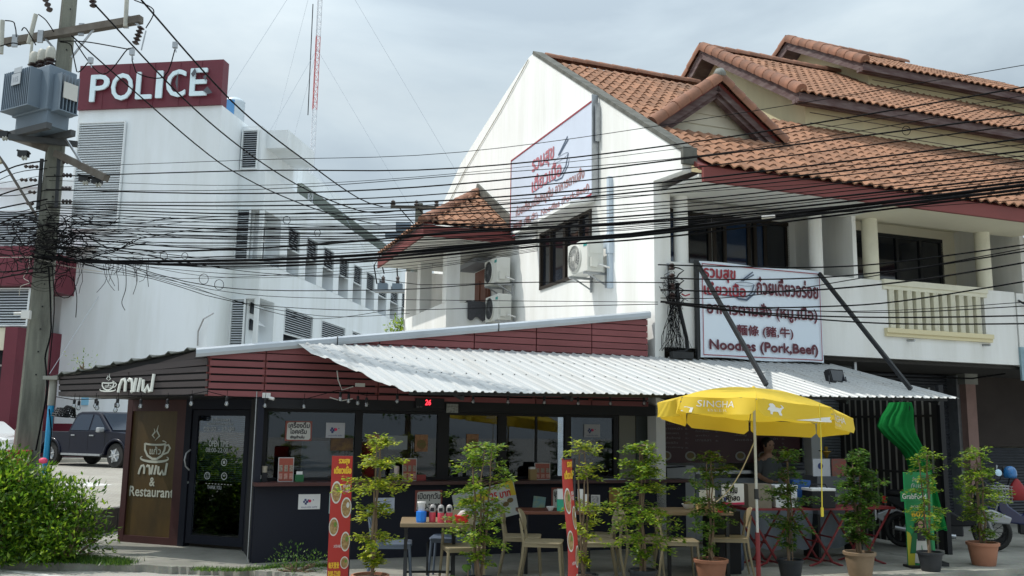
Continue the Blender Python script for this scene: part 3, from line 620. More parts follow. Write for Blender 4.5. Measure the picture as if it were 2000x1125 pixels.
roof_tiles(H1, lf + Vector((0, 0, .03)), xv2, yv2, 21, 9, lambda c: (c.y > 5.95 + (c.x + 2.12) / 2.1 * (apx.y - 5.95) - .05), 150)
cap_row(H1, c0 + Vector((0, 0, .06)), apx + Vector((-.03, 0, .06)), Vector((0, 0, 1)), .11, .30)
MB().beam(apx + Vector((.0, .1, .2)), fr_ + Vector((-.0, -.1, .1)), .08, .2).build('flashing_parapet', coping_m, H1)
# grey mat hanging over the porch parapet
MT2 = S_thing('floor_mat', 'grey ribbed mat draped over the white porch parapet', 'mat', -.75, 6.99, 4.5)
q = MB(); 
for i in range(9):
    for (y, z) in ((.2, .03), (.0, .05), (-.04, -.02), (-.05, -.36 - .05 * math.sin(i * 1.3))): q.v.append(Vector((i * .06, y, z + .01 * (i % 2))))
for i in range(8):
    for j in range(3): q.f.append((i * 4 + j, i * 4 + j + 1, i * 4 + 5 + j, i * 4 + 4 + j))
q.build('mat_cloth', mat('grey_mat', (.09, .09, .10), .9, ns=30, amt=.6, stretch=(4, 1, 1)), MT2)
# =============== cream house
H2 = S_thing('townhouse', 'cream terraced house with white balcony, slatted railing and two stepped upper roofs', 'house', 0, 0, 0)
bpy.context.view_layer.update()
rail_hole = [(4.60, 3.5), (6.85, 3.5), (6.85, 4.351), (4.60, 4.351)]
f_ = lambda x, z, d: Vector((x, d, z))
MB().prism([[(3.97, 3.0), (7.62, 3.0), (7.62, 4.35), (6.85, 4.35), (6.85, 3.5), (4.6, 3.5), (4.6, 4.35), (3.97, 4.35)]], f_, 0, .12).build('balcony_wall', white_wall, H2)
MB().box(3.97, 7.9, .12, 1.55, 3.0, 3.12).build('balcony_slab', white_wall, H2)
MB().box(3.97, 7.9, .13, 1.5, 5.80, 5.86).build('soffit', beige_wall, H2); MB().box(3.97, 7.9, -1.04, .15, 5.44, 5.48).build('eave_soffit', beige_wall, H2); MB().box(3.97, 7.9, .02, .13, 5.48, 5.86).build('beam', beige_wall, H2)
creamp = mat('cream_concrete', (.78, .76, .62), .8, ns=3, amt=.25, col2=(.4, .38, .3))
MB().box(4.5, 6.9, -.06, .14, 4.27, 4.37).box(4.5, 6.9, -.03, .13, 4.2, 4.27).build('rail_top', creamp, H2)
MB().box(4.5, 6.95, -.08, .14, 3.44, 3.52).box(4.5, 6.95, -.05, .13, 3.38, 3.44).build('rail_base', mat('yellow_cream', (.74, .66, .42), .8), H2)
for i in range(11):
    u_ = 4.63 + i * .2; q = MB(); q.add([(u_, -.02, 3.52), (u_ + .055, -.06, 3.52), (u_ + .11, -.02, 3.52), (u_ + .11, .12, 3.52), (u_, .12, 3.52)] + [(u_, -.02, 4.2), (u_ + .055, -.06, 4.2), (u_ + .11, -.02, 4.2), (u_ + .11, .12, 4.2), (u_, .12, 4.2)],
        [(0, 1, 6, 5), (1, 2, 7, 6), (2, 3, 8, 7), (3, 4, 9, 8), (4, 0, 5, 9), (4, 3, 2, 1, 0), (5, 6, 7, 8, 9)]); q.build('baluster', creamp, H2)
for u_ in (5.0, 6.75): MB().cyl((u_, .0, 3.33), (u_ + .02, -.14, 3.32), .022, 8).build('drain_spout', galv_m, H2)
for u_ in (4.39, 7.03): MB().lathe([(.135, 4.35), (.135, 5.46)], 20, (u_, .12, 0)).build('column', creamp, H2, smooth=True)
MB().box(3.90, 3.985, .0, 1.5, 4.35, 5.8).build('partition', white_wall, H2); MB().box(7.85, 7.95, .0, 1.5, 3.0, 5.8).build('partition', white_wall, H2)
back_wall(H2, 3.985, 7.9, [(4.15, 5.1, 3.2, 5.62), (5.25, 7.5, 3.2, 5.62)], beige_wall)
panes(H2, 4.15, 5.1, 3.2, 5.62, [4.6], [dark_glass], steel_m); panes(H2, 5.25, 7.5, 3.2, 5.62, [5.8, 6.35, 6.95], [dark_glass], steel_m)
MB().box(4.1, 12.5, -1.12, -1.06, 5.36, 5.585).build('fascia_board', fascia_red, H2)
MB().add([(4.1, -1.05, rz(-1.05) - .05), (12.5, -1.05, rz(-1.05) - .05), (12.5, 2.6, rz(2.6) - .05), (4.1, 2.6, rz(2.6) - .05), (4.1, -1.05, rz(-1.05) - .13), (12.5, -1.05, rz(-1.05) - .13), (12.5, 2.6, rz(2.6) - .13), (4.1, 2.6, rz(2.6) - .13)],
         [(0, 1, 2, 3), (4, 7, 6, 5), (0, 4, 5, 1), (1, 5, 6, 2), (2, 6, 7, 3), (3, 7, 4, 0)]).build('roof_deck', fascia_red, H2)
roof_tiles(H2, Vector((.30 + 19 * TWD, -1.15, rz(-1.15))), xe, up_s, 42, 13, lambda c: c.y < 2.42 or c.x < 4.95, 300)
MB().box(4.0, 12.5, 2.5, 12, 0, 5.5).build('house_body', beige_wall, H2)
# upper storeys: gable walls facing left, front walls under the eaves
def upper(H, uw, ur, vf, zf, ve, ze, vr, zr, vb, u_end, rows, limit, walls):
    """uw wall plane, ur rake plane, vf front wall, zf its foot; eave (ve, ze), ridge (vr, zr)"""
    sl_ = (zr - ze) / (vr - ve); y = Vector((0, 1, sl_)).normalized()
    zt = lambda v: ze + sl_ * (v - ve) - .16 if v < vr else zr - sl_ * (v - vr) - .16
    vb2 = 2 * vr - ve
    MB().prism([[(vf, zf), (vf, zt(vf)), (vr, zt(vr)), (vb, zt(vb)), (vb, zf)]], lambda v, z, d: Vector((d, v, z)), uw, uw + .12).build('gable_wall', cream_wall if walls is None else walls, H)
    MB().box(uw + .12, u_end, vf, vf + .12, zf - .4, zt(vf)).build('front_wall', cream_wall, H)
    for k in range(4):
        z = zf + (zt(vf) - zf) * (k + .5) / 4
        MB().box(uw + .12, u_end, vf - .012, vf, z - .008, z + .004).build('board_joint', old_wood, H) if k < 3 else None
    a, b_ = Vector((ur, ve, ze)), Vector((ur, vr, zr)); X = Vector((u_end - ur, 0, 0)); t = Vector((0, 0, -.09)); t0 = Vector((0, 0, -.02))
    MB().add([a + t0, b_ + t0, b_ + X + t0, a + X + t0, a + t, b_ + t, b_ + X + t, a + X + t], [(0, 1, 2, 3), (4, 7, 6, 5), (0, 4, 5, 1), (1, 5, 6, 2), (2, 6, 7, 3), (3, 7, 4, 0)]).build('roof_deck', old_wood, H)
    bk_ = Vector((ur, vb2, ze)); MB().add([b_ + t0, bk_ + t0, bk_ + X + t0, b_ + X + t0, b_ + t, bk_ + t, bk_ + X + t, b_ + X + t], [(0, 1, 2, 3), (4, 7, 6, 5), (0, 4, 5, 1), (1, 5, 6, 2), (2, 6, 7, 3), (3, 7, 4, 0)]).build('roof_deck', old_wood, H)
    up_ = y.cross(Vector((-1, 0, 0))); 
    MB().beam(a + Vector((.03, .02, -.13)), b_ + Vector((.03, 0, -.13)), .05, .20, up=Vector((0, -sl_, 1))).build('barge_board', old_wood, H)
    MB().beam(bk_ + Vector((.03, .02, -.13)), b_ + Vector((.03, 0, -.13)), .05, .20, up=Vector((0, sl_, 1))).build('barge_board', old_wood, H)
    MB().beam(a + Vector((0, .02, -.12)), a + X + Vector((0, .02, -.12)), .05, .16).build('fascia_board', old_wood, H)
    MB().beam(a + Vector((0, .16, -.15)), a + X + Vector((0, .16, -.15)), .1, .10).build('fascia_board', old_wood, H)
    n_c = int((u_end - ur) / TWD)
    roof_tiles(H, a + y * -.05, xe, y, n_c, rows, lambda c: True, limit)
    cap_row(H, a + Vector((.05, -.03, .03)), b_ + Vector((.05, 0, .05)), Vector((-.4, -sl_, 1)), .13, .31)
    cap_row(H, bk_ + Vector((.05, 0, .05)), b_ + Vector((.05, 0, .07)), Vector((-.4, sl_, 1)), .13, .31)
    cap_row(H, b_ + Vector((.0, 0, .05)), b_ + X * .55 + Vector((.0, 0, .05)), Vector((0, 0, 1)), .11, .33)
upper(H2, 4.95, 4.48, 2.37, 7.7, 1.97, 8.48, 5.42, 10.76, 8.2, 13.5, 12, 260, None)
upper(H2, 8.56, 8.0, 4.40, 9.8, 3.96, 10.45, 6.7, 12.1, 9.0, 15.5, 9, 160, None)
# ground floor frontage behind: roller shutters, pillars, dark ceiling
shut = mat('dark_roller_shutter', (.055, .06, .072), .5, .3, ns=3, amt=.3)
H3 = None
MB().box(.2, 13, .1, 2.4, 2.93, 2.99).build('canopy_ceiling', mat('dark_grey_ceiling', (.04, .038, .036), .9), H2)  # ceiling sheet in one dark grey
def shutter(H, u0, u1, z0_, z1_, v, pitch=.06, m=shut):
    q = MB(); n = int((z1_ - z0_) / pitch); cur = z0_
    for i in range(n):
        z = z0_ + i * pitch; q.add([(u0, v, z), (u1, v, z), (u1, v - .018, z + pitch * .5), (u0, v - .018, z + pitch * .5), (u1, v, z + pitch), (u0, v, z + pitch)], [(0, 1, 2, 3), (3, 2, 4, 5)])
    o = q.build('roller_shutter', m, H, fix=False); o['kind'] = 'stuff'
shutter(H2, 3.5, 7.8, .03, 2.95, 1.85); shutter(H2, 8.2, 12.4, .03, 1.5, 2.1)
MB().box(8.2, 12.4, 2.05, 2.1, 1.5, 2.95).build('upper_panel', mat('dark_brown_panel', (.045, .034, .030), .85, ns=1, amt=.4), H2)  # dark brown mottled panel above the shutter
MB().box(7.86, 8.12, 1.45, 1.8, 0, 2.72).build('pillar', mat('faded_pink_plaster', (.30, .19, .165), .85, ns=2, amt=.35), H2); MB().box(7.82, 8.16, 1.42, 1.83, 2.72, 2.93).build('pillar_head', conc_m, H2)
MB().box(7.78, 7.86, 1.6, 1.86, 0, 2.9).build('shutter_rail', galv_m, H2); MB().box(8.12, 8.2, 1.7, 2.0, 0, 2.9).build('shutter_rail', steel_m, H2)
MB().tube([(3.4, .9, 2.80), (5.2, .7, 2.74), (7.0, .5, 2.76), (7.6, .3, 2.86)], .015, 5).build('hanging_cable', blk_cable, H2)
MB().box(4.0, 4.05, .2, .26, 2.75, 2.99).build('hanger', galv_m, H2)
# neighbour to the right, only its edge shows
H3 = S_thing('townhouse', 'next terraced house at the right edge with air conditioner on its balcony', 'house', 0, 0, 0)
MB().box(7.95, 12.5, .25, .4, 3.0, 4.2).build('balcony_wall', white_wall, H3); MB().box(7.95, 12.5, 1.6, 1.72, 3.0, 5.8).build('rear_wall', dark_in, H3); MB().box(7.95, 12.5, .4, 1.6, 3.0, 3.1).build('balcony_slab', white_wall, H3)
MB().lathe([(.14, 4.2), (.14, 5.5)], 18, (8.35, .4, 0)).build('column', creamp, H3, smooth=True)
MB().tube([(7.68, -.02, 4.2), (8.1, -.25, 3.9)], .018, 6).build('bracket_rod', steel_m, H3)
MB().box(7.66, 7.95, 0, .5, 2.98, 4.34).build('end_pier', white_wall, H3)
bp_ = MB(); 
for i in range(4): bp_.box(7.62 + i * .1, 7.71 + i * .1, -.04 + .01 * (i % 2), 0.0, 2.72, 3.33)
bp_.build('sheet_flap', mat('pale_blue_sheet', (.28, .42, .48), .6, ns=4, amt=.4), H3)
# =====================================================================  NOODLE SHOP (long lean-to)
NS = S_thing('noodle_shop', 'dark restaurant front with long counter, red slatted parapet and window band', 'restaurant')
MB().box(-5.83, .5, 0, .2, 0, .955).build('counter_wall', navy_m, NS)
MB().box(-5.86, .56, -.13, .3, .955, 1.0).build('counter_top', mat('dark_red_counter', (.07, .022, .02), .35, ns=4, amt=.4), NS)
MB().box(-5.86, -5.78, -.02, .3, 1.0, 2.08).build('post', navy_m, NS); MB().tube([(-5.885, -.02, .02), (-5.885, -.02, 2.15)], .007, 6).build('conduit', galv_m, NS)
MB().box(-5.85, .5, .0, .33, 1.94, 2.10).build('lintel', black_m, NS)
sv = [(-5.78, -5.7), (-4.53, -4.43), (-3.36, -3.19), (-2.45, -2.32), (-1.39, -1.29), (-.58, -.5)]
for a, b_ in sv: MB().box(a, b_, .27, .34, 1.0, 1.94).build('window_frame', black_m, NS)
MB().box(-5.7, -.5, .272, .338, 1.90, 1.94).box(-5.7, -.5, .272, .338, 1.0, 1.04).build('window_frame', black_m, NS)
for (a, b_), (c, d__) in zip(sv[:-1], sv[1:]): MB().box(b_, c, .30, .306, 1.04, 1.90).build('window_pane', win_glass, NS)
MB().box(-1.86, -1.83, .285, .325, 1.04, 1.9).build('window_frame', black_m, NS)
MB().box(-5.22, -4.72, .40, .41, 1.0, 1.52).build('frosted_panel', mat('frosted_panel', (.30, .36, .38), .5, ns=2, amt=.3), NS)
MB().box(-.48, -.2, .28, .36, 1.0, 2.0).build('post', mat('olive_grey_panel', (.20, .20, .17), .7), NS); MB().box(-.2, .02, .26, .4, 1.0, 2.1).build('post', mat('dark_green_frame', (.02, .03, .03), .5), NS)
# room: floor, back wall, ends, ceiling
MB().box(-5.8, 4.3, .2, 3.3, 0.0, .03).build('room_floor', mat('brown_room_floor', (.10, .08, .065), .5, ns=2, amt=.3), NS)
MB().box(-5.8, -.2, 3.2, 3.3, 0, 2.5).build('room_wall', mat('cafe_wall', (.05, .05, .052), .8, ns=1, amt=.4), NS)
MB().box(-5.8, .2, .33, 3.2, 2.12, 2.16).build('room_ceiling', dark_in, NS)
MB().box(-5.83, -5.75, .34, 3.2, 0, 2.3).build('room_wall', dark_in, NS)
# things in the room that read through the panes
MB().box(-.2, 3.45, .95, 1.05, 1.22, 2.45).build('menu_backboard', dark_in, NS)
# parapet planks (red), clipped under the sloping capping
ztop = lambda u_: 2.575 + (u_ + 6.55) * (3.43 - 2.575) / 6.42
seams = [-6.49, onv(517, 740).x, -4.3, onv(926, 650).x, onv(1047, 640).x, onv(1155, 650).x, -.13]
MB().prism([[(-6.48, 2.085), (-.13, 2.085), (-.13, ztop(-.13)), (-6.48, ztop(-6.48) - .02)]], f_, .04, .08).build('parapet_back', black_m, NS)
k = 0; z = 2.08
while z < 3.42:
    for a, b_ in zip(seams[:-1], seams[1:]):
        a += .008; b_ -= .008; z1 = z + (.070 if z < 2.55 else .083)
        if ztop(b_) < z + .015: continue
        pts = []
        if ztop(a) >= z1: pts = [(a, z), (b_, z), (b_, z1), (a, z1)]
        else:
            ua = a if ztop(a) > z else -6.55 + (z - 2.575) / ((3.43 - 2.575) / 6.42); 
            u1 = -6.55 + (z1 - 2.575) / ((3.43 - 2.575) / 6.42)
            pts = [(max(a, ua), z), (b_, z)]
            if u1 < b_: pts += [(b_, z1), (u1, z1)]
            else: pts += [(b_, ztop(b_))]
            if ztop(a) > z: pts += [(a, ztop(a))]
        dv = random.uniform(-.004, .004)
        try: MB().prism([pts], f_, -.015 + dv, .025 + dv).build('plank', plank_red, NS)
        except Exception as ex: print('plank', ex)
    z += .095
for s_ in seams[:-1]: MB().box(s_ - .03, s_ + .03, .026, .045, 2.08, min(ztop(s_), 3.4)).build('batten', fascia_red, NS)
g0, g1 = Vector((-6.66, -.01, 2.62)), Vector((-.10, -.01, 3.485))
q = MB(); 
for (y, dz) in ((.06, -.055), (-.035, -.06), (-.05, -.02), (-.045, .03), (-.01, .055), (.1, .065), (.16, .03)): q.v += [g0 + Vector((0, y, dz)), g1 + Vector((0, y, dz))]
for i in range(6): q.f.append((2 * i, 2 * i + 1, 2 * i + 3, 2 * i + 2))
q.build('capping', gutter_m, NS, fix=False)
for t in (.27, .62): 
    p = g0.lerp(g1, t); MB().box(p.x, p.x + .012, -.064, .02, p.z - .06, p.z + .05).build('capping_joint', steel_m, NS)
# lean-to roof behind the parapet
MB().add([(-6.6, .1, 2.6), (-.16, .1, 3.42), (-.16, 3.3, 3.1), (-6.6, 3.3, 2.5), (-6.6, .1, 2.57), (-.16, .1, 3.39), (-.16, 3.3, 3.07), (-6.6, 3.3, 2.47)], [(0, 1, 2, 3), (4, 7, 6, 5), (0, 4, 5, 1), (2, 6, 7, 3), (0, 3, 7, 4)]).build('lean_to_roof', sheet_m, NS)
# ---------------- white corrugated awning
AW = S_thing('corrugated_awning', 'long white corrugated metal awning with torn left end over the tables', 'awning')
ub0, ub1, uf0, uf1 = -5.41, 3.35, -4.98, 3.72; zb0, zb1, zf0, zf1 = 2.80, 2.84, 2.10, 2.235; VB, VF = -.02, -2.2
def awp(s, t, h=0.0):
    a = Vector((ub0 + (ub1 - ub0) * s, VB, zb0 + (zb1 - zb0) * s)); c = Vector((uf0 + (uf1 - uf0) * s, VF, zf0 + (zf1 - zf0) * s))
    return a.lerp(c, t) + Vector((0, .0, h))
NR = 54
tear = [.26, .46, .80, 1.0, 1.0, 1.0, 1.0, 1.0, 1.0, 1.0, 1.0]
prof = [(0, 0), (.12, 0), (.30, .004), (.40, 0), (.60, 0), (.67, .015), (.76, .020), (.85, .015), (.92, 0)]
per_sheet = 5; r = 0
while r < NR:
    r1 = min(NR, r + per_sheet); q = MB(); ss = []
    for i in range(r, r1):
        for (x, h) in prof: ss.append(((i + x) / NR, h))
    ss.append((r1 / NR + .0008, 0))
    nt_ = 9; wav = random.uniform(0, 6)
    for (s, h) in ss:
        te = 1.0
        kk_ = s * NR
        if kk_ < 3: te = tear[min(9, int(kk_))] + (tear[min(9, int(kk_) + 1)] - tear[min(9, int(kk_))]) * (kk_ % 1) * .8
        te += .003 * math.sin(s * 90)
        for j in range(nt_ + 1):
            t = te * j / nt_; q.v.append(awp(s, t, h + .003 * (r // per_sheet % 2)))
    for i in range(len(ss) - 1):
        for j in range(nt_): a = i * (nt_ + 1) + j; q.f.append((a, a + nt_ + 1, a + nt_ + 2, a + 1))
    o = q.build('metal_sheet', sheet_m, AW, fix=False)
    sm = o.modifiers.new('solid', 'SOLIDIFY'); sm.thickness = .003; sm.offset = -1
    r = r1
# purlins and rafters underneath
for t in (.35, .93):
    MB().beam(awp(.07 if t > .8 else .05, t, -.045), awp(.995, t, -.045), .04, .06).build('purlin', steel_m, AW)
for s in (.14, .3, .46, .62, .78, .97): MB().beam(awp(s, .02, -.09), awp(s, .96, -.09), .04, .05).build('rafter', steel_m, AW)
q = MB()
for i in range(int(NR)):
    for t in (.3, .62):
        if i > 5: p = awp((i + .2) / NR, t, .004); q.box(p.x - .007, p.x + .007, p.y - .007, p.y + .007, p.z, p.z + .012)
o = q.build('screw_head', mat('screw_grey', (.10, .10, .10), .6), AW); o['kind'] = 'stuff'
MB().box(1.15, 1.42, -.9, -.62, 2.56, 2.60).build('vent_patch', mat('grey_patch', (.3, .3, .3), .7), AW)
# struts of the front banner
BN = S_thing('shop_banner', 'large pale banner board with Noodles (Pork,Beef) lettering on the balcony front', 'banner', 0, 0, 0)
bv = -.12
tl, tr_, bl, br = onv(1366, 510, bv), onv(1600, 531, bv), onv(1368, 697, bv), onv(1611, 710, bv)
bx0, bx1, bz0, bz1 = (tl.x + bl.x) / 2, (tr_.x + br.x) / 2, (bl.z + br.z) / 2, (tl.z + tr_.z) / 2
ban_m = mat('banner_vinyl', (.74, .83, .93), .5, ns=1.6, amt=.12, col2=(.62, .70, .82))
q = MB(); nx, nz2 = 24, 14
for i in range(nx + 1):
    for j in range(nz2 + 1):
        s, t = i / nx, j / nz2; q.v.append(Vector((bx0 + (bx1 - bx0) * s, bv + .012 * noise.noise(Vector((s * 5 + t * 2, t * 1.5, 1.3))), bz0 + (bz1 - bz0) * t + (.012 * math.sin(s * 9) if j in (0, nz2) else 0))))
for i in range(nx):
    for j in range(nz2): a = i * (nz2 + 1) + j; q.f.append((a, a + nz2 + 1, a + nz2 + 2, a + 1))
q.build('banner_sheet', ban_m, BN, smooth='all', fix=False)
fr = MB(); fr.box(bx0 - .05, bx0 - .0, bv + .01, bv + .08, bz0 - .12, bz1 + .02).box(bx1 - .05, bx1, bv + .02, bv + .08, bz0, bz1).box(bx0, bx1, bv + .02, bv + .07, bz1 - .06, bz1 - .01).box(bx0, bx1, bv + .02, bv + .07, bz0 + .02, bz0 + .07).box(bx0, bx1, bv + .02, bv + .07, (bz0 + bz1) / 2, (bz0 + bz1) / 2 + .04)
fr.build('banner_frame', steel_m, BN)
yy = bv - .022
bd = MB(); w_ = .014; i_ = .035
for (a, b_, c, d__) in ((bx0 + i_, bx1 - i_, bz1 - i_ - w_, bz1 - i_), (bx0 + i_, bx1 - i_, bz0 + i_, bz0 + i_ + w_), (bx0 + i_, bx0 + i_ + w_, bz0 + i_, bz1 - i_), (bx1 - i_ - w_, bx1 - i_, bz0 + i_, bz1 - i_)): bd.add([(a, yy, c), (b_, yy, c), (b_, yy, d__), (a, yy, d__)], [(0, 1, 2, 3)])
bd.build('printed_border', ink_red, BN)
Bx = lambda f: bx0 + (bx1 - bx0) * f; Bz = lambda f: bz0 + (bz1 - bz0) * f
shadow_ink = mat('slate_ink', (.07, .10, .16), .6)
def double(body, a, b_, c, d__, par, y, m1=ink_red, m2=shadow_ink, o=.012, **k):
    text(body, a + o, b_ + o, c - o, d__ - o, y + .002, m2, par, **k); return text(body, a, b_, c, d__, y, m1, par, **k)
def noodle_logo(par, x0, x1, z0_, z1_, y, bold=.008):
    """two-line shop name over a bowl outline with chopsticks"""
    w, h = x1 - x0, z1_ - z0_; X = lambda f: x0 + w * f; Z = lambda f: z0_ + h * f
    band([(X(.62), Z(.46)), (X(.66), Z(.16)), (X(.74), Z(.02)), (X(.84), Z(.02)), (X(.94), Z(.18)), (X(1.0), Z(.5))], .02 * w / .9, y, 'bowl_outline', shadow_ink, par)
    band(arc(X(.81), Z(.5), .19 * w, .07 * h, 0, 360, 24), .008, y, 'bowl_outline', shadow_ink, par)
    band([(X(.0), Z(.06)), (X(.06), Z(-.01)), (X(.3), Z(.02)), (X(.62), Z(-.01)), (X(.68), Z(-.08)), (X(.84), Z(-.11)), (X(1.0), Z(.16)), (X(1.03), Z(.36))], .03 * w, y + .001, 'logo_shadow', shadow_ink, par, ws=[.01, .02, .02, .025, .03, .035, .03, .01])
    for k in (0, 1): band([(X(.74 + .03 * k), Z(.62)), (X(.98 + .02 * k), Z(1.0 - .1 * k))], .022 * w, y, 'chopstick', shadow_ink, par)
    text('รวมสุข', X(.0), X(.62), Z(.50), Z(1.0), y - .002, ink_red, par, bold=bold); text('เตี๋ยวเนื้อ', X(.0), X(.82), Z(.0), Z(.48), y - .002, ink_red, par, bold=bold)
noodle_logo(BN, Bx(.03), Bx(.43), Bz(.655), Bz(.93), yy)
dk = mat('maroon_black_ink', (.10, .02, .035), .6)
double('ก๋วยเตี๋ยวอร่อย', Bx(.45), Bx(.965), Bz(.70), Bz(.885), BN, yy, dk, ink_red, o=.006, bold=.005)
double('อาหารตามสั่ง (หมู,เนื้อ)', Bx(.05), Bx(.95), Bz(.42), Bz(.60), BN, yy, dk, ink_red, o=.006, bold=.005)
double('麵條 (豬,牛)', Bx(.28), Bx(.74), Bz(.235), Bz(.36), BN, yy, dk, ink_red, o=.005, bold=.003)
double('Noodles (Pork,Beef)', Bx(.065), Bx(.945), Bz(.06), Bz(.19), BN, yy, dk, ink_red, o=.005, bold=.006)
for (pa, pb) in (((1362, 512), (1497, 752)), ((1600, 532), (1779, 760))):
    a = onv(*pa, bv - .03); s_t = 1.87; c = onv(*pb, -s_t)
    MB().beam(a + Vector((0, 0, -.02)), c, .045, .06).build('strut', steel_m, BN)
# gable sign
GS = thing('gable_sign', 'slanted looking pale sign board with bowl and chopsticks on the white gable wall', 'sign', W(-.08, 6.05, 5.86), TH - math.pi / 2)
gw, gh = 4.12, 1.76     # local x runs from the back towards the street
gm = mat('gable_sign_vinyl', (.62, .68, .80), .5, ns=1, amt=.12)
MB().box(0, gw, -.02, .05, 0, gh).build('sign_panel', gm, GS)
bd = MB(); 
for (a, b_, c, d__) in ((0, gw, gh - .03, gh), (0, gw, 0, .03), (0, .025, 0, gh), (gw - .035, gw, 0, gh)): bd.box(a, b_, -.03, -.018, c, d__)
bd.build('sign_edge', ink_red, GS)
MB().box(gw + .005, gw + .03, -.06, .06, -.02, gh + .08).build('sign_post', galv_m, GS); MB().box(gw + .07, gw + .10, -.02, .06, .95, gh * .93).build('sign_post', galv_m, GS)
ys = -.026; fade = mat('faded_red_ink', (.46, .16, .19), .6); fade2 = mat('faded_brown_ink', (.36, .20, .20), .6)
_r = ink_red; ink_red = fade
noodle_logo(GS, 1.25, 3.05, .72, 1.40, ys, bold=.014); ink_red = _r
text('ก๋วยเตี๋ยวเนื้อ/หมูตุ๋น อาหารตามสั่ง', .35, 3.75, .34, .62, ys, fade2, GS, bold=.008); text('麵條 (豬,牛)  Noodles (Pork,Beef)', .2, 3.95, .08, .27, ys, fade2, GS, bold=.006)
# ---------------- cafe wing: panel + door wall and dark fascia
A2, B2 = gnd(490, 1077, .0), gnd(232, 1057, .0)
xW = (A2 - B2).normalized(); thW = math.atan2(xW.y, xW.x); yW = Vector((-xW.y, xW.x, 0))
def onw(px, py, o=0.0):
    P = hit(px, py, B2 + yW * o, yW); q = P - B2; return Vector((q.dot(xW), q.dot(yW), P.z))
CW = thing('cafe_corner', 'cafe corner with dark plank fascia, brown logo panel and dark glass door', 'cafe', B2, thW)
LW = (A2 - B2).length
print('cafe wall length', LW, 'angle', math.degrees(thW))
p0, p1 = onw(256, 802), onw(352, 802); pb = onw(255, 1050); zp0, zp1 = pb.z, (p0.z + p1.z) / 2; xp0, xp1 = onw(240, 1050).x + .03, onw(347, 1058).x
xA, xB = .10, onw(341, 930).x; zA, zB = .10, onw(300, 803).z
mred2 = mat('maroon_wood_frame', (.060, .018, .018), .55, ns=3, amt=.3)
xF = onw(358, 930).x
MB().box(0, xA, -.03, .10, 0, 2.3).box(xB, xF, -.03, .10, 0, 2.3).box(xA, xB, -.028, .10, 0, zA).box(xA, xB, -.028, .10, zB, 2.3).build('panel_frame', mred2, CW)
MB().box(xA, xB, 0, .03, zA, zB).build('logo_panel', mat('brown_stained_board', (.10, .060, .016), .5, ns=1.3, amt=.7, col2=(.035, .022, .009), stretch=(2, 1, .8)), CW)
cream_i = mat('cream_ink', (.55, .56, .48), .6)
def cup_logo(par, cx, cz, w, h, y, m, th=1.0):
    """steaming cup on a saucer with the cafe's name in it"""
    s = w / 1.0; P = lambda a, b_: (cx + a * w, cz + b_ * h)
    band([P(-.33, .18), P(-.32, -.05), P(-.22, -.25), P(-.05, -.36), P(.10, -.36), P(.26, -.24), P(.34, -.04), P(.36, .18)], .045 * s * th, y, 'cup_line', m, par)
    band([P(.02 + .345 * math.cos(math.radians(a)), .18 + .05 * math.sin(math.radians(a))) for a in range(180, 361, 12)], .035 * s * th, y, 'cup_line', m, par)
    band([P(.02 + .36 * math.cos(math.radians(a)), .2 + .10 * math.sin(math.radians(a))) for a in range(0, 60, 10)], .02 * s * th, y, 'cup_line', m, par)
    band([P(.35, .1), P(.46, .14), P(.52, .03), P(.46, -.12), P(.30, -.2)], .06 * s * th, y, 'cup_handle', m, par, ws=[.04 * s, .05 * s, .06 * s, .05 * s, .04 * s])
    band([P(.02 + .47 * math.cos(math.radians(a)), -.34 + .12 * math.sin(math.radians(a))) for a in range(150, 391, 12)], .05 * s * th, y, 'saucer', m, par, ws=[(.015 + .05 * math.sin(math.pi * i / 20)) * s for i in range(21)])
    band([P(-.02, .36), P(-.1, .46), P(-.02, .58), P(-.06, .70)], .03 * s, y, 'steam', m, par, ws=[.02 * s, .05 * s, .05 * s, .01 * s])
    band([P(.0, .28), P(.14, .44), P(.04, .62), P(.08, .82)], .03 * s, y, 'steam', m, par, ws=[.01 * s, .05 * s, .05 * s, .008 * s])
    text('แก้ว', cx - .15 * w, cx + .22 * w, cz - .2 * h, cz + .07 * h, y, m, par, bold=.004 * s)
gm_ = lambda px, py: onw(px, py)
c0_ = gm_(302, 876); wlogo = gm_(331, 876).x - gm_(273, 876).x
cup_logo(CW, c0_.x, c0_.z, wlogo, (gm_(300, 830).z - gm_(300, 900).z) / 1.25, -.004, cream_i, th=1.35)
def rounded_word(par, x0, x1, z0_, z1_, y, m, depth=0.0, lw=.1):
    """the hand-lettered Thai word for coffee, in round-ended strokes"""
    w, h = x1 - x0, z1_ - z0_; X = lambda f: x0 + w * f; Z = lambda f: z0_ + h * f; t = h * lw * 2
    st = [[(.02, .04), (.05, .4), (.10, .68), (.17, .72), (.21, .55), (.21, .08)], [(.28, .62), (.31, .72), (.37, .68), (.40, .5), (.41, .1), (.38, .06)],
          [(.50, .78), (.46, .06)], [(.62, .78), (.57, .06)], [(.70, .70), (.70, .12), (.76, .06), (.83, .38), (.88, .08), (.94, .1), (.96, .6), (.98, .98)]]
    for s_ in st:
        pts = [Vector((X(a), y, Z(b_))) for a, b_ in s_]
        q = MB(); q.tube(pts, t / 2, 8); q.v = [Vector((p.x, y + (p.y - y) * (depth if depth else .006) / t, p.z)) for p in q.v]
        q.build('letter', m, par)
a_, b_ = gm_(270, 927), gm_(328, 905); rounded_word(CW, a_.x, b_.x, a_.z, gm_(300, 903).z, -.006, cream_i, lw=.11)
a_, b_ = gm_(292, 949), gm_(303, 933); text('&', a_.x, b_.x, a_.z, b_.z, -.004, cream_i, CW, bold=.004)
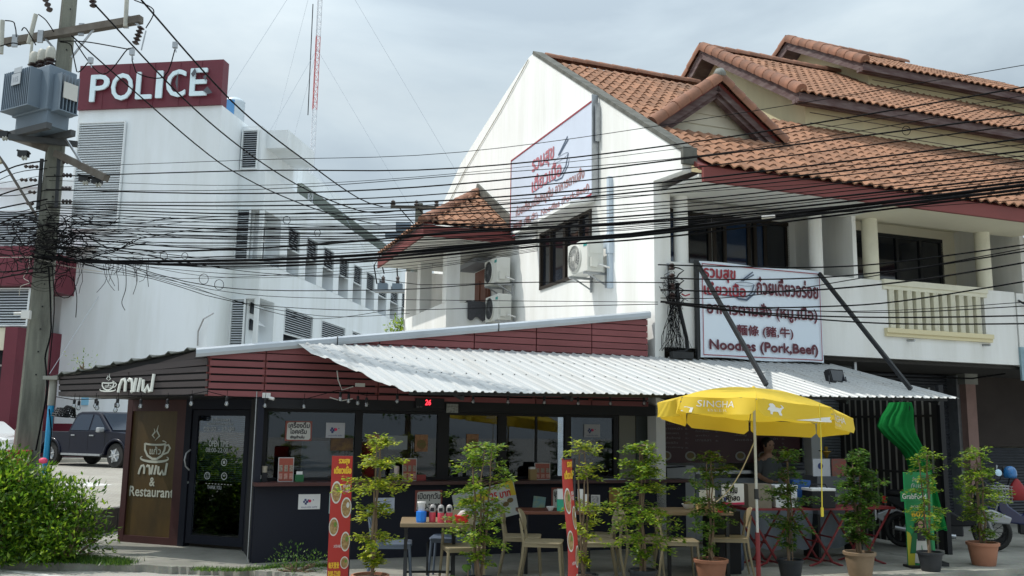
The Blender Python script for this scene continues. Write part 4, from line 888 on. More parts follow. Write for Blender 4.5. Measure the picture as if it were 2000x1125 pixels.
a_, b_ = gm_(253, 968), gm_(340, 953); text('Restaurant', a_.x, b_.x, a_.z, b_.z, -.004, cream_i, CW, bold=.004)
# door
xd0, xd1 = gm_(362, 930).x, LW
fn_ = navy_m
MB().box(xF, xd0 + .07, -.035, .09, 0, 2.3).box(xd1 - .12, xd1, -.035, .09, 0, 2.3).box(xd0 + .07, xd1 - .12, -.034, .09, zB + .03, 2.3).build('door_frame', fn_, CW)
dz1 = gm_(430, 812).z; dxa, dxb = xd0 + .09, xd1 - .14
D = MB().box(dxa, dxa + .09, -.02, .03, .05, zB + .02).box(dxb - .07, dxb, -.02, .03, .05, zB + .02).box(dxa + .09, dxb - .07, -.019, .03, .05, .17).box(dxa + .09, dxb - .07, -.019, .03, dz1, zB + .02).build('glass_door', fn_, CW)
gp = MB().box(dxa + .09, dxb - .07, 0, .006, .17, dz1).build('door_pane', door_glass, D)
hx = gm_(372, 900).x; MB().tube([(hx + .01, -.02, gm_(372, 918).z), (hx - .02, -.07, gm_(372, 910).z), (hx - .035, -.08, gm_(372, 898).z), (hx - .02, -.07, gm_(372, 885).z), (hx + .01, -.02, gm_(372, 878).z)], .013, 8).build('door_handle', galv_m, D, smooth=True)
MB().cyl((hx, -.03, gm_(372, 942).z), (hx, -.015, gm_(372, 942).z), .018, 12).build('lock', galv_m, D)
q = MB()
for i in range(34): z = gm_(430, 940).z + (dz1 - gm_(430, 940).z) * i / 34; q.box(dxa + .10, dxb - .08, .035, .05, z, z + .012)
o = q.build('door_reflection', mat('reflection_slat', (.40, .41, .42), .6), CW); o['kind'] = 'stuff'  # pale slats behind the pane, standing in for a bright reflection
def wbox(pa, pb): a = gm_(*pa); b_ = gm_(*pb); return a.x, b_.x, b_.z, a.z
def wtext(body, px0, py0, px1, py1, m, par, y=-.004, **k): a = gm_(px0, py1); b_ = gm_(px1, py0); return text(body, a.x, b_.x, a.z, b_.z, y, m, par, **k)
pale = mat('pale_print', (.48, .50, .52), .6)
wtext('แจ้งเวลา', 415, 816, 450, 823, pale, D); wtext('เปิดทำการทุกวัน', 405, 825, 455, 832, pale, D); wtext('08:00 - 22:00', 398, 834, 458, 842, pale, D); wtext('ขอบคุณค่ะ', 415, 848, 448, 853, pale, D)
wtext('OPEN TIME', 408, 861, 447, 872, pale, D, bold=.002); wtext('08:00-22:00', 402, 875, 446, 883, pale, D)
for (cx, cy) in ((405, 929), (438, 930), (438, 903)):
    c = gm_(cx, cy); band(arc(c.x, c.z, .047, .047, 0, 360, 22), .010, -.004, 'ring_icon', pale, D)
    if cy > 910 and cx == 405: band([(c.x - .02, c.z + .025), (c.x - .013, c.z - .026), (c.x + .013, c.z - .026), (c.x + .02, c.z + .025), (c.x - .022, c.z + .025)], .006, -.004, 'cup_icon', pale, D)
    elif cy > 910:
        for rr in (.012, .022, .032): band(arc(c.x, c.z - .015, rr, rr, 45, 135, 8), .006, -.004, 'signal_icon', pale, D)
    else: flat([(c.x - .02, c.z - .02), (c.x + .02, c.z - .02), (c.x + .02, c.z + .01), (c.x, c.z + .028), (c.x - .02, c.z + .01)], -.005, 'cake_icon', pale, D)
for i in range(9): a = gm_(402 + 6 * i, 944.5 + .35 * i); MB().box(a.x, a.x + .024, -.005, -.003, a.z, a.z + .007).build('dash_mark', ink_w, D)
wtext('THANK YOU', 405, 949, 433, 955, pale, D)
# fascia of the wing
Cc = W(-6.49, 0); 
def onF(px, py): P = hit(px, py, Cc, yW); q = P - Cc; return Vector((q.dot(xW), q.dot(yW), P.z))
FS = thing('plank_fascia', 'dark brown plank fascia with white cup logo and Thai lettering above cafe door', 'fascia', Cc, thW)
fl = lambda x, z, d: Vector((x, d, z))
xl = onF(112, 770).x
rows = [((765, 773.5), (758.5, 770)), ((753.5, 762), (744, 754.5)), ((743, 750.5), (729.8, 740)), ((736, 740.5), (715.2, 725.8)), (None, (699, 711))]
tops = lambda px: 735 + (px - 112) * (682 - 735) / (388 - 112) + 4
for i, (lf_, rt_) in enumerate(rows):
    if lf_:
        a0, a1 = onF(116, lf_[1]), onF(116, lf_[0]); b0, b1 = onF(406, rt_[1]), onF(406, rt_[0])
        for (s0, s1) in ((0, .49), (.495, 1.0)):
            P_ = lambda s, lo: (a0.lerp(b0, s) if lo else a1.lerp(b1, s))
            pts = [(P_(s0, 1).x, P_(s0, 1).z), (P_(s1, 1).x, P_(s1, 1).z), (P_(s1, 0).x, P_(s1, 0).z), (P_(s0, 0).x, P_(s0, 0).z)]
            MB().prism([pts], fl, -.015 + .003 * (i % 2), .02).build('plank', plank_dark, FS)
    else:
        pts = [onF(210, 731), onF(406, 712.4), onF(406, 699), onF(290, 712)]; pts = [(p.x, p.z) for p in pts]
        MB().prism([pts], fl, -.015, .02).build('plank', plank_dark, FS)
bkp = [onF(116, 772), onF(405, 769), onF(405, 690), onF(388, 684), onF(112, 737)]
MB().prism([[(p.x, p.z) for p in bkp]], fl, .025, .05).build('backing_board', black_m, FS)
MB().prism([[(onF(290, 715).x, onF(290, 715).z), (onF(406, 697).x, onF(406, 697).z), (onF(392, 683).x, onF(392, 683).z)]], fl, -.005, .02).build('top_board', plank_dark, FS)
lg0, lg1 = onF(196, 769), onF(231, 741); cup_logo(FS, (lg0.x + lg1.x) / 2, onF(212, 752).z, (lg1.x - lg0.x) * 1.0, (onF(212, 741).z - onF(212, 768).z) * 1.0, -.03, mat('sign_white', (.66, .68, .64), .5), th=1.5)
a_, b_ = onF(234, 768), onF(307, 728); rounded_word(FS, a_.x, b_.x, a_.z, onF(307, 730).z, -.04, MC['sign_white'], depth=.03, lw=.095)
# dark corrugated roof of the wing
RF = thing('wing_roof', 'dark corrugated roof sheet sloping back over the cafe corner', 'roof', Cc, thW)
q = MB(); e0, e1 = onF(110, 734), onF(390, 681); n_ = 96
for i in range(n_ + 1):
    s = i / n_; p = e0.lerp(e1, s); ph_ = (s * 8) % 1; h = .035 * max(0, 1 - abs(ph_ - .5) * 6)
    q.v += [Vector((p.x, -.06, p.z + h)), Vector((p.x, 3.2, p.z + h + .12)), Vector((p.x, -.06, p.z + h - .012)), Vector((p.x, 3.2, p.z + h + .108))]
for i in range(n_): a = i * 4; q.f += [(a, a + 4, a + 5, a + 1), (a + 2, a + 3, a + 7, a + 6), (a, a + 2, a + 6, a + 4)]
q.build('roof_sheet', mat('dull_dark_sheet', (.10, .11, .10), .6, .2, ns=4, amt=.5), RF, fix=False)
xr = onF(245, 783); 
MB().prism([[(xl + .03, onF(112, 774).z), (0, onF(405, 773).z), (0, onF(405, 773).z + .03), (xl + .03, onF(112, 774).z + .03)]], fl, .04, 3.0).build('wing_soffit', black_m, RF)
# walls of the cafe behind
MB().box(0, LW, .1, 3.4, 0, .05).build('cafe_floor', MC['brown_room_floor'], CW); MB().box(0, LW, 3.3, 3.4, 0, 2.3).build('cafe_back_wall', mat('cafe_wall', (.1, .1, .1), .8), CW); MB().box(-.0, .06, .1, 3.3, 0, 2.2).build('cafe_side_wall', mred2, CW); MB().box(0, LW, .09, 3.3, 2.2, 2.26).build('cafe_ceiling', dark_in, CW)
a3 = A2; c3_ = W(-5.83, .05); 
MB().beam(a3 + Vector((0, 0, 1.15)) - B2 + Vector((0, 0, 0)), c3_ + Vector((0, 0, 1.15)) - B2, .05, 2.3).build('return_wall', navy_m, None)
o = bpy.data.objects['return_wall']; o.location = B2; tag(o, 'narrow navy return wall between the cafe door and the counter', 'wall')
# menu wall and kitchen
KW = S_thing('menu_board', 'large dark maroon menu board covering the kitchen wall, rows of faint white text', 'menu board', 0, .6, 0)
MB().box(.03, 3.1, -.03, .04, 1.22, 2.42).build('board', mat('maroon_board', (.050, .012, .016), .5, ns=1, amt=.2), KW)
dimw = mat('dim_print', (.20, .19, .19), .6)
random.seed(5)
words = ['ข้าวผัดหมู', 'ผัดกะเพรา', 'ก๋วยเตี๋ยว', 'ต้มยำน้ำข้น', 'เส้นใหญ่', 'ข้าวหน้าเนื้อ', 'ลูกชิ้น', 'ผัดซีอิ๊ว', 'ราดหน้า', 'เกาเหลา']
for cx_, n_, z0_ in ((.08, 11, 2.25), (.48, 10, 2.12), (1.05, 5, 1.86), (1.8, 6, 1.95), (2.35, 6, 1.9)):
    for i in range(n_):
        z = z0_ - i * .075
        if z < 1.42: break
        wd = random.uniform(.22, .34); text(words[(i * 3 + int(cx_ * 7)) % 10], cx_, cx_ + wd, z, z + .035, -.034, dimw, KW); text(random.choice(['60.-', '55.-', '80.-', '70.-']), cx_ + .38, cx_ + .44, z, z + .025, -.034, dimw, KW)
food_m = mat('food_brown', (.16, .08, .03), .6, ns=26, amt=.9, col2=(.10, .14, .03))
for i, u_ in enumerate((.5, .95, 1.42, 1.9, 2.35, 2.8)):
    flat(disc_pts(.1, 20, u_, 1.33, .075), -.036, 'plate_print', mat('plate_dim', (.26, .26, .25), .6), KW); flat(disc_pts(.07, 16, u_, 1.335, .05), -.038, 'food_print', food_m, KW)
KS = S_thing('kitchen_stand', 'white kitchen partition and steel worktop beneath the maroon menu board', 'kitchen counter', 0, .5, 0)
wk = mat('kitchen_white', (.40, .42, .44), .6, ns=1.2, amt=.25)
MB().box(.42, .98, .0, .05, .05, 1.18).build('partition_panel', wk, KS); MB().tube([(.45, -.02, 1.15), (.45, -.04, .8), (.45, -.02, .78)], .012, 6).tube([(.45, -.02, 1.15), (.8, -.02, 1.17)], .012, 6).build('cable_trunk', black_m, KS)
MB().box(.42, .5, -.03, 0, .72, .8).build('wall_socket', white_pl, KS)
MB().box(1.0, 3.15, 0, .5, 1.05, 1.10).box(1.0, 3.15, .02, .5, .0, .30).build('worktop', galv_m, KS); MB().box(1.0, 3.2, .0, .04, .30, .98).build('front_panel', mat('kitchen_front', (.22, .25, .29), .55, ns=1, amt=.3), KS)
MB().box(3.2, 3.42, -.1, .1, 0, 2.4).build('column', mat('white_column', (.55, .57, .58), .7, ns=1, amt=.2), KS); MB().box(3.42, 3.52, -.05, .1, 0, 2.4).build('column_edge', mat('grey_edge', (.12, .14, .16), .6), KS)
KSh = S_thing('roller_shutter', 'grey roller shutter strip between white column and dark lattice screen', 'shutter', 0, 0, 0)
shutter(KSh, 3.53, 4.3, .9, 2.9, .62, .05, mat('mid_grey_shutter', (.20, .22, .24), .45, .4, ns=3, amt=.3)); MB().box(3.5, 3.53, .6, .66, .0, 2.9).build('guide_rail', steel_m, KSh)
# lattice screen of dark battens
LT = thing('lattice_screen', 'tall dark batten screen with pale gaps beside the green parasol', 'screen', W(4.12, .35), 0)
la, lb = W(4.02, .25), W(3.80, -1.75); ld = (lb - la); LT.location = la; LT.rotation_euler = (0, 0, math.atan2(ld.y, ld.x)); ll = ld.length
la, lb = W(4.03, .95), W(3.80, -1.75); ld = (lb - la); LT.location = la; LT.rotation_euler = (0, 0, math.atan2(ld.y, ld.x)); ll = ld.length
lat_d = mat('dark_batten', (.022, .021, .022), .55, ns=4, amt=.4, col2=(.05, .048, .045), stretch=(2, 2, .4)); lat_p = mat('gap_light_paint', (.34, .34, .32), .6)
n_ = 17; st_ = ll / n_
for i in range(n_):
    MB().box(i * st_ + .02, (i + 1) * st_ - .032, -.012, .012, .05, 2.42).build('batten', lat_d, LT)
    MB().box((i + 1) * st_ - .03, (i + 1) * st_ + .018, -.006, .01, .05, 2.42).build('gap_light_strip', lat_p, LT)  # pale strip painted in for light coming through between the battens
for z in (.38, 1.12, 1.98): MB().box(0, ll, -.035, -.013, z, z + .035).build('cross_rail', lat_d, LT)
MB().box(ll, ll + .07, -.04, .04, 0, 2.45).build('end_post', black_m, LT); MB().box(-.03, 0, -.03, .03, 0, 2.45).build('end_post', black_m, LT)
# =====================================================================  AIR CONDITIONERS
def ac_unit(label, P, rz_, grille=True, dark=False, w=.80, h=.56, d=.31):
    """outdoor unit: local x = width, fan face at -y"""
    A = thing('air_conditioner', label, 'air conditioner', P, rz_, group='outdoor air conditioners on the white walls')
    MB().box(0, w, 0, d, 0, h).build('casing', ac_m, A, bevel=.012)
    cx, cz, r = w * .40, h * .5, h * .42
    MB().lathe([(r * 1.06, 0), (r * 1.06, .02), (r, .025), (r, .005), (0, .005)], 28, (cx, -.001, cz), Matrix.Rotation(math.radians(90), 3, 'X')).build('fan_ring', ac_m, A)
    flat(disc_pts(r, 28, cx, cz), -.012, 'fan_recess', mat('fan_dark', (.025, .027, .03), .7) if dark else mat('fan_grey', (.16, .17, .17), .7), A)
    q = MB(); gm2 = mat('grille_pale', (.5, .5, .47), .5) if not dark else mat('grille_dark', (.08, .085, .09), .5)
    for i in range(26):
        a = 2 * math.pi * i / 26; q.beam((cx + .05 * math.cos(a), -.03, cz + .05 * math.sin(a)), (cx + r * math.cos(a + .5), -.03, cz + r * math.sin(a + .5)), .005, .005)
    for rr in (.35, .68, .98):
        q.tube([(cx + rr * r * math.cos(2 * math.pi * i / 20), -.03, cz + rr * r * math.sin(2 * math.pi * i / 20)) for i in range(21)], .004, 3, cap=False)
    q.build('fan_grille', gm2, A); MB().cyl((cx, -.038, cz), (cx, -.02, cz), .05, 14).build('fan_hub', gm2, A)
    for k in range(3):
        a = 2.1 * k + .4; q = MB(); q.add([(cx + .04 * math.cos(a), -.016, cz + .04 * math.sin(a)), (cx + r * .85 * math.cos(a + .3), -.02, cz + r * .85 * math.sin(a + .3)), (cx + r * .85 * math.cos(a + .9), -.014, cz + r * .85 * math.sin(a + .9))], [(0, 1, 2)]); q.build('fan_blade', gm2, A, fix=False)
    MB().box(w * .82, w * .98, -.006, .0, h * .78, h * .88).build('badge', mat('badge_teal', (.02, .28, .26), .5), A)
    # service side at +x
    MB().box(w, w + .006, .04, d - .04, h * .55, h * .92).build('side_panel', ac_m, A); MB().box(w, w + .05, .05, .17, h * .12, h * .42).build('valve_cover', ac_m, A)
    MB().tube([(w + .03, .2, h * .2), (w + .10, .26, h * .15), (w + .1, d + .06, h * .1)], .018, 6).build('coolant_pipe', white_pl, A)
    br = MB(); 
    for x in (.1, w - .12): br.box(x, x + .04, -.02, d + .12, -.04, 0).beam((x + .02, .06, -.03), (x + .02, d + .1, -.22), .03, .02); br.box(x, x + .04, d + .08, d + .11, -.26, .12)
    br.build('bracket', galv_m, A)
    return A
a = onu(1147, 528, -.44)   # front-bottom corner near the street
ac_unit('pale air conditioner beside the gable window, small teal badge, highest on the wall', W(-.44, a.y + .80, a.z), TH - math.pi / 2)
a = onu(965, 551, -.50); ac_unit('upper of two air conditioners beside the porch door, dark fan', W(-.46, a.y + .75, a.z), TH - math.pi / 2, dark=True)
a = onu(967, 624, -.50); ac_unit('lower of two air conditioners beside the porch, coiled hose behind', W(-.46, a.y + .75, a.z), TH - math.pi / 2, dark=True)
a3_ = onv(1985, 562, .15); ac_unit('air conditioner on the neighbouring balcony at the far right edge', W(8.02, .15, 4.45), TH)
CT = thing('cable_trunking', 'tall pale blue plastic pipe cover on the gable wall right of the window', 'pipe cover', W(-.03, 1.42, 4.1), TH - math.pi / 2)
MB().box(-.04, .04, -.05, .03, 0, 1.95).build('cover', mat('pale_blue_pvc', (.50, .58, .66), .5), CT); MB().box(-.2, -.04, -.04, .03, .72, .86).box(-.06, .06, -.06, .03, .6, .95).build('elbow', mat('pale_blue_pvc', (.5, .58, .66), .5), CT)
HC = thing('hose_coil', 'white insulated hose coil behind the lower porch air conditioner', 'hose', W(-.12, 6.7, 4.1), TH)
MB().tube([(.0, .25 * math.cos(t * .55), .3 + .25 * math.sin(t * .55)) for t in range(24)], .03, 6).build('coil', mat('foam_white', (.5, .5, .47), .8, ns=8, amt=.4), HC)
# =====================================================================  FLOODLIGHT
FLp = onv(1638, 752, -1.35); FL = thing('floodlight', 'black floodlight standing on the white corrugated awning', 'floodlight', W(FLp.x - .02, -1.35, 0), TH + .25)
FL.location.z = FLp.z - .02
MB().box(-.17, .17, -.04, .03, .05, .25, Matrix.Rotation(-.25, 4, 'X')).build('housing', black_m, FL); MB().box(-.14, .14, -.047, -.04, .07, .23, Matrix.Rotation(-.25, 4, 'X')).build('lens', dark_glass, FL)
q = MB(); 
for i in range(7): q.box(-.15 + i * .046, -.14 + i * .046, .03, .07, .06, .24, Matrix.Rotation(-.25, 4, 'X'))
q.build('heat_fins', black_m, FL); MB().beam((-.2, 0, .15), (-.26, -.05, 0), .015).beam((.2, 0, .15), (.16, -.05, 0), .015).beam((-.26, -.05, 0.005), (.16, -.05, 0.005), .02).build('bracket', steel_m, FL)
# =====================================================================  POTTED PLANTS
def pot(P, parent, r, h, m, lip=True):
    rr = r
    pr = [(rr * .70, 0), (rr * .74, .015), (rr * .95, h * .86), (rr * 1.04, h * .87), (rr * 1.06, h * .99), (rr * 1.02, h), (rr * .92, h), (rr * .9, h * .9)]
    o = MB().lathe(pr, 28).build('pot', m, parent, smooth=True)
    MB().lathe([(0, h * .84), (rr * .9, h * .86), (rr * .9, h * .9), (0, h * .92)], 20).build('soil', soil_m, parent)
def leaf(q, p, d, n, l, w):
    s = d.cross(n).normalized() * w / 2
    q.add([p, p + d * l * .45 + s - n * l * .03, p + d * l, p + d * l * .45 - s - n * l * .03], [(0, 1, 2), (0, 2, 3)])
def potted(label, px, D, r, ph, m, top, hw, seed, lm, tiers=7, dens=1.0, trunk=1):
    rnd = random.Random(seed); P = gx(px, D); T = thing('potted_plant', label, 'potted plant', P, rnd.uniform(0, 6), group='potted shrubs along the front')
    pot(P, T, r, ph, m); q = MB(); tk = MB()
    stems = []; top -= .05
    for k in range(trunk + 2):
        a = rnd.uniform(0, 6.28); pts = [Vector((.02 * math.cos(a), .02 * math.sin(a), ph * .85))]; x, y = pts[0].x, pts[0].y
        for i in range(1, 9):
            x += rnd.uniform(-.022, .022); y += rnd.uniform(-.022, .022); pts.append(Vector((x, y, ph + (top - .08 - ph) * i / 8)))
        tk.tube(pts, [.014 * (1 - i / 11) + .002 for i in range(9)], 6); stems.append(pts)
    if rnd.random() < .6: tk.tube([(.03, .02, ph * .8), (.035, .02, top * .7)], .006, 4)
    zs = sorted(rnd.uniform(0, 1) for _ in range(6)); tier = [ph + .16 + (top - ph - .2) * (i + rnd.uniform(-.25, .25)) / (tiers - 1) for i in range(tiers)]
    for ti, z in enumerate(tier):
        f = ti / (tiers - 1); wd = hw * 1.14 * (.66 + .40 * math.sin(math.pi * min(1, f * .9 + .12))) * rnd.uniform(.62, 1.12)
        if f < .12: wd *= .5
        nb = int(rnd.randint(11, 15) * dens)
        for b_ in range(nb):
            a = 2 * math.pi * b_ / nb + rnd.uniform(-.4, .4); ln = wd * rnd.uniform(.35, 1.15); st = rnd.choice(stems); s0 = st[min(8, max(0, int(8 * (z - ph) / max(.1, top - ph))))]
            p0_ = Vector((s0.x, s0.y, z + rnd.uniform(-.055, .055))); lift = rnd.uniform(-.15, .35)
            d0 = Vector((math.cos(a), math.sin(a), lift)).normalized(); tk.tube([p0_, p0_ + d0 * ln * .55 + Vector((0, 0, -.01)), p0_ + d0 * ln + Vector((0, 0, -.03))], [.004, .003, .0015], 3, cap=False)
            nl = int(14 + ln * 125 * dens)
            for k in range(nl):
                t = .15 + .85 * rnd.random() ** .8; pp = p0_ + d0 * ln * t + Vector((rnd.gauss(0, .018), rnd.gauss(0, .018), rnd.gauss(0, .018) - .03 * t * t))
                sidev = d0.cross(Vector((0, 0, 1))).normalized() * rnd.choice((-1, 1)); dd = (d0 * .5 + sidev * rnd.uniform(.3, 1) + Vector((0, 0, rnd.uniform(-.5, .25)))).normalized()
                nn_ = Vector((rnd.gauss(0, .4), rnd.gauss(0, .4), 1)).normalized(); leaf(q, pp, dd, nn_, rnd.uniform(.036, .062), rnd.uniform(.020, .032))
    tk.build('stem', bark_m, T); o = q.build('foliage', lm, T, fix=False); return T
PL = [('tall yellow-green shrub in the terracotta pot beside the left red banner', 733, 9.35, .18, .27, terra_pot, 1.66, .29, 1, leaf_y, 6, 1.1),
      ('leafy shrub in a black pot with broad-leaved weed, in front of the condiment table', 940, 9.6, .17, .22, black_pot, 1.62, .30, 2, leaf_a, 7, .95),
      ('shrub in a black pot half hidden behind the twisted narrow red banner', 1138, 9.9, .16, .22, black_pot, 1.60, .27, 3, leaf_y, 5, .85),
      ('wide-branched shrub in the black pot between the pairs of beige chairs', 1253, 10.15, .15, .24, black_pot, 1.64, .38, 4, leaf_a, 8, .95),
      ('darker shrub in the terracotta pot left of the parasol pole', 1383, 10.75, .19, .28, terra_pot, 1.52, .30, 5, leaf_b, 7, .9),
      ('dark shrub in a black pot in the parasol shade before the folding tables', 1535, 11.1, .15, .24, black_pot, 1.50, .27, 6, leaf_b, 7, .9),
      ('dense bushy shrub in a tan clay pot left of the lattice screen', 1668, 11.5, .185, .29, mat('tan_pot', (.27, .19, .12), .8, ns=3, amt=.4), 1.50, .27, 7, leaf_b, 8, 1.25),
      ('thin sparse shrub in a black pot before the green standing advert', 1803, 12.0, .155, .24, black_pot, 1.58, .25, 8, leaf_a, 8, .6),
      ('bushy light green shrub in a brown pot beside the parked motorcycles', 1905, 12.6, .20, .30, terra_pot, 1.55, .30, 9, leaf_a, 7, .95)]
for a in PL: potted(*a)
# broad-leaved weed in pot 2
P = gx(918, 9.55); WD = thing('broadleaf_weed', 'small weed with big soft leaves growing at the second black pot', 'plant', P + Vector((0, 0, 0)), 0); WD.location.z = 0
for k, (a, l, z) in enumerate(((3.3, .16, .27), (2.6, .15, .20), (-.3, .16, .26), (-.9, .14, .16), (1.6, .12, .32), (4.2, .15, .14), (5.0, .12, .2))):
    d0 = Vector((math.cos(a), math.sin(a) * .4 - .2, .25)).normalized(); b0 = Vector((0, 0, z * .7)); q = MB(); s = d0.cross(Vector((0, -.4, 1))).normalized(); n = s.cross(d0)
    pts = [b0 + d0 * .05]; 
    for t, w in ((.25, .035), (.55, .05), (.8, .034)): pts += [b0 + d0 * (.05 + l * t) + s * w, b0 + d0 * (.05 + l * t) - s * w]
    pts.append(b0 + d0 * (.05 + l) - Vector((0, 0, .02))); q.add(pts, [(0, 1, 2), (1, 3, 4, 2), (3, 5, 6, 4), (5, 7, 6)]); q.build('leaf', leaf_b, WD, fix=False)
MB().tube([(0, 0, 0), (.01, 0, .3)], .006, 5).build('stem', bark_m, WD)
# =====================================================================  BUSH, GRASS
def blob_bush(name, label, cat, C, sx, sy, sz, n, lm, ll=(.05, .09), seed=3, base=.0, sprays=60):
    rnd = random.Random(seed); T = thing(name, label, cat, C); q = MB(); tk = MB()
    cl = []
    for _ in range(sprays):
        a = rnd.uniform(0, 6.28); e_ = rnd.uniform(-.05, 1.45); r = rnd.uniform(.62, 1.0)
        cl.append((Vector((sx * r * math.cos(a) * math.cos(e_), sy * r * math.sin(a) * math.cos(e_), base + sz * r * math.sin(e_))), rnd.uniform(.14, .30)))
    for c, r in cl[:40]: tk.tube([(c.x * .1, c.y * .1, 0), c * .6, c], [.015, .01, .004], 4)
    for _ in range(n):
        c, r = rnd.choice(cl); v_ = Vector((rnd.gauss(0, 1), rnd.gauss(0, 1), rnd.gauss(0, 1))); v_ *= r * rnd.random() ** .4 / max(v_.length, .1); p = c + v_
        if p.z < .01: p.z = rnd.uniform(.01, .2)
        d0 = (v_.normalized() * .7 + c.normalized() * .4 + Vector((rnd.gauss(0, .4), rnd.gauss(0, .4), rnd.gauss(0, .4)))).normalized(); leaf(q, p, d0, Vector((rnd.gauss(0, .5), rnd.gauss(0, .5), 1)).normalized(), rnd.uniform(*ll), rnd.uniform(*ll) * .42)
    tk.build('branches', bark_m, T); q.build('foliage', lm, T, fix=False); return T
bc = gx(-5, 11.85); BS = blob_bush('bush', 'big leafy green bush with one pink flower at the roadside by the pole', 'bush', bc + Vector((-.35, .2, 0)), 1.62, .72, 1.30, 22000, leaf_bush, (.06, .105), sprays=170)
MB().lathe([(0, -.03), (.045, -.02), (.05, .02), (.02, .04), (0, .04)], 9).build('flower', mat('pink_flower', (.65, .06, .14), .6), BS, smooth='all', loc=tuple(gx(90, 11.3, 1.25) - BS.location))
blob_bush('shrub', 'small spiky shrub spreading at the right side of the big bush', 'bush', gx(152, 11.9), .45, .4, .92, 2600, leaf_bush, sprays=40, seed=8)
blob_bush('weed_clump', 'low dark weeds at the foot of the navy counter wall', 'plant', gx(592, 11.25), .30, .12, .16, 420, leaf_b, (.03, .05), 9, 0, 18)
blob_bush('roof_weed', 'little bright weed sprouting from the cafe fascia roof', 'plant', Cc + xW * onF(162, 720).x + Vector((0, 0, onF(162, 722).z)), .07, .05, .14, 60, leaf_a, (.03, .05), 10, 0, 5)
blob_bush('shrub', 'small bright green tree top showing above the grey roof capping', 'tree', gx(772, 24, 3.6), .35, .35, 1.05, 600, leaf_a, (.08, .13), 12, 0, 22)
def grass_strip(pts, n, name, h=(.03, .09), w=.12, seed=4):
    rnd = random.Random(seed); q = MB()
    for _ in range(n):
        i = rnd.randrange(len(pts) - 1); p = pts[i].lerp(pts[i + 1], rnd.random()) + Vector((rnd.gauss(0, w * .6), rnd.gauss(0, w), 0)); hh = rnd.uniform(*h); a = rnd.uniform(0, 3.14); s = Vector((math.cos(a), math.sin(a), 0)) * .006; tip = Vector((rnd.gauss(0, .03), rnd.gauss(0, .03), hh)); q.add([p - s, p + s, p + tip], [(0, 1, 2)])
    o = q.build(name, leaf_b, None, fix=False); tag(o, kind='stuff'); return o
o = grass_strip([gnd(130, 1094), gnd(180, 1097), gnd(250, 1101)], 2600, 'grass', w=.09); tag(o, 'short grass fringe at the pavement edge below the bush', 'grass')
o = grass_strip([gnd(380, 1113), gnd(470, 1115), gnd(560, 1106), gnd(650, 1106)], 1500, 'grass', (.02, .06), .05, 6); tag(o, 'patchy weeds along the pavement edge below the counter wall', 'grass')
# =====================================================================  FURNITURE
def chair(label, m, P, rz_, group):
    T = thing('chair', label, 'chair', P, rz_, group=group)
    # local: seat faces +x
    q = MB(); n = 6
    q.prism([[(-.20, -.20), (.20, -.215), (.225, -.18), (.225, .18), (.20, .215), (-.20, .20), (-.215, .16), (-.215, -.16)]], lambda x, y, d: (x, y, d - .012 * (1 - (x * x + y * y) * 12)), .445, .468); q.build('seat', m, T, bevel=.006)
    for sy in (-1, 1):
        MB().tube([(.195, sy * .185, .45), (.225, sy * .205, .0)], [.017, .013], 8).build('leg', m, T, smooth=True)
        MB().tube([(-.27, sy * .205, .0), (-.215, sy * .19, .30), (-.20, sy * .185, .46), (-.235, sy * .175, .66), (-.25, sy * .15, .72)], [.013, .016, .018, .014, .010], 8).build('leg', m, T, smooth=True)
    MB().beam((.2, -.18, .435), (.2, .18, .435), .02, .04).beam((-.2, -.18, .435), (-.2, .18, .435), .02, .04).beam((-.2, -.19, .435), (.2, -.195, .435), .02, .04).beam((-.2, .19, .435), (.2, .195, .435), .02, .04).build('seat_frame', m, T)
    q = MB(); nb = 18; fr_, bk_ = [], []
    for i in range(nb):
        t = 2 * math.pi * i / nb; y = .20 * math.cos(t) * (abs(math.cos(t)) ** -.25 if abs(math.cos(t)) > .1 else 1) * .93; z = .70 + .115 * math.sin(t)
        x = -.245 - .03 * math.sin(t) + .9 * y * y; fr_.append(Vector((x, y, z))); bk_.append(Vector((x - .012, y, z)))
    c0, c1 = Vector((-.25, 0, .70)), Vector((-.262, 0, .70)); k = len(q.v); q.v += fr_ + bk_ + [c0, c1]
    for i in range(nb): j = (i + 1) % nb; q.f += [(i, j, 2 * nb), (nb + j, nb + i, 2 * nb + 1), (i, nb + i, nb + j, j)]
    q.build('backrest', m, T, smooth=True); return T
G1_ = 'beige plastic chairs at the front tables'
def facing(px, D, ang, lab, m=beige_pl, g=G1_): return chair(lab, m, gx(px, D), ang, g)
facing(1062, 10.65, -.12, 'beige chair nearest the street, left of the twisted red banner, seat facing right')
facing(1022, 11.15, -.05, 'beige chair just behind and left of another, beside the tilted yellow promo board')
facing(1168, 10.75, math.pi + .15, 'beige chair right of the twisted red banner, turned to face left')
facing(1165, 11.45, math.pi - .2, 'beige chair furthest back behind the left-turned one, its backrest half hidden')
facing(1250, 11.15, .1, 'beige chair partly behind the wide-branched shrub, facing right')
facing(1320, 10.95, .0, 'beige chair left of the terracotta pot, facing the bowl table')
facing(1418, 11.35, math.pi - .1, 'beige chair beside the folding tables, facing left, under the parasol')
facing(908, 10.15, math.pi / 2 - 2.9, 'beige chair pushed under the condiment table behind the weed pot')
G2_ = 'blue-grey plastic chairs at the condiment table'
facing(772, 10.35, .1, 'blue-grey chair behind the left banner plant, seat toward the condiment table', grey_pl, G2_)
facing(885, 10.95, math.pi * .98, 'blue-grey chair behind the condiment table, against the counter wall', grey_pl, G2_)
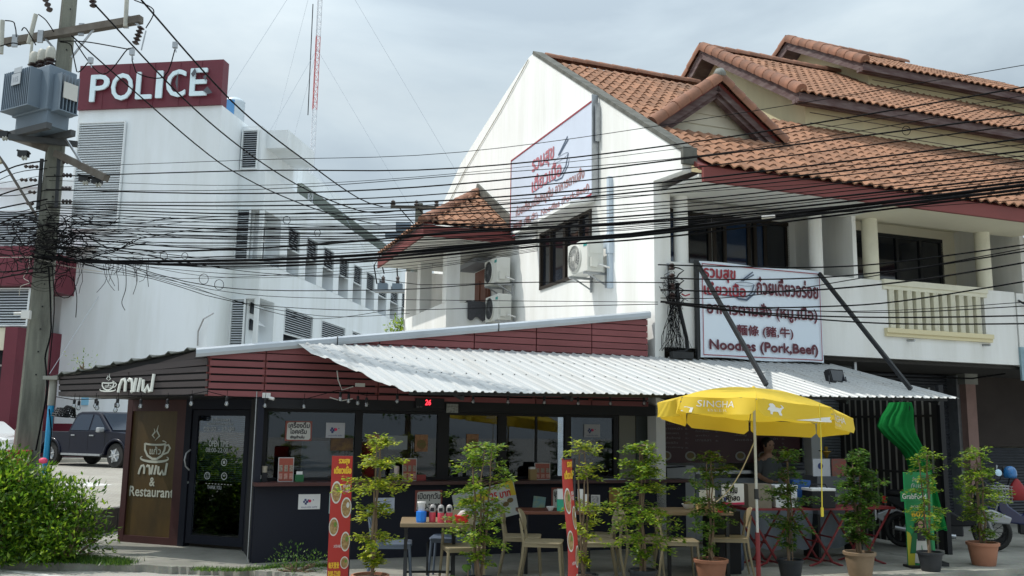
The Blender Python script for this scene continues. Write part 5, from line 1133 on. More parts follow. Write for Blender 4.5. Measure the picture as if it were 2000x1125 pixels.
# tables
T1 = thing('table', 'wood-topped table on an old black treadle base carrying the condiments', 'table', gx(838, 10.3), TH * .25)
zt1 = .71
MB().box(-.28, .46, -.33, .35, zt1 - .045, zt1).build('tabletop', wood_top, T1, bevel=.008)
q = MB()
for x in (-.22, .30):
    q.build if 0 else None
    s_ = MB(); s_.beam((x, -.22, .0), (x, -.1, .40), .035, .035).beam((x, .22, .0), (x, .1, .40), .035, .035).beam((x, -.1, .40), (x, -.2, .66), .035, .035).beam((x, .1, .40), (x, .2, .66), .035, .035).box(x - .02, x + .02, -.26, .26, 0, .035).box(x - .02, x + .02, -.24, .24, .63, .665)
    s_.tube([(x, .1 * math.cos(t * .5), .2 + .1 * math.sin(t * .5)) for t in range(13)], .01, 5).tube([(x, .05 * math.cos(t * .5), .5 + .08 * math.sin(t * .5)) for t in range(13)], .009, 5); s_.build('leg', steel_m, T1)
MB().tube([(-.2, 0, .16), (.28, 0, .16)], .014, 6).build('stretcher', steel_m, T1)
MB().tube([(.02, .17 * math.cos(t * .4), .3 + .17 * math.sin(t * .4)) for t in range(17)], .012, 5).tube([(.02, -.15, .3), (.02, .15, .3)], .01, 4).build('treadle_wheel', steel_m, T1)
T2 = thing('table', 'narrow reddish brown table behind the twisted banner with paper goods on it', 'table', gx(1092, 11.5), TH * .3)
MB().box(-.50, .42, -.22, .3, .70, .74).build('tabletop', red_top, T2, bevel=.006)
for x in (-.42, .34):
    for y in (-.15, .22): MB().box(x - .02, x + .02, y - .02, y + .02, 0, .70).build('leg', steel_m, T2)
T3 = thing('table', 'light wood table with a white bowl, between the two right-hand shrubs', 'table', gx(1348, 11.5), TH * .3)
MB().box(-.42, .42, -.32, .38, .72, .76).build('tabletop', wood_top, T3, bevel=.006)
for x in (-.36, .36):
    for y in (-.25, .3): MB().box(x - .02, x + .02, y - .02, y + .02, 0, .72).build('leg', steel_m, T3)
MB().box(.30, .60, -.05, .5, 0, .75).build('side_panel', black_m, T3)
# folding tables
fr0 = thing('folding_table', 'left red folding table with crossed legs, carrying the plain carton', 'table', gx(1488, 12.35), TH * .55, group='red folding tables in the parasol shade')
def foldtable(T):
    MB().box(-.38, .38, -.25, .25, .715, .745).build('tabletop', rust_red, T)
    for sy in (-1, 1):
        y = sy * .21
        MB().tube([(-.34, y, .71), (.08, y * .93, .05), (.22, y, .0)], .016, 6).build('leg', rust_red, T)
        MB().tube([(.34, y * .88, .71), (-.08, y * .85, .05), (-.24, y * .88, .0)], .016, 6).build('leg', rust_red, T)
    MB().tube([(.08, -.2, .05), (.08, .2, .05)], .013, 6).tube([(-.08, -.18, .05), (-.08, .18, .05)], .013, 6).build('cross_bar', rust_red, T); MB().tube([(-.08, -.2, .30), (-.08, .2, .30)], .012, 6).tube([(.1, -.2, .36), (.1, .2, .36)], .012, 6).build('cross_bar', rust_red, T)
foldtable(fr0)
for px, D, lab in ((1590, 12.5, 'middle red folding table with crossed legs, under the black cooler'), (1672, 12.75, 'right red folding table with crossed legs, partly behind the dense shrub')):
    c = copy_tree(fr0); c.location = gx(px, D); c['label'] = lab
wc = thing('tarpaulin', 'pale grey-blue sheet hanging along the counter behind the folding tables', 'sheet', gx(1560, 13.0), TH)
q = MB(); nn2 = 30
for i in range(nn2 + 1):
    x = -.85 + 1.75 * i / nn2
    for (z, dy) in ((.66, 0), (.4, .03), (.14 + .03 * math.sin(i * .7), .05)): q.v.append(Vector((x, dy + .02 * math.sin(i * 1.1 + z * 3), z)))
for i in range(nn2):
    for j in range(2): q.f.append((i * 3 + j, i * 3 + j + 1, i * 3 + 4 + j, i * 3 + 3 + j))
q.build('cloth', mat('grey_blue_cloth', (.23, .27, .32), .7, ns=2, amt=.3), wc, smooth='all', fix=False)
# ---- goods on tables
def loc_on(T, x, y, z): return Matrix.Rotation(T.rotation_euler.z, 3, 'Z') @ Vector((x, y, 0)) + T.location + Vector((0, 0, z))
z_ = zt1
hb = thing('cutlery_holder', 'bright blue plastic holder with a white napkin roll on the condiment table', 'holder', loc_on(T1, -.06, -.25, z_), 0)
MB().lathe([(.05, 0), (.055, .02), (.055, .115), (.05, .118)], 8).build('holder_body', mat('bright_blue_plastic', (.012, .20, .75), .35), hb); MB().lathe([(.03, .08), (.042, .2), (.05, .215), (.03, .20)], 9, (0, 0, 0)).build('napkin_roll', paper_m, hb, smooth='all')
for k, (x, y, lab) in enumerate(((.06, -.22, 'pink squeeze bottle nearest the blue cutlery holder'), (.15, -.27, 'middle one of three pink squeeze bottles on the condiment table'), (.24, -.25, 'pink squeeze bottle next to the red tissue box'))):
    B_ = thing('condiment_bottle', lab, 'bottle', loc_on(T1, x, y, z_), 0, group='pink condiment bottles')
    MB().lathe([(.034, 0), (.036, .01), (.036, .10), (.034, .105)], 14).build('liquid', mat('pink_liquid', (.62, .07, .10), .25), B_, smooth=True)
    MB().lathe([(.035, .105), (.036, .15), (.028, .175), (.012, .188), (.0, .19)], 14).build('bottle_top', mat('clear_bottle', (.38, .36, .36), .15, ns=20, amt=.6), B_, smooth=True); MB().box(-.02, .02, -.038, -.034, .118, .155).build('label_print', ink, B_)
tb = thing('tissue_box', 'red tissue box with white tissue sticking out', 'tissue box', loc_on(T1, .37, -.24, z_), 0)
MB().box(-.075, .075, -.06, .06, 0, .075).build('box_body', mat('bright_red', (.62, .012, .012), .35), tb, bevel=.005); MB().add([(-.05, 0, .07), (.04, -.01, .07), (.02, .02, .10), (.045, 0, .135), (-.01, .01, .12)], [(0, 1, 3, 4), (1, 2, 3), (0, 4, 2)]).build('tissue', paper_m, tb, fix=False)
# things on the shop counter
def on_counter(name, lab, cat, px, v0, z0=1.0):
    p = onv(px, 930, v0); return S_thing(name, lab, cat, p.x, v0, z0)
bt = on_counter('sauce_bottle', 'small green-capped bottle at the left end of the counter', 'bottle', 506, .05)
MB().lathe([(.03, 0), (.032, .01), (.032, .09), (.012, .13), (.012, .155)], 12).build('bottle_body', mat('dark_green_glass', (.02, .07, .05), .12), bt, smooth=True); MB().lathe([(.015, .155), (.015, .178), (0, .18)], 10).build('cap', mat('green_cap', (.02, .3, .12), .4), bt); MB().lathe([(.0325, .04), (.0325, .085)], 12).build('paper_label', paper_m, bt)
cpz = on_counter('cup_stack', 'stack of paper cups in a black stand next to the small bottle', 'cups', 516, .05)
MB().box(-.035, .035, -.035, .035, 0, .12).build('stand', black_m, cpz); MB().lathe([(.033, .12), (.036, .20), (.03, .20)], 12).build('cup', mat('kraft_cup', (.38, .34, .27), .7), cpz)
def menu_stand(px, w, h, lab, D=.06, col=None):
    T = on_counter('menu_stand', lab, 'menu stand', px, D); MB().box(-w / 2, w / 2, 0, .012, 0, h, Matrix.Rotation(-.08, 4, 'X')).build('frame', mat('silver_frame', (.45, .45, .45), .4), T)
    MB().box(-w / 2 + .01, w / 2 - .01, -.004, -.001, .01, h - .01, Matrix.Rotation(-.08, 4, 'X')).build('menu_sheet', col or mat('orange_print', (.30, .06, .035), .4), T)
    for i in range(3):
        x = -w / 2 + w * (i + .5) / 3; MB().box(x - w * .11, x + w * .11, -.009, -.005, h * .42, h * .68, Matrix.Rotation(-.08, 4, 'X')).build('jar_print', mat('dull_jar_print', (.18, .14, .11), .5, ns=40, amt=.8, col2=(.5, .4, .3)), T); MB().box(x - w * .11, x + w * .11, -.009, -.005, h * .1, h * .34, Matrix.Rotation(-.08, 4, 'X')).build('jar_print', mat('dull_pink_print', (.40, .14, .12), .5, ns=40, amt=.8, col2=(.5, .4, .3)), T)
    return T
menu_stand(558, .20, .31, 'upright orange menu in a silver stand beside the green box'); menu_stand(800, .20, .30, 'silver-framed menu stand behind the first plant, on the counter'); menu_stand(1060, .24, .24, 'orange menu card near the seated person on the counter')
gb = on_counter('card_box', 'small green box with a white paper on the counter', 'box', 585, .04); MB().box(-.055, .055, 0, .07, 0, .09).build('box_body', mat('deep_green', (.015, .13, .045), .4), gb); MB().box(-.04, .04, .02, .025, .09, .13).build('slip', paper_m, gb)
cs = on_counter('cup_stack', 'tall pale cup stack left of the silver-framed menu', 'cups', 774, .05); MB().lathe([(.028, 0), (.038, .19), (.036, .2), (0, .2)], 14).build('cups', mat('pale_pink_cup', (.55, .45, .43), .6), cs, smooth=True)
rb = on_counter('red_box', 'small red box right of the silver-framed menu', 'box', 823, .05); MB().box(-.065, .065, 0, .08, 0, .08).build('box_body', mat('dull_red_box', (.25, .03, .03), .5), rb)
yb_ = on_counter('card_box', 'beige card boxes standing beside the seated person on the counter', 'box', 1042, .05); MB().box(-.05, .05, 0, .07, 0, .15).build('box_body', mat('kraft_card', (.35, .24, .11), .8), yb_); MB().box(-.04, .05, .02, .09, .15, .18).build('slip', paper_m, yb_)
tr1 = on_counter('paper_stack', 'papers lying on the counter right of the seated person', 'papers', 1195, .0); MB().box(-.18, .18, -.08, .08, 0, .012).build('sheet', mat('blue_grey_paper', (.35, .38, .45), .6), tr1)
# posters pinned to counter wall and panes (S frame)
def poster(name, lab, cat, x0, y0, x1, y1, v0, m, tilt=0.0, th=.006, parts=()):
    a = onv(x0, y1, v0); b_ = onv(x1, y0, v0); T = S_thing(name, lab, cat, a.x, v0, a.z); T.rotation_euler = (0, tilt, TH); w, h = b_.x - a.x, b_.z - a.z
    MB().box(0, w, 0, th, 0, h).build('sheet', m, T); 
    for p in parts: p(T, w, h)
    return T
def jig(T, w, h):
    for (x, z, r) in ((.32, .62, .07), (.40, .5, .075), (.26, .5, .06), (.34, .38, .07), (.45, .6, .05)): flat([(w * x - h * r, h * z - h * r), (w * x + h * r, h * z - h * r), (w * x + h * r, h * z + h * r), (w * x - h * r, h * z + h * r)], -.003, 'puzzle_mark', ink_n, T)
    flat(disc_pts(h * .1, 12, w * .52, h * .55), -.005, 'heart_mark', mat('pink_ink', (.6, .03, .10), .6), T); flat(disc_pts(h * .035, 8, w * .68, h * .62), -.005, 'dot_mark', ink_n, T)
    text('คนละครึ่ง พลัส', w * .14, w * .86, h * .1, h * .22, -.004, ink_n, T)
pw = paper_m
poster('notice', 'white notice with navy puzzle logo pinned on the navy counter wall', 'notice', 582, 965, 626, 995, -.008, pw, 0, parts=[jig])
poster('notice', 'white notice with puzzle logo stuck to the left shop window', 'notice', 636, 826, 674, 855, .285, mat('paper_behind_light', (.42, .43, .46), .7), 0, parts=[jig])
poster('notice', 'white notice with small dark logo on the rightmost window', 'notice', 1141, 829, 1172, 854, .285, MC['paper_behind_light'], 0, parts=[jig])
pt_red = mat('brick_red_print', (.26, .07, .055), .6, ns=8, amt=.4); pt_w = mat('off_white_print', (.55, .55, .52), .6)
def lines(*rows):
    def f(T, w, h):
        flat([(w * .06, h * .12), (w * .1, h * .06), (w * .9, h * .06), (w * .95, h * .14), (w * .93, h * .88), (w * .88, h * .95), (w * .12, h * .93), (w * .07, h * .86)], -.004, 'pale_field', pt_w, T)
        for (s, x0, x1, z0_, z1_) in rows: text(s, w * x0, w * x1, h * z0_, h * z1_, -.006, ink, T, bold=.0025)
    return f
poster('poster', 'red-edged Thai drinks and ice cream poster on the left shop window', 'poster', 556, 823, 610, 861, .285, pt_red, 0, parts=[lines(('เครื่องดื่ม', .12, .9, .66, .95), ('ไอศครีม', .18, .8, .36, .62), ('เชิญด้านใน', .2, .72, .1, .28))])
poster('poster', 'red-edged open-daily poster behind the condiment bottles', 'poster', 810, 957, 864, 1000, -.01, pt_red, 0, parts=[lines(('เปิดทุกวัน', .1, .92, .5, .88), ('8:00-22:00', .1, .9, .12, .38))])
poster('poster', 'red-edged drinks poster on the counter wall behind the twisted banner', 'poster', 1077, 952, 1122, 995, -.01, pt_red, 0, parts=[lines(('เครื่องดื่ม', .1, .92, .62, .92), ('ไอศครีม', .14, .8, .34, .6), ('เชิญ', .3, .7, .08, .3))])
def scribble(T, w, h):
    rnd = random.Random(3)
    for k in range(3): band([(w * (.1 + .075 * i), h * (.75 - .22 * k + rnd.uniform(-.04, .04))) for i in range(11)], .004, -.003, 'handwriting', ink_n, T)
poster('notice', 'handwritten pale blue paper notice behind the leftmost potted shrub', 'notice', 729, 972, 771, 1002, -.01, mat('pale_blue_paper', (.50, .56, .68), .7), 0, parts=[scribble])
poster('poster', 'half-hidden red and pale card left of the tall red banner', 'poster', 642, 962, 662, 1003, -.01, mat('pale_teal_card', (.35, .5, .5), .6))
cardm = mat('food_card', (.33, .17, .08), .6, ns=18, amt=.8, col2=(.14, .06, .03))
def pic(T, w, h): flat(disc_pts(h * .28, 16, w * .5, h * .42), -.004, 'food_print', food_m, T)
poster('poster', 'orange drinks poster pinned to the counter wall right of the banner', 'poster', 1190, 952, 1216, 989, -.01, mat('orange_drink_print', (.42, .22, .05), .5, ns=10, amt=.8, col2=(.1, .12, .03)), 0)
poster('poster', 'small blue and green drinks poster tilted on the counter wall', 'poster', 1040, 968, 1064, 992, -.01, mat('blue_green_print', (.16, .32, .38), .5, ns=14, amt=.9, col2=(.35, .4, .2)), .12)
poster('menu_card', 'orange food card on the second pane, above the first plant', 'menu card', 717, 849, 741, 876, .285, cardm, 0, parts=[pic]); poster('menu_card', 'orange food card at the right of the second pane', 'menu card', 810, 849, 836, 882, .285, cardm, 0, parts=[pic])
poster('menu_card', 'blank grey sheet between two orange cards on the second pane', 'sheet', 757, 851, 796, 878, .285, mat('grey_sheet', (.20, .23, .24), .5)); poster('menu_card', 'dark brown card with gold print above the tall red banner', 'menu card', 645, 856, 690, 880, .285, mat('brown_card', (.07, .035, .022), .6, ns=9, amt=.7, col2=(.2, .12, .03)))
poster('menu_card', 'orange food card in the third pane behind the leafy shrub', 'menu card', 911, 848, 935, 880, .285, cardm, 0, parts=[pic]); poster('menu_card', 'small pale switch plate in the second pane', 'plate', 866, 905, 880, 912, .28, mat('beige_plate', (.35, .33, .25), .6))
# digital clock
ck = poster('digital_clock', 'black digital clock showing a red 26 above the windows', 'clock', 812, 779, 868, 797, -.06, black_m, 0, .05)
text('26', .13, .21, .045, .115, -.004, mat('led_red', (.5, .0, .0), .5, emit=((1, .03, .05), 2.2)), ck, bold=.002, shear=.15); text('22:40', .01, .09, .01, .03, -.004, dimw, ck)
pcam = poster('picture', 'small grey photo card under the awning right of the clock', 'card', 872, 789, 895, 806, -.03, mat('grey_photo', (.32, .34, .32), .6, ns=30, amt=.9))
# tilted promo board
def promo(T, w, h):
    flat([(w * .03, h * .62), (w * .12, h * .80), (w * .25, h * .78), (w * .5, h * .86), (w * .97, h * 1.0), (w * .99, h * .55), (w * .6, h * .6)], -.003, 'yellow_top', mat('promo_yellow', (.62, .47, .03), .5), T)
    pts = []
    for i in range(20): r = (.30 if i % 2 else .22); pts.append((w * .72 + h * r * 1.3 * math.cos(i * .314), h * .66 + h * r * math.sin(i * .314)))
    flat(pts, -.006, 'burst', pt_w, T); text('25 บาท', w * .58, w * .9, h * .57, h * .76, -.009, mat('hot_red_ink', (.55, .03, .03), .6), T, bold=.004)
    for i, (x, z) in enumerate(((.55, .2), (.68, .26), (.80, .36), (.88, .44), (.45, .34), (.3, .3))): flat(disc_pts(h * .10, 12, w * x, h * z, h * .07), -.007, 'snack_print', food_m, T)
    text('เริ่มต้น', w * .55, w * .7, h * .42, h * .5, -.007, ink_n, T)
PRB = poster('promo_board', 'tilted yellow and white snack promo board showing 25, leaning on the wall', 'promo board', 893, 972, 1016, 1042, -.30, mat('promo_white', (.46, .49, .48), .6), 0, .02)
PRB.location = W(onv(895, 1028, -.3).x, -.3, onv(895, 1028, -.3).z - .04); PRB.rotation_euler = (0, -.21, TH); promo(PRB, 1.0 * (onv(1016, 1000, -.3).x - onv(893, 1000, -.3).x), onv(960, 972, -.3).z - onv(960, 1042, -.3).z)
# ---- goods on table 2 / 3 / folding tables
def T_at(px, D, z): P = gx(px, D); P.z = z; return P
g = thing('drink_cups', 'green and white cup stack on the table behind the twisted banner', 'cups', T_at(1098, 11.35, .74), 0); MB().box(-.06, .05, -.04, .04, 0, .14).build('lower_pack', mat('mint_green', (.03, .38, .25), .5), g); MB().box(-.055, .055, -.045, .045, .14, .26).build('upper_pack', paper_m, g)
g = thing('paper_cups', 'white paper cups and tissue pack right of the twisted banner', 'cups', T_at(1140, 11.35, .74), 0)
for x, h in ((-.04, .26), (.03, .20)): MB().lathe([(.03, 0), (.035, h), (0, h)], 12, (x, 0, 0)).build('cup', paper_m, g, smooth=True)
g = thing('table_menu', 'small grey framed menu on the table behind the banner', 'menu stand', T_at(1163, 11.4, .74), 0); MB().box(-.055, .055, 0, .01, 0, .19).build('frame', mat('silver_frame', (.45, .45, .45), .4), g); MB().box(-.047, .047, -.004, 0, .01, .18).build('sheet', mat('grey_print', (.12, .12, .13), .6, ns=30, amt=.8, col2=(.5, .5, .5)), g)
g = thing('bowl', 'white bowl with food on the light wood table', 'bowl', T_at(1342, 11.6, .76), 0); MB().lathe([(.03, 0), (.05, .01), (.085, .065), (.08, .065), (.05, .03)], 18).build('bowl_body', paper_m, g, smooth=True); MB().lathe([(0, .10), (.05, .08), (.07, .055), (0, .05)], 10).build('food', food_m, g)
g = thing('small_bowl', 'little white bowl at the left end of the reddish table', 'bowl', T_at(1076, 11.35, .74), 0); MB().lathe([(.025, 0), (.055, .05), (.05, .05)], 14).build('bowl_body', paper_m, g, smooth=True)
g = thing('condiment_caddy', 'wood caddy with white papers and red lid at the table edge by the pot', 'caddy', T_at(1376, 11.2, .76), .1)
MB().box(-.11, .12, -.07, .07, 0, .10).build('tray', mat('caddy_wood', (.42, .28, .12), .6), g); MB().box(-.09, .0, -.04, -.035, .08, .26).box(.0, .11, -.01, -.005, .06, .30).box(-.04, .05, .03, .035, .1, .24).build('papers', paper_m, g); MB().box(.13, .20, -.06, .05, 0, .075).build('red_tub', MC['bright_red'], g)
g = thing('drink_sign', 'white sign in Thai for drinks and vegetables on the dark end of the table', 'sign', T_at(1407, 11.9, .80), .1); MB().box(0, .29, -.01, .02, 0, .26).build('sign_board', paper_m, g)
text('น้ำดื่ม', .05, .2, .14, .25, -.012, ink, g, bold=.004); text('ผักสด', .05, .23, .05, .12, -.012, ink, g, bold=.004); flat([(.0, .0), (.29, .0), (.29, .03), (.15, .022), (0, .03)], -.013, 'printed_band', MC['pink_ink'], g); flat([(.02, .03), (.05, .03), (.05, .09), (.02, .09)], -.014, 'bottle_print', ink_n, g)
g = thing('cardboard_box', 'grey-brown carton with small black print on the left folding table', 'box', T_at(1476, 12.2, .745), .12); MB().box(-.17, .14, -.12, .12, 0, .30).build('carton', mat('carton_board', (.24, .21, .165), .85, ns=2, amt=.3), g); MB().box(-.172, .142, -.122, .122, .285, .305).build('lid', mat('carton_board', (.24, .21, .165), .85), g); text('▲♻', -.05, .02, .1, .15, -.124, ink, g)
g = thing('foam_box', 'white foam ice box next to the carton', 'box', T_at(1522, 12.3, .745), .12); MB().box(-.14, .16, -.14, .14, 0, .24).build('box_body', mat('foam_box_white', (.66, .68, .70), .8), g, bevel=.01); MB().box(-.15, .17, -.15, .15, .24, .29).build('lid', MC['foam_box_white'], g, bevel=.01)
g = thing('cooler', 'black cooler with white lid and handle on the middle folding table', 'cooler', T_at(1594, 12.3, .745), .2); MB().box(-.17, .17, -.13, .13, 0, .22).build('cooler_body', black_m, g, bevel=.012); MB().box(-.175, .175, -.135, .135, .22, .255).build('lid', paper_m, g, bevel=.008); MB().tube([(-.13, 0, .25), (-.1, 0, .30), (.1, 0, .30), (.13, 0, .25)], .01, 6).build('handle', black_m, g)
g = thing('blue_crate', 'blue plastic tub between foam box and cooler', 'tub', T_at(1557, 12.6, .745), .1); MB().box(-.12, .12, -.1, .1, 0, .34).build('tub_body', mat('mid_blue', (.02, .09, .30), .5), g)
g = thing('display_cabinet', 'low grey cabinet with two pictures standing behind the cooler', 'cabinet', T_at(1628, 13.05, 0), TH * .8)
MB().box(-.30, .42, 0, .4, .60, 1.12).build('cabinet_body', mat('cabinet_grey', (.10, .11, .125), .5, ns=2, amt=.3), g); MB().box(-.30, .42, -.02, 0, .84, .87).build('cabinet_rail', galv_m, g); MB().box(-.30, -.26, .02, .38, 0, .6).box(.38, .42, .02, .38, 0, .6).build('leg', steel_m, g)
g2 = thing('picture', 'white puzzle-logo picture on the grey cabinet', 'picture', T_at(1602, 13.0, 1.12), TH * .8); MB().box(-.14, .14, 0, .01, 0, .24).build('sheet', mat('paper_shade', (.5, .52, .56), .7), g2); jig(g2, .28, .24) if 0 else flat(disc_pts(.045, 8, -.02, .14), -.003, 'logo', ink_n, g2)
g2 = thing('picture', 'dark food picture right of the puzzle picture on the cabinet', 'picture', T_at(1636, 13.1, 1.12), TH * .8); MB().box(-.12, .12, 0, .01, 0, .24).build('sheet', mat('dark_food_print', (.16, .10, .08), .6, ns=14, amt=.9, col2=(.35, .05, .04)), g2)
g = thing('incense_pot', 'small gold and black offering pot on the cabinet by the shutter', 'ornament', T_at(1612, 13.2, 1.36), 0); MB().lathe([(.02, 0), (.03, .05), (.06, .09), (.075, .10), (.02, .11), (.03, .16), (0, .17)], 10).build('pot_body', mat('old_gold', (.35, .22, .04), .35, .6), g, smooth='all'); MB().box(-.10, .10, -.02, .02, .10, .115).build('wings', black_m, g)
g = thing('water_jug', 'blue-grey water jug on the floor under the chair by the folding tables', 'jug', gx(1427, 11.9), 0); MB().lathe([(.12, 0), (.13, .03), (.13, .30), (.08, .38), (.04, .42), (.04, .46), (0, .46)], 14).build('jug_body', mat('dark_blue_jug', (.03, .05, .09), .3), g, smooth=True)
g = thing('concrete_block', 'pale concrete block on the ground beside the parasol pole', 'block', gx(1492, 10.55), .1); MB().box(-.08, .1, -.08, .08, 0, .06).build('block_body', conc_m, g, bevel=.008)
# =====================================================================  PARASOL
UP = gx(1474, 10.35); UM = thing('parasol', 'big yellow parasol with white beer lettering over the folding tables', 'parasol', UP)
MB().cyl((0, 0, .60), (-.0, 0, 2.20), .016, 10).build('pole', mat('grey_white_pole', (.50, .52, .50), .4, .2), UM, smooth=True)
MB().cyl((0, 0, 0), (0, 0, .62), .026, 10).tube([(0, 0, .06), (-.16, -.10, .0)], .016, 6).tube([(0, 0, .06), (.14, -.14, .0)], .016, 6).tube([(0, 0, .06), (.02, .2, .0)], .016, 6).build('stand', rust_red, UM); MB().cyl((0, 0, .98), (0, 0, 1.09), .026, 10).build('clamp', steel_m, UM)
CAN = bpy.data.objects.new('canopy_rig', None)
RT = Matrix.Translation((0, 0, 2.2)) @ Matrix.Rotation(math.radians(5.2), 4, Vector((0, 1, 0))) @ Matrix.Rotation(math.radians(-4.5), 4, Vector((1, 0, 0)))
UR = 1.07; UDROP = .25; VAL = .17; a0_ = math.radians(-103)
def upt(a, t, w=0.0):
    """point on the canopy: a angle, t 0 apex..1 rim, sagging between ribs"""
    k = ((a - a0_) / (math.pi / 4)) % 1; sag = 1 - .055 * math.sin(math.pi * k) * t * t - (1 - math.cos(math.pi / 8)) * math.sin(math.pi * k) * t * .9
    r = UR * t * sag; z = -UDROP * (t ** 1.75) - .02 * math.sin(math.pi * k) * t * (1 - t) * 2 + w
    return RT @ Vector((r * math.cos(a), r * math.sin(a), z))
for g_ in range(8):
    q = MB(); na, nt_ = 10, 12
    for i in range(na + 1):
        a = a0_ + math.pi / 4 * (g_ + i / na)
        for j in range(nt_ + 1): q.v.append(upt(a, .02 + .98 * j / nt_, .016 * (j / nt_) * noise.noise(Vector((math.cos(a) * 6, math.sin(a) * 6, j * .35 + g_)))))
    for i in range(na):
        for j in range(nt_): k = i * (nt_ + 1) + j; q.f.append((k, k + nt_ + 1, k + nt_ + 2, k + 1))
    q.build('canopy_panel', yellow_um, UM, smooth='all', fix=False)
    # valance, loose at its ends, rounded lower corners
    q = MB(); nv = 14
    for i in range(nv + 1):
        f = i / nv; a = a0_ + math.pi / 4 * (g_ + .015 + .97 * f); edge_ = min(f, 1 - f) * nv; h = VAL * (1 - .30 * max(0, 1 - edge_ / 1.1) ** 2)
        top = upt(a, 1); flare = .02 * math.sin(f * 7 + g_ * 2.1) + (.05 * math.sin(f * 9 + g_) if g_ in (6, 7) else .01)
        for j in range(5): 
            t = j / 4; d_o = Vector((math.cos(a), math.sin(a), 0)) * flare * t; q.v.append(top + d_o + Vector((0, 0, -h * t)))
    for i in range(nv):
        for j in range(4): k = i * 5 + j; q.f.append((k, k + 5, k + 6, k + 1))
    q.build('valance', yellow_um, UM, smooth='all', fix=False)
    p_ = upt(a0_ + math.pi / 4 * g_, 1, -.012); MB().tube([RT @ Vector((0, 0, -.06)), p_], .006, 4).build('rib', galv_m, UM)
def val_fn(g_, x_sc=1.0):
    def fn(p):
        f = p.x; a = a0_ + math.pi / 4 * (g_ + .015 + .97 * f); flare = .02 * math.sin(f * 7 + g_ * 2.1) + (.05 * math.sin(f * 9 + g_) if g_ in (6, 7) else .01)
        t = 1 - p.z; return upt(a, 1) + Vector((math.cos(a), math.sin(a), 0)) * (flare * t + .004) + Vector((0, 0, -VAL * t))
    return fn
w_um = mat('white_print_cloth', (.72, .71, .66), .6)
def print_val(g_):
    text('SINGHA', .18, .72, .42, .82, 0, w_um, UM, fn=val_fn(g_), shear=.12); text('BEER', .3, .6, .16, .32, 0, mat('faint_print', (.78, .66, .35), .6), UM, fn=val_fn(g_))
print_val(7); print_val(1); print_val(5)
# lion emblem on the front gore valance (simple heraldic outline)
def lion(g_, x0, s):
    fn = val_fn(g_); P = [(.0, .1), (.06, .1), (.07, .28), (.12, .34), (.22, .34), (.26, .1), (.34, .1), (.34, .2), (.31, .35), (.34, .55), (.42, .7), (.36, .86), (.30, .9), (.36, .74), (.27, .62), (.22, .66), (.16, .66), (.14, .8), (.08, .92), (-.0, .9), (-.04, .78), (-.0, .68), (-.05, .55), (-.08, .38), (-.0, .36)]
    tri = tessellate_polygon([[Vector((x, y, 0)) for x, y in P]]); q = MB(); q.add([fn(Vector((x0 + x * s, 0, .08 + y * .8))) for x, y in P], [tuple(t) for t in tri]); q.build('lion_emblem', w_um, UM, fix=False)
lion(0, .16, .5); 
fn = val_fn(0); q = MB(); Pq = [(.55, .02), (.99, .10), (.99, .42), (.9, .34), (.75, .18)]; tri = tessellate_polygon([[Vector((x, y, 0)) for x, y in Pq]]); q.add([fn(Vector((x, 0, y))) for x, y in Pq], [tuple(t) for t in tri]); q.build('white_corner', w_um, UM, fix=False)
for g_, Pq in ((6, [(.0, .05), (.25, .02), (.22, .4), (.05, .3)]),):
    fn = val_fn(7); q = MB(); Pq = [(.01, .10), (.14, .04), (.15, .34), (.05, .40)]; q.add([fn(Vector((x, 0, y))) for x, y in Pq], [(0, 1, 2, 3)]); q.build('white_corner', w_um, UM, fix=False)
MB().lathe([(.03, -.02), (.025, .01), (.012, .025), (0, .03)], 10, RT @ Vector((0, 0, 0))).build('finial', yellow_um, UM)
rp = thing('tie_rope', 'pale rope tying the parasol pole down to the left', 'rope', UP)
pts = []
A_ = Vector((0, 0, 1.62)); B_ = gx(1396, 10.5) - UP + Vector((0, 0, .93))
for i in range(14): t = i / 13; pts.append(A_.lerp(B_, t) + Vector((0, 0, -.10 * math.sin(math.pi * t))))
MB().tube(pts, .007, 5).build('rope', mat('rope_beige', (.42, .36, .22), .8), rp)
rp = thing('tie_rope', 'thin yellow cord hanging from the parasol rim down to the cooler', 'rope', UP)
pR = upt(a0_ + math.pi / 4 * .86, 1.0) + Vector((.0, 0, 0)); pE = Vector((pR.x - .01, pR.y, .95)); MB().tube([pR + Vector((0, -.01, .02)), pR.lerp(pE, .3) + Vector((.01, 0, 0)), pE], .006, 5).build('cord', mat('cord_yellow', (.6, .48, .04), .6), rp); MB().box(pE.x - .012, pE.x + .012, pE.y - .01, pE.y + .01, .88, .97).build('cord_knot', MC['cord_yellow'], rp)
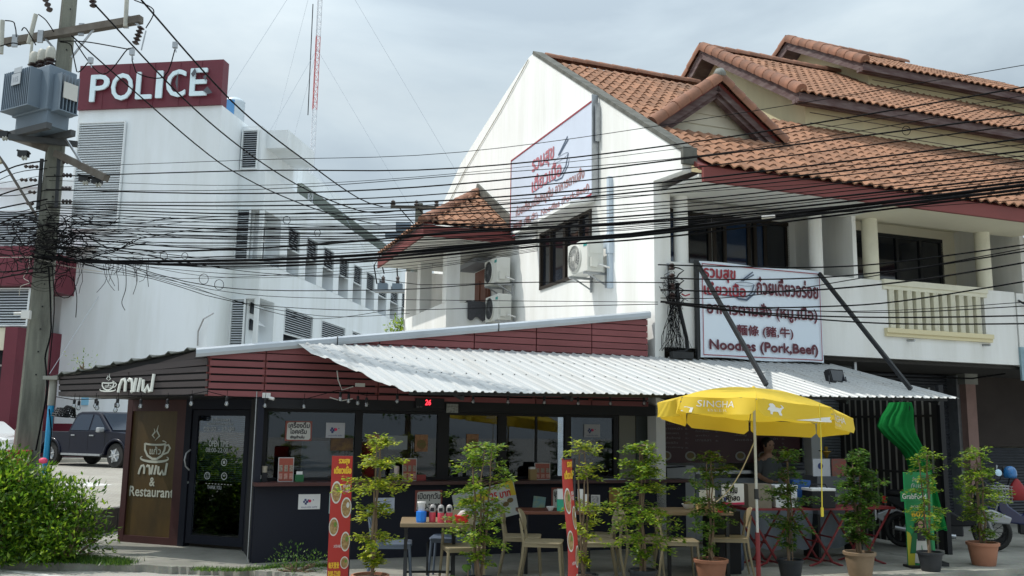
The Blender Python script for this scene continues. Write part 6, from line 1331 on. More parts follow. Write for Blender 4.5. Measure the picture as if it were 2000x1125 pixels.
# =====================================================================  FOLDED GREEN PARASOL
green_c = mat('green_cloth', (.010, .15, .035), .95, spec=.05, ns=3, amt=.3, trans=.1)
DG = 12.55; GU = thing('green_parasol', 'folded dark green parasol cloth hanging against the lattice screen', 'parasol', gx(1800, DG))
def gl(px, y): p = at(px, y, DG); return p - GU.location
secs = [(786, 1738, 1778), (800, 1730, 1784), (815, 1718, 1786), (832, 1711, 1788), (848, 1722, 1792), (862, 1738, 1798), (880, 1760, 1806), (900, 1773, 1813), (925, 1778, 1820), (950, 1780, 1828), (975, 1783, 1834), (1000, 1785, 1842), (1020, 1785, 1848), (1033, 1787, 1851)]
q = MB(); NRr = 72
for (y, xa, xb) in secs:
    a, b_ = gl(xa, y), gl(xb, y); c = (a + b_) / 2; hw = (b_ - a).length / 2; ax = (b_ - a).normalized()
    for i in range(NRr):
        t = 2 * math.pi * i / NRr; k = 1 - .20 * (.5 + .5 * math.cos(t * 15 + y * .02 + 1.2 * math.sin(t * 2))) - .16 * (.5 + .5 * math.cos(t * 6 + y * .008 + 1))
        q.v.append(c + ax * (hw * math.cos(t) * (k * .8 + .2)) + Vector((0, .20 * math.sin(t) * k, .02 * math.sin(t * 5) if y > 1010 else 0)))
for s in range(len(secs) - 1):
    for i in range(NRr): j = (i + 1) % NRr; q.f.append((s * NRr + i, s * NRr + j, (s + 1) * NRr + j, (s + 1) * NRr + i))
q.build('folded_cloth', green_c, GU, smooth='all', fix=False)
MB().cyl(gl(1812, 1090), gl(1760, 780), .018, 8).build('pole', steel_m, GU); MB().box(-.2, .2, -.15, .15, 0, .05).build('base', steel_m, GU)
q = MB(); q.tube([gl(1748, 795) + Vector((0, -.1, 0)), gl(1768, 800) + Vector((0, -.12, 0)), gl(1772, 786) + Vector((0, -.1, 0))], .015, 5); q.build('knot', black_m, GU)
# =====================================================================  STANDING ADVERTS
gr_ = mat('advert_green', (.010, .24, .075), .5)
GB = thing('standing_advert', 'narrow green standing advert with white lettering and printed woman in green jacket', 'advert', gx(1787, 12.3), .1)
gh_ = 1.22; MB().box(-.19, .19, 0, .02, .03, gh_).build('board', gr_, GB); MB().box(-.25, .12, -.004, .0, .84, .97).build('header_flag', gr_, GB); MB().box(-.2, .2, -.1, .12, 0, .03).build('foot', steel_m, GB)
text('สั่งเลย', -.08, .06, 1.10, 1.16, -.006, pale, GB); text('กับเรา', -.10, .08, 1.02, 1.08, -.006, pale, GB); text('GrabFood', -.23, .10, .875, .94, -.008, ink_w, GB, bold=.002)
text('ลดสูงสุด', -.12, .10, .74, .79, -.006, ink_w, GB); text('60%', -.11, .09, .645, .715, -.006, ink_y, GB, bold=.004); text('TRY', -.03, .05, .575, .61, -.006, ink_w, GB)
flat([(-.19, .03), (-.10, .03), (-.08, .28), (-.15, .44), (-.19, .46)], -.003, 'yellow_field', mat('advert_yellow', (.45, .42, .03), .6), GB); flat([(-.10, .06), (.0, .05), (-.0, .28), (.01, .28), (.03, .05), (.12, .06), (.08, .36), (-.07, .36)], -.005, 'printed_trousers', pt_w, GB)
flat([(-.16, .18), (-.12, .42), (-.06, .48), (.08, .48), (.14, .40), (.16, .16), (.09, .16), (.07, .36), (-.06, .36), (-.08, .18)], -.007, 'printed_jacket', mat('jacket_green', (.008, .13, .04), .6), GB); flat([(-.05, .34), (.06, .34), (.06, .47), (-.05, .47)], -.009, 'printed_top', ink, GB)
flat([(-.09, .44), (-.08, .56), (-.02, .63), (.05, .60), (.07, .52), (.05, .44)], -.0095, 'printed_hair', hair_m, GB); flat(disc_pts(.036, 14, .0, .545, .046), -.011, 'printed_face', mat('print_skin', (.45, .26, .18), .6), GB); band([(-.03, .55), (.035, .55)], .012, -.013, 'printed_glasses', ink, GB)
dish = mat('dish_rim', (.62, .60, .55), .5)
def noodle_banner(label, P, rz_, h, w, curl=0.0, hero=True):
    T = thing('standing_banner', label, 'banner', P, rz_, group='red food banners on stands')
    def bend(x, z): return -.03 * curl * math.sin(z * 3.0) + curl * .06 * (x / w) ** 2
    q = MB(); nx_, nz_ = 10, 28
    for i in range(nx_ + 1):
        for j in range(nz_ + 1):
            x = w * (i / nx_ - .5); z = .12 + h * j / nz_; q.v.append(Vector((x + curl * .03 * math.sin(z * 4), bend(x, z), z)))
    for i in range(nx_):
        for j in range(nz_): a = i * (nz_ + 1) + j; q.f.append((a, a + nz_ + 1, a + nz_ + 2, a + 1))
    q.build('banner_sheet', red_ban, T, smooth='all', fix=False)
    fn = lambda p: Vector((p.x + curl * .03 * math.sin(p.z * 4), p.y + bend(p.x, p.z), p.z)); Z = lambda f: .12 + h * f; X = lambda f: w * (f - .5)
    text('รวมสุข', X(.35), X(.85), Z(.925), Z(.975), -.004, ink_y, T, bold=.004, fn=fn); text('เตี๋ยวเนื้อ', X(.14), X(.95), Z(.855), Z(.915), -.004, ink_y, T, bold=.004, fn=fn)
    for (cx, cz, r, ry) in ((.28, .70, .25, .092), (.78, .575, .25, .085), (.22, .42, .23, .075), (.80, .30, .22, .08), (.80, .13, .20, .05)):
        for (k, m, yy_, nm) in ((1.0, dish, -.003, 'dish_print'), (.84, mat('noodle_print', (.24, .13, .045), .6, ns=30, amt=.95, col2=(.45, .33, .14)), -.005, 'noodle_print')):
            pts = [fn(Vector((X(cx) + w * r * k * math.cos(t * .3142), yy_, Z(cz) + h * ry * k * math.sin(t * .3142)))) for t in range(20)]; MB().add(pts, [tuple(range(20))]).build(nm, m, T, fix=False)
        gp_ = [fn(Vector((X(cx) + w * r * .3 + w * r * .3 * math.cos(t * .6283), -.007, Z(cz) + h * ry * .25 + h * ry * .28 * math.sin(t * .6283)))) for t in range(10)]; MB().add(gp_, [tuple(range(10))]).build('garnish_print', mat('herb_print', (.12, .22, .03), .6) if cz not in (.575,) else pt_w, T, fix=False)
    text('猪肉面条', X(.58), X(.95), Z(.735), Z(.765), -.004, ink_w, T, fn=fn); text('牛肉面条', X(.58), X(.95), Z(.70), Z(.73), -.004, ink_w, T, fn=fn); text('卤猪脚饭', X(.45), X(.9), Z(.66), Z(.68), -.004, ink_w, T, fn=fn) if 0 else None
    text('每天营业', X(.05), X(.55), Z(.085), Z(.135), -.004, ink_y, T, bold=.002, fn=fn); text('8:00-22:00', X(.05), X(.62), Z(.02), Z(.065), -.004, ink_y, T, bold=.002, fn=fn); text('大肠米粉', X(.25), X(.6), Z(.25), Z(.275), -.004, ink_w, T, fn=fn)
    MB().tube([(w * .52, .02, 0), (w * .52, .02, h + .12)], .010, 6).tube([(-w * .5, .02, h + .115), (w * .52, .02, h + .115)], .008, 6).beam((w * .52, -.15, .01), (w * .52, .2, .01), .03, .02).build('stand', steel_m, T)
    return T
noodle_banner('tall red banner with food dishes standing left of the first potted shrub', gx(671, 10.0), .22, 1.28, .22)
noodle_banner('twisted narrow red banner with food dishes, seen almost edge-on between the chairs', gx(1116, 8.9), 1.12, 1.32, .26, curl=.9)
# =====================================================================  MOTORCYCLES
def wheel(T, x, r=.275, name='wheel', w=.07):
    q = MB(); pts = []
    for i in range(29): t = 2 * math.pi * i / 28; pts.append((x + (r - .035) * math.cos(t), 0, r + (r - .035) * math.sin(t)))
    o = MB().tube(pts, .037, 8, cap=False).build(name, tyre_m, T, smooth='all'); q = MB()
    for i in range(29): pass
    q.tube([(x + (r - .075) * math.cos(2 * math.pi * i / 24), 0, r + (r - .075) * math.sin(2 * math.pi * i / 24)) for i in range(25)], .012, 5, cap=False); q.cyl((x, -.05, r), (x, .05, r), .035, 10)
    for k in range(10): a = k * .628; q.beam((x, 0, r), (x + (r - .08) * math.cos(a), 0, r + (r - .08) * math.sin(a)), .008, .008)
    q.build('rim', steel_m, o); return o
def motorcycle(label, P, rz_, body, P2):
    T = thing('motorcycle', label, 'motorcycle', P, rz_, group='motorcycles parked at the right')
    wheel(T, .62); wheel(T, -.62, .27); bm_ = body
    q = MB(); side = [(.36, .36), (.10, .34), (-.25, .40), (-.62, .56), (-.86, .70), (-.84, .78), (-.45, .74), (-.05, .62), (.18, .50), (.36, .64), (.42, .84), (.50, .86), (.50, .55)]
    q.prism([side], lambda x, z, d: (x, d, z), -.10, .10); q.build('body_shell', bm_, T, bevel=.025)
    MB().prism([[(.42, .80), (.58, .78), (.66, .90), (.52, 1.0), (.42, .98)]], lambda x, z, d: (x, d, z), -.11, .11).build('head_cowl', bm_, T, bevel=.03); MB().lathe([(.075, 0), (.08, .03), (.06, .05), (0, .055)], 14, (.60, 0, .86), Matrix.Rotation(math.radians(70), 3, 'Y')).build('headlight', mat('lamp_glass', (.7, .7, .72), .1, spec=1), T, smooth=True)
    MB().prism([[(.40, .36), (.56, .42), (.86, .40), (.90, .50), (.62, .62), (.44, .56)]], lambda x, z, d: (x, d, z), -.055, .055).build('front_mudguard', P2, T, bevel=.02); MB().prism([[(-.44, .46), (-.74, .60), (-.98, .50), (-1.0, .44), (-.9, .36), (-.88, .46), (-.7, .54)]], lambda x, z, d: (x, d, z), -.05, .05).build('rear_mudguard', P2, T, bevel=.015)
    MB().prism([[(-.84, .79), (-.80, .86), (-.40, .86), (-.10, .80), (.02, .74), (-.1, .70), (-.5, .76)]], lambda x, z, d: (x, d, z), -.12, .12).build('seat', black_m, T, bevel=.03)
    MB().tube([(.50, -.34, 1.02), (.56, -.12, 1.0), (.56, .12, 1.0), (.50, .34, 1.02)], .016, 6).build('handlebar', steel_m, T)
    for s in (-1, 1):
        MB().tube([(.47, s * .26, 1.02), (.44, s * .33, 1.16)], .007, 5).build('mirror_stem', steel_m, T); MB().lathe([(.0, -.012), (.055, -.01), (.06, .0), (.055, .008), (0, .01)], 12, (.43, s * .35, 1.19), Matrix.Rotation(math.radians(80), 3, 'Y')).build('mirror', galv_m if s < 0 else steel_m, T)
        MB().tube([(.42, s * .07, .86), (.62, s * .07, .30)], .022, 6).build('fork', galv_m, T); MB().tube([(-.35, s * .10, .60), (-.62, s * .11, .29)], .024, 6).build('shock', galv_m, T)
    MB().box(-.12, .22, -.09, .09, .20, .40).build('engine', steel_m, T, bevel=.02); MB().tube([(.1, -.12, .2), (-.3, -.14, .22), (-.75, -.14, .30)], .035, 8).build('exhaust', galv_m, T); MB().tube([(-.1, .06, .25), (-.16, .28, .0)], .012, 5).build('side_stand', steel_m, T); MB().box(-1.02, -1.0, -.1, .1, .40, .55).build('number_plate', paper_m, T); MB().box(-.90, -.84, -.07, .07, .66, .76).build('tail_lamp', MC['bright_red'], T)
    return T
silver = mat('silver_paint', (.35, .37, .40), .3, .5, coat=.5); bluep = mat('dark_blue_paint', (.012, .02, .09), .25, coat=.6)
m1 = motorcycle('silver and black motorcycle with front basket, partly behind the rightmost potted shrub', gx(1838, 14.3), -.30, black_m, silver)
q = MB()
for i in range(7):
    x = .66 + i * .04; q.tube([(x, -.13, .74), (x, -.13, .96)], .004, 3).tube([(.66 + i * .04, .13, .74), (.66 + i * .04, .13, .96)], .004, 3)
for z in (.74, .80, .86, .92, .96): q.tube([(.66, -.13, z), (.92, -.13, z), (.92, .13, z), (.66, .13, z), (.66, -.13, z)], .005, 3)
q.build('front_basket', mat('basket_wire', (.5, .5, .5), .4, .6), m1)
m2 = motorcycle('dark blue motorcycle with helmet and red bag at the right edge', gx(2006, 14.6), math.pi - .35, bluep, bluep)
bpy.context.view_layer.update()
HM = thing('helmet', 'blue helmet hung on the mirror of the dark blue motorcycle', 'helmet', gx(1967, 14.35, 1.15), 0); HM.scale = (.78, .78, .78); MB().lathe([(.11, -.10), (.125, -.04), (.12, .04), (.09, .10), (.04, .13), (0, .135)], 18).build('shell', mat('blue_helmet', (.02, .16, .42), .25, coat=.5, ns=12, amt=.5, col2=(.01, .04, .12)), HM, smooth='all'); MB().lathe([(.0, 0), (.065, .0), (.068, .01), (0, .02)], 16, (-.26, -.05, .0), Matrix.Rotation(math.radians(80), 3, 'X')).build('mirror_disc', mat('pale_blue_mirror', (.5, .68, .8), .12, .2), HM); MB().tube([(0, .03, -.1), (-.05, .06, -.3)], .012, 5).build('strap', black_m, HM)
RB = thing('red_bag', 'red cloth bag hanging on the front of the dark blue motorcycle', 'bag', gx(1978, 14.3, .74), 0); RB.scale = (.72, .72, .9)
q = MB(); 
for (z, r) in ((0, .12), (.05, .17), (.15, .18), (.25, .13), (.32, .07), (.36, .03)):
    for i in range(16): t = 2 * math.pi * i / 16; q.v.append(Vector((r * math.cos(t) * (1 + .1 * math.cos(5 * t)), r * .6 * math.sin(t), z)))
for s in range(5):
    for i in range(16): j = (i + 1) % 16; q.f.append((s * 16 + i, s * 16 + j, s * 16 + 16 + j, s * 16 + 16 + i))
q.build('bag_cloth', mat('red_cloth', (.26, .008, .012), .6, ns=6, amt=.3), RB, smooth='all', fix=False)
# =====================================================================  PICKUP AND CAR
def car_wheel(T, x, y, r=.385, side=-1):
    o = MB().lathe([(r * .62, -.11), (r * .93, -.115), (r, -.08), (r, .08), (r * .93, .115), (r * .62, .11)], 30, (0, 0, 0), Matrix.Rotation(math.radians(90), 3, 'X')).build('wheel', tyre_m, T, smooth=True, loc=(x, y, r)); s = side
    MB().lathe([(r * .62, 0), (r * .60, .02), (r * .5, .05), (0, .055)], 26, (0, s * .06, 0), Matrix.Rotation(math.radians(90), 3, 'X')).build('rim', galv_m, o)
    q = MB()
    for k in range(6): a = k * 1.047 + .2; q.beam((.05 * math.cos(a), s * .125, .05 * math.sin(a)), (r * .58 * math.cos(a), s * .115, r * .58 * math.sin(a)), .07, .03)
    q.cyl((0, s * .10, 0), (0, s * .135, 0), .06, 12); q.build('spoke', mat('alloy', (.62, .64, .66), .3, .6), o); return o
def pickup(label, P, rz_, paint, kind_group=None):
    """4-door-less extended cab pickup, nose at +x, wheelbase 3.08"""
    T = thing('pickup_truck', label, 'pickup truck', P, rz_); wx = 1.54; hwid = .89
    # lower body side profile with wheel openings
    def archpts(cx, r, n=12, rev=False): p = [(cx + r * math.cos(math.pi * i / n), .38 + r * math.sin(math.pi * i / n)) for i in range(n + 1)]; return p
    low = [(-2.62, .55)] + [(-wx - .47, .45)] + archpts(-wx, .46)[::-1] + [(-wx + .5, .40), (wx - .5, .40)] + archpts(wx, .46)[::-1] + [(wx + .5, .42), (2.42, .45), (2.50, .62), (2.46, .92), (2.32, 1.04), (1.55, 1.12), (1.18, 1.14), (-.72, 1.12), (-.74, 1.10), (-2.62, 1.10)]
    cl = []
    for p in low:
        if not cl or (Vector(p) - Vector(cl[-1])).length > .005: cl.append(p)
    MB().prism([cl], lambda x, z, d: (x, d, z), -hwid, hwid).build('body', paint, T, bevel=.045)
    # greenhouse, tapering inwards
    side = [(1.30, 1.12), (.52, 1.72), (.30, 1.77), (-.42, 1.76), (-.60, 1.70), (-.76, 1.12)]
    q = MB(); n = len(side)
    for y, s in ((-1, -1), (1, 1)): q.v += [Vector((x, s * (hwid - .03 - (z - 1.12) * .28), z)) for x, z in side]
    q.f.append(tuple(range(n))[::-1]); q.f.append(tuple(range(n, 2 * n))); q.f += [(i, (i + 1) % n, n + (i + 1) % n, n + i) for i in range(n)]
    q.build('cab', paint, T, bevel=.03)
    tg = mat('tinted_glass', (.01, .02, .04), .08, spec=.6)
    for s in (-1, 1):
        fy = lambda z, o=.012: s * (hwid - .03 - (z - 1.12) * .28 + o)
        for pl in ([(1.05, 1.16), (.50, 1.62), (.32, 1.67), (.28, 1.67), (.28, 1.16)], [(.20, 1.16), (.20, 1.67), (-.10, 1.67), (-.10, 1.16)] if 0 else [(.20, 1.16), (.20, 1.67), (-.38, 1.67), (-.52, 1.60), (-.64, 1.16)]):
            pts = pl; MB().add([(x, fy(z), z) for x, z in pts], [tuple(range(len(pts)))]).build('side_window', tg, T, fix=False)
        MB().box(.235, .245, s * (hwid + .001), s * (hwid + .004), .5, 1.1).box(1.02, 1.03, s * (hwid + .001), s * (hwid + .004), .5, 1.1).box(-.63, -.62, s * (hwid + .001), s * (hwid + .004), .5, 1.1).build('door_gap', black_m, T)
        MB().box(.32, .52, s * hwid, s * (hwid + .03), .98, 1.02).box(-.55, -.38, s * hwid, s * (hwid + .03), .98, 1.02).build('door_handle', galv_m, T); MB().box(.86, 1.02, s * (hwid + .02), s * (hwid + .24), 1.10, 1.26).build('wing_mirror', galv_m, T, bevel=.03)
        MB().box(-.85, 1.0, s * (hwid - .02), s * (hwid + .12), .36, .42).build('side_step', galv_m, T)
        for cx in (-wx, wx): MB().tube([(cx + .50 * math.cos(math.pi * i / 12), s * (hwid + .0), .38 + .50 * math.sin(math.pi * i / 12)) for i in range(13)], .045, 6).build('arch_flare', paint, T, smooth='all')
        for cx in (-wx, wx): w_ = car_wheel(T, cx, s * (hwid - .12), side=1 if s > 0 else -1)
        MB().box(2.30, 2.47, s * .5, s * .86, .82, .98).build('headlight', MC['lamp_glass'], T, bevel=.02); MB().box(-2.64, -2.60, s * .72, s * .88, .75, 1.05).build('tail_light', MC['bright_red'], T)
    MB().add([(1.24, -.80, 1.16), (1.24, .80, 1.16), (.56, .66, 1.70), (.56, -.66, 1.70)], [(0, 1, 2, 3)]).build('windscreen', tg, T, fix=False, loc=(.035, 0, .02)); MB().box(2.44, 2.52, -.45, .45, .62, .92).build('grille', galv_m, T); MB().box(2.40, 2.58, -.85, .85, .42, .60).build('bumper', paint, T, bevel=.03)
    MB().box(-2.5, -.82, -.78, .78, .6, 1.105).build('load_bed', black_m, T); MB().box(-2.2, 2.2, -.6, .6, .30, .5).build('chassis', black_m, T); return T
navy_p = mat('navy_car_paint', (.003, .005, .016), .35, 0, spec=.25, coat=.12)
fw = gnd(228, 914, .35); ang = math.radians(-27); hd = Vector((math.cos(ang), math.sin(ang), 0)); side_ = Vector((math.sin(ang), -math.cos(ang), 0))
tp = fw - hd * 1.54 - side_ * .77; pickup('dark navy pickup truck parked on the raised lot behind the cafe', (tp.x, tp.y, .35), ang, navy_p)
WC = gnd(-42, 900, .35); wcar = thing('white_car', 'white car, only its nose showing at the left edge behind the utility pole', 'car', WC, -.25)
pr_ = [(-1.6, .35), (2.0, .30), (2.1, .5), (2.02, .72), (1.7, .86), (.9, .98), (.2, 1.42), (-1.2, 1.45), (-1.7, 1.0), (-1.75, .5)]
MB().prism([pr_], lambda x, z, d: (x, d, z), -.85, .85).build('body', mat('white_car_paint', (.70, .72, .72), .25, coat=.8), wcar, bevel=.09); car_wheel(wcar, 1.3, -.78, .33); car_wheel(wcar, -1.3, -.78, .33)
MB().box(1.72, 2.06, -.86, -.5, .66, .80).build('headlight', MC['lamp_glass'], wcar, bevel=.02); MB().box(2.0, 2.12, -.5, .5, .35, .6).build('grille', black_m, wcar)
# traffic cone etc. are reflections only. ------------------------------------------------ PEOPLE
def person(label, P, rz_, joints, edges, rad, clothes, hair=True, head=(0, 0, 1.3)):
    T = thing('person', label, 'person', P, rz_)
    me = bpy.data.meshes.new('body'); me.from_pydata([Vector(j) for j in joints], edges, []); o = bpy.data.objects.new('body', me); COL.objects.link(o); o.parent = T; me.materials.append(skin_m)
    sk = o.modifiers.new('skin', 'SKIN'); sk.use_smooth_shade = True
    for i, r in enumerate(rad): me.skin_vertices[0].data[i].radius = (r, r) if not isinstance(r, tuple) else r
    me.skin_vertices[0].data[0].use_root = True
    sb = o.modifiers.new('sub', 'SUBSURF'); sb.levels = 2; sb.render_levels = 2
    return T, o
# seated person behind the counter window, leaning on one forearm
J = [(0, 0, .55), (0, .02, .75), (0, .03, .95), (0, .02, 1.08), (0, .0, 1.15), (0, -.02, 1.24), (0, -.025, 1.34), (.17, .02, 1.04), (.24, -.04, .84), (.20, -.26, .78), (.17, -.34, .79), (-.17, .02, 1.04), (-.24, -.03, .84), (-.12, -.26, .79), (-.08, -.32, .79)]
Ed = [(0, 1), (1, 2), (2, 3), (3, 4), (4, 5), (5, 6), (3, 7), (7, 8), (8, 9), (9, 10), (3, 11), (11, 12), (12, 13), (13, 14)]
Rd = [(.15, .11), (.14, .10), (.15, .10), (.10, .08), .05, (.078, .09), (.07, .08), .055, .045, .034, .028, .055, .045, .034, .028]
pp = onv(1168, 935, .62); PT, bo = person('seated person with dark hair and cream T-shirt leaning at the counter window', W(pp.x, .62, .19), TH, J, Ed, Rd, None)
shirt = mat('cream_tshirt', (.55, .50, .44), .8, ns=6, amt=.2)
MB().lathe([(.165, .5), (.17, .62), (.165, .80), (.175, .95), (.19, 1.03), (.13, 1.10), (.065, 1.125)], 24, (0, .02, 0), Matrix.Diagonal((1, .75, 1))).tube([(.13, .02, 1.04), (.20, .01, .98), (.25, -.03, .88)], [.075, .07, .062], 12).tube([(-.13, .02, 1.04), (-.20, .01, .98), (-.25, -.02, .88)], [.075, .07, .062], 12).build('t_shirt', shirt, PT, smooth='all')
def hands(T, P_, d, s=1):
    q = MB(); 
    for k in range(4): a = P_ + Vector(((k - 1.5) * .018, 0, 0)); q.tube([a, a + d * .035, a + d * (.062 + .008 * (k in (1, 2))) + Vector((0, 0, -.008))], [.0085, .0078, .006], 6)
    b0 = P_ - d * .02 + Vector((s * .035, 0, 0)); q.tube([b0, b0 + d * .025 + Vector((s * .018, 0, 0)), b0 + d * .05 + Vector((s * .016, 0, -.004))], [.010, .009, .007], 6); q.build('fingers', skin_m, T, smooth='all')
hands(PT, Vector((.17, -.36, .79)), Vector((-.15, -1, 0)).normalized(), -1); hands(PT, Vector((-.08, -.34, .79)), Vector((.15, -1, 0)).normalized(), 1)
def face(T, c, r=.085):
    MB().lathe([(0, -.105), (.05, -.10), (.082, -.03), (.09, .03), (.078, .09), (.04, .12), (0, .13)], 18, c).build('head', skin_m, T, smooth='all')
    for s in (-1, 1): MB().lathe([(0, -.009), (.014, -.006), (.014, .006), (0, .009)], 8, c + Vector((s * .032, -.080, .015))).build('eye', ink, T); MB().lathe([(0, -.02), (.012, -.015), (.012, .02), (0, .025)], 8, c + Vector((s * .09, .0, .0))).build('ear', skin_m, T)
    MB().add([c + Vector(p) for p in ((0, -.085, .02), (-.012, -.086, -.03), (.012, -.086, -.03), (0, -.108, -.026))], [(0, 1, 3), (0, 3, 2), (1, 2, 3)]).build('nose', skin_m, T); MB().beam(c + Vector((-.02, -.083, -.055)), c + Vector((.02, -.083, -.055)), .006, .008).build('mouth', mat('lip', (.30, .08, .07), .5), T)
def hairdo(T, c, long=True):
    q = MB(); q.lathe([(.094, -.02), (.103, .03), (.098, .09), (.06, .135), (0, .15)], 18, c + Vector((0, .02, .0)))
    if long: q.lathe([(.07, -.26), (.095, -.12), (.10, .0), (.09, .05)], 14, c + Vector((0, .055, .0)), Matrix.Diagonal((1, .6, 1)))
    q.build('hair', hair_m, T, smooth='all')
hc = Vector((0, -.03, 1.30)); face(PT, hc); hairdo(PT, hc)
J2 = [(0, 0, .9), (0, 0, 1.1), (0, .0, 1.28), (0, 0, 1.38), (0, 0, 1.45), (0, -.01, 1.52), (0, -.02, 1.6), (.17, 0, 1.34), (.22, -.02, 1.1), (.16, -.22, 1.02), (.13, -.30, 1.02), (-.17, 0, 1.34), (-.22, -.02, 1.1), (-.16, -.22, 1.02), (-.13, -.30, 1.02), (.09, 0, .80), (.10, .0, .45), (.10, .02, .06), (.10, -.12, .03), (-.09, 0, .80), (-.10, .0, .45), (-.10, .02, .06), (-.10, -.12, .03)]
E2 = [(0, 1), (1, 2), (2, 3), (3, 4), (4, 5), (5, 6), (3, 7), (7, 8), (8, 9), (9, 10), (3, 11), (11, 12), (12, 13), (13, 14), (0, 15), (15, 16), (16, 17), (17, 18), (0, 19), (19, 20), (20, 21), (21, 22)]
Rd2 = [(.15, .11), (.13, .1), (.15, .1), (.10, .08), .05, (.078, .09), (.07, .08), .055, .045, .034, .028, .055, .045, .034, .028, .08, .055, .04, .03, .08, .055, .04, .03]
pp = onv(1512, 930, .30); PT2, bo2 = person('cook with dark hair and grey shirt standing in the dim kitchen behind the foam box', W(pp.x, .30, -.22), TH, J2, E2, Rd2, None)
MB().lathe([(.165, .85), (.16, 1.0), (.17, 1.2), (.185, 1.30), (.12, 1.38), (.065, 1.41)], 24, (0, 0, 0), Matrix.Diagonal((1, .75, 1))).tube([(.13, 0, 1.32), (.19, 0, 1.26), (.22, -.02, 1.14)], [.075, .068, .06], 12).tube([(-.13, 0, 1.32), (-.19, 0, 1.26), (-.22, -.02, 1.14)], [.075, .068, .06], 12).build('t_shirt', mat('grey_tshirt', (.10, .11, .12), .8), PT2, smooth='all')
MB().lathe([(.15, .55), (.17, .7), (.17, .88)], 18, (0, 0, 0), Matrix.Diagonal((1, .75, 1))).build('trousers', black_m, PT2, smooth='all')
hands(PT2, Vector((.13, -.32, 1.02)), Vector((0, -1, 0)), -1); hands(PT2, Vector((-.13, -.32, 1.02)), Vector((0, -1, 0)), 1); hc = Vector((0, -.03, 1.58)); face(PT2, hc); hairdo(PT2, hc, False)
PT2.location.z = -.08; PT2.location += vS * .15
# =====================================================================  UTILITY POLE
DP = 13.3; PP = gx(57, DP); UPo = thing('utility_pole', 'tall tapered concrete utility pole loaded with cables, transformer and brackets', 'utility pole', PP, .42)
pole_m = mat('weathered_pole_concrete', (.20, .205, .17), .9, ns=2.6, amt=.85, col2=(.08, .08, .072), stretch=(3, 3, .4), bump=.5, bs=40)
q = MB(); hh = 10.4; pr_ = []
def sec(z): w = (.158 - .0085 * z / 1.1) * 1.1; return [(-w, -w * .9 + .03), (-w + .03, -w * .9), (w - .03, -w * .9), (w, -w * .9 + .03), (w, w), (-w, w)]
for z in (0, 2, 4, 6, 8, hh): q.v += [Vector((x, y, z)) for x, y in sec(z)]
for s in range(5):
    for i in range(6): j = (i + 1) % 6; q.f.append((s * 6 + i, s * 6 + j, s * 6 + 6 + j, s * 6 + 6 + i))
q.f.append(tuple(range(30, 36))); q.build('shaft', pole_m, UPo)
hl = MB()
for i in range(20): hl.cyl((.03, -.165 + .0065 * (2.4 + i * .33), 2.4 + i * .33), (.03, -.11, 2.4 + i * .33), .012, 8)
hl.build('bolt_hole', black_m, UPo); lfc = lambda p: Vector((-.158, -p.x, p.z))
text('1248', -.02, .07, 2.62, 2.66, -.135, ink, UPo, fn=lfc); text('1 2 8 30', -.03, .09, 2.53, 2.57, -.135, ink, UPo, fn=lfc); text('22.74KV', -.03, .09, 2.44, 2.48, -.136, ink, UPo, fn=lfc)
MB().box(-.178, -.16, -.06, .06, 1.32, 1.62).build('pole_notice', mat('pink_notice', (.55, .40, .38), .6), UPo)
PW = lambda px, py, dy=0.0: at(px, py, DP + dy)      # world point near the pole
def world_obj(q, name, m, parent=None, **k):
    if parent is not None:
        Mi = (Matrix.Translation(parent.location) @ Matrix.Rotation(parent.rotation_euler.z, 4, 'Z')).inverted(); q.v = [Mi @ v_ for v_ in q.v]
    return q.build(name, m, parent, **k)
arm_m = mat('timber_arm', (.10, .085, .07), .85, ns=5, amt=.5, col2=(.2, .19, .17))
q = MB(); q.beam(PW(12, 83, .1), PW(276, 38, -.5), .10, .11); world_obj(q, 'cross_arm', arm_m, UPo)
q = MB(); q.beam(PW(-60, 240, .5), PW(92, 290, -.15), .10, .11).beam(PW(110, 300, -.15), PW(208, 348, -.6), .10, .10); world_obj(q, 'cross_arm', arm_m, UPo)
for pa_, pb_ in ((PW(140, 112, -.2), PW(190, 48, -.35)), (PW(75, 60, -.1), PW(106, 95, -.1)), (PW(128, 270, -.2), PW(160, 320, -.4))): q = MB(); q.beam(pa_, pb_, .02, .03); world_obj(q, 'arm_brace', galv_m, UPo)
ins_b = mat('brown_insulator', (.035, .02, .018), .3, coat=.4); ins_g = mat('grey_bushing', (.45, .45, .40), .5, ns=6, amt=.3)
def insulator(p, d, n=4, r=.05, L_=.24, m=None, name='insulator'):
    d = Vector(d).normalized(); R_ = Vector((0, 0, 1)).rotation_difference(d).to_matrix(); pr = []
    for i in range(n): z = L_ * i / n; pr += [(r * .45, z), (r, z + L_ / n * .35), (r * .95, z + L_ / n * .5), (r * .45, z + L_ / n * .8)]
    q = MB(); q.lathe(pr, 14, (0, 0, 0), R_); q.v = [v_ + p for v_ in q.v]; world_obj(q, name, m or ins_b, UPo, smooth=True)
def fuse(p0, p1, r=.032):
    q = MB(); q.cyl(p0, p1, r, 10); world_obj(q, 'fuse_tube', ins_g, UPo, smooth=True)
fuse(PW(5, 40, -.2), PW(2, 105, -.2)); fuse(PW(70, 28, -.2), PW(56, 85, -.2)); fuse(PW(248, -5, -.5), PW(245, 52, -.5)); fuse(PW(63, 82, -.25), PW(58, 126, -.25), .02)
insulator(PW(88, -4, -.15), (.45, 0, -1), 3, .05, .26); insulator(PW(180, -8, -.3), (.2, 0, -1), 3, .055, .2); insulator(PW(276, 52, -.5), (-.25, 0, -1), 5, .055, .30); 
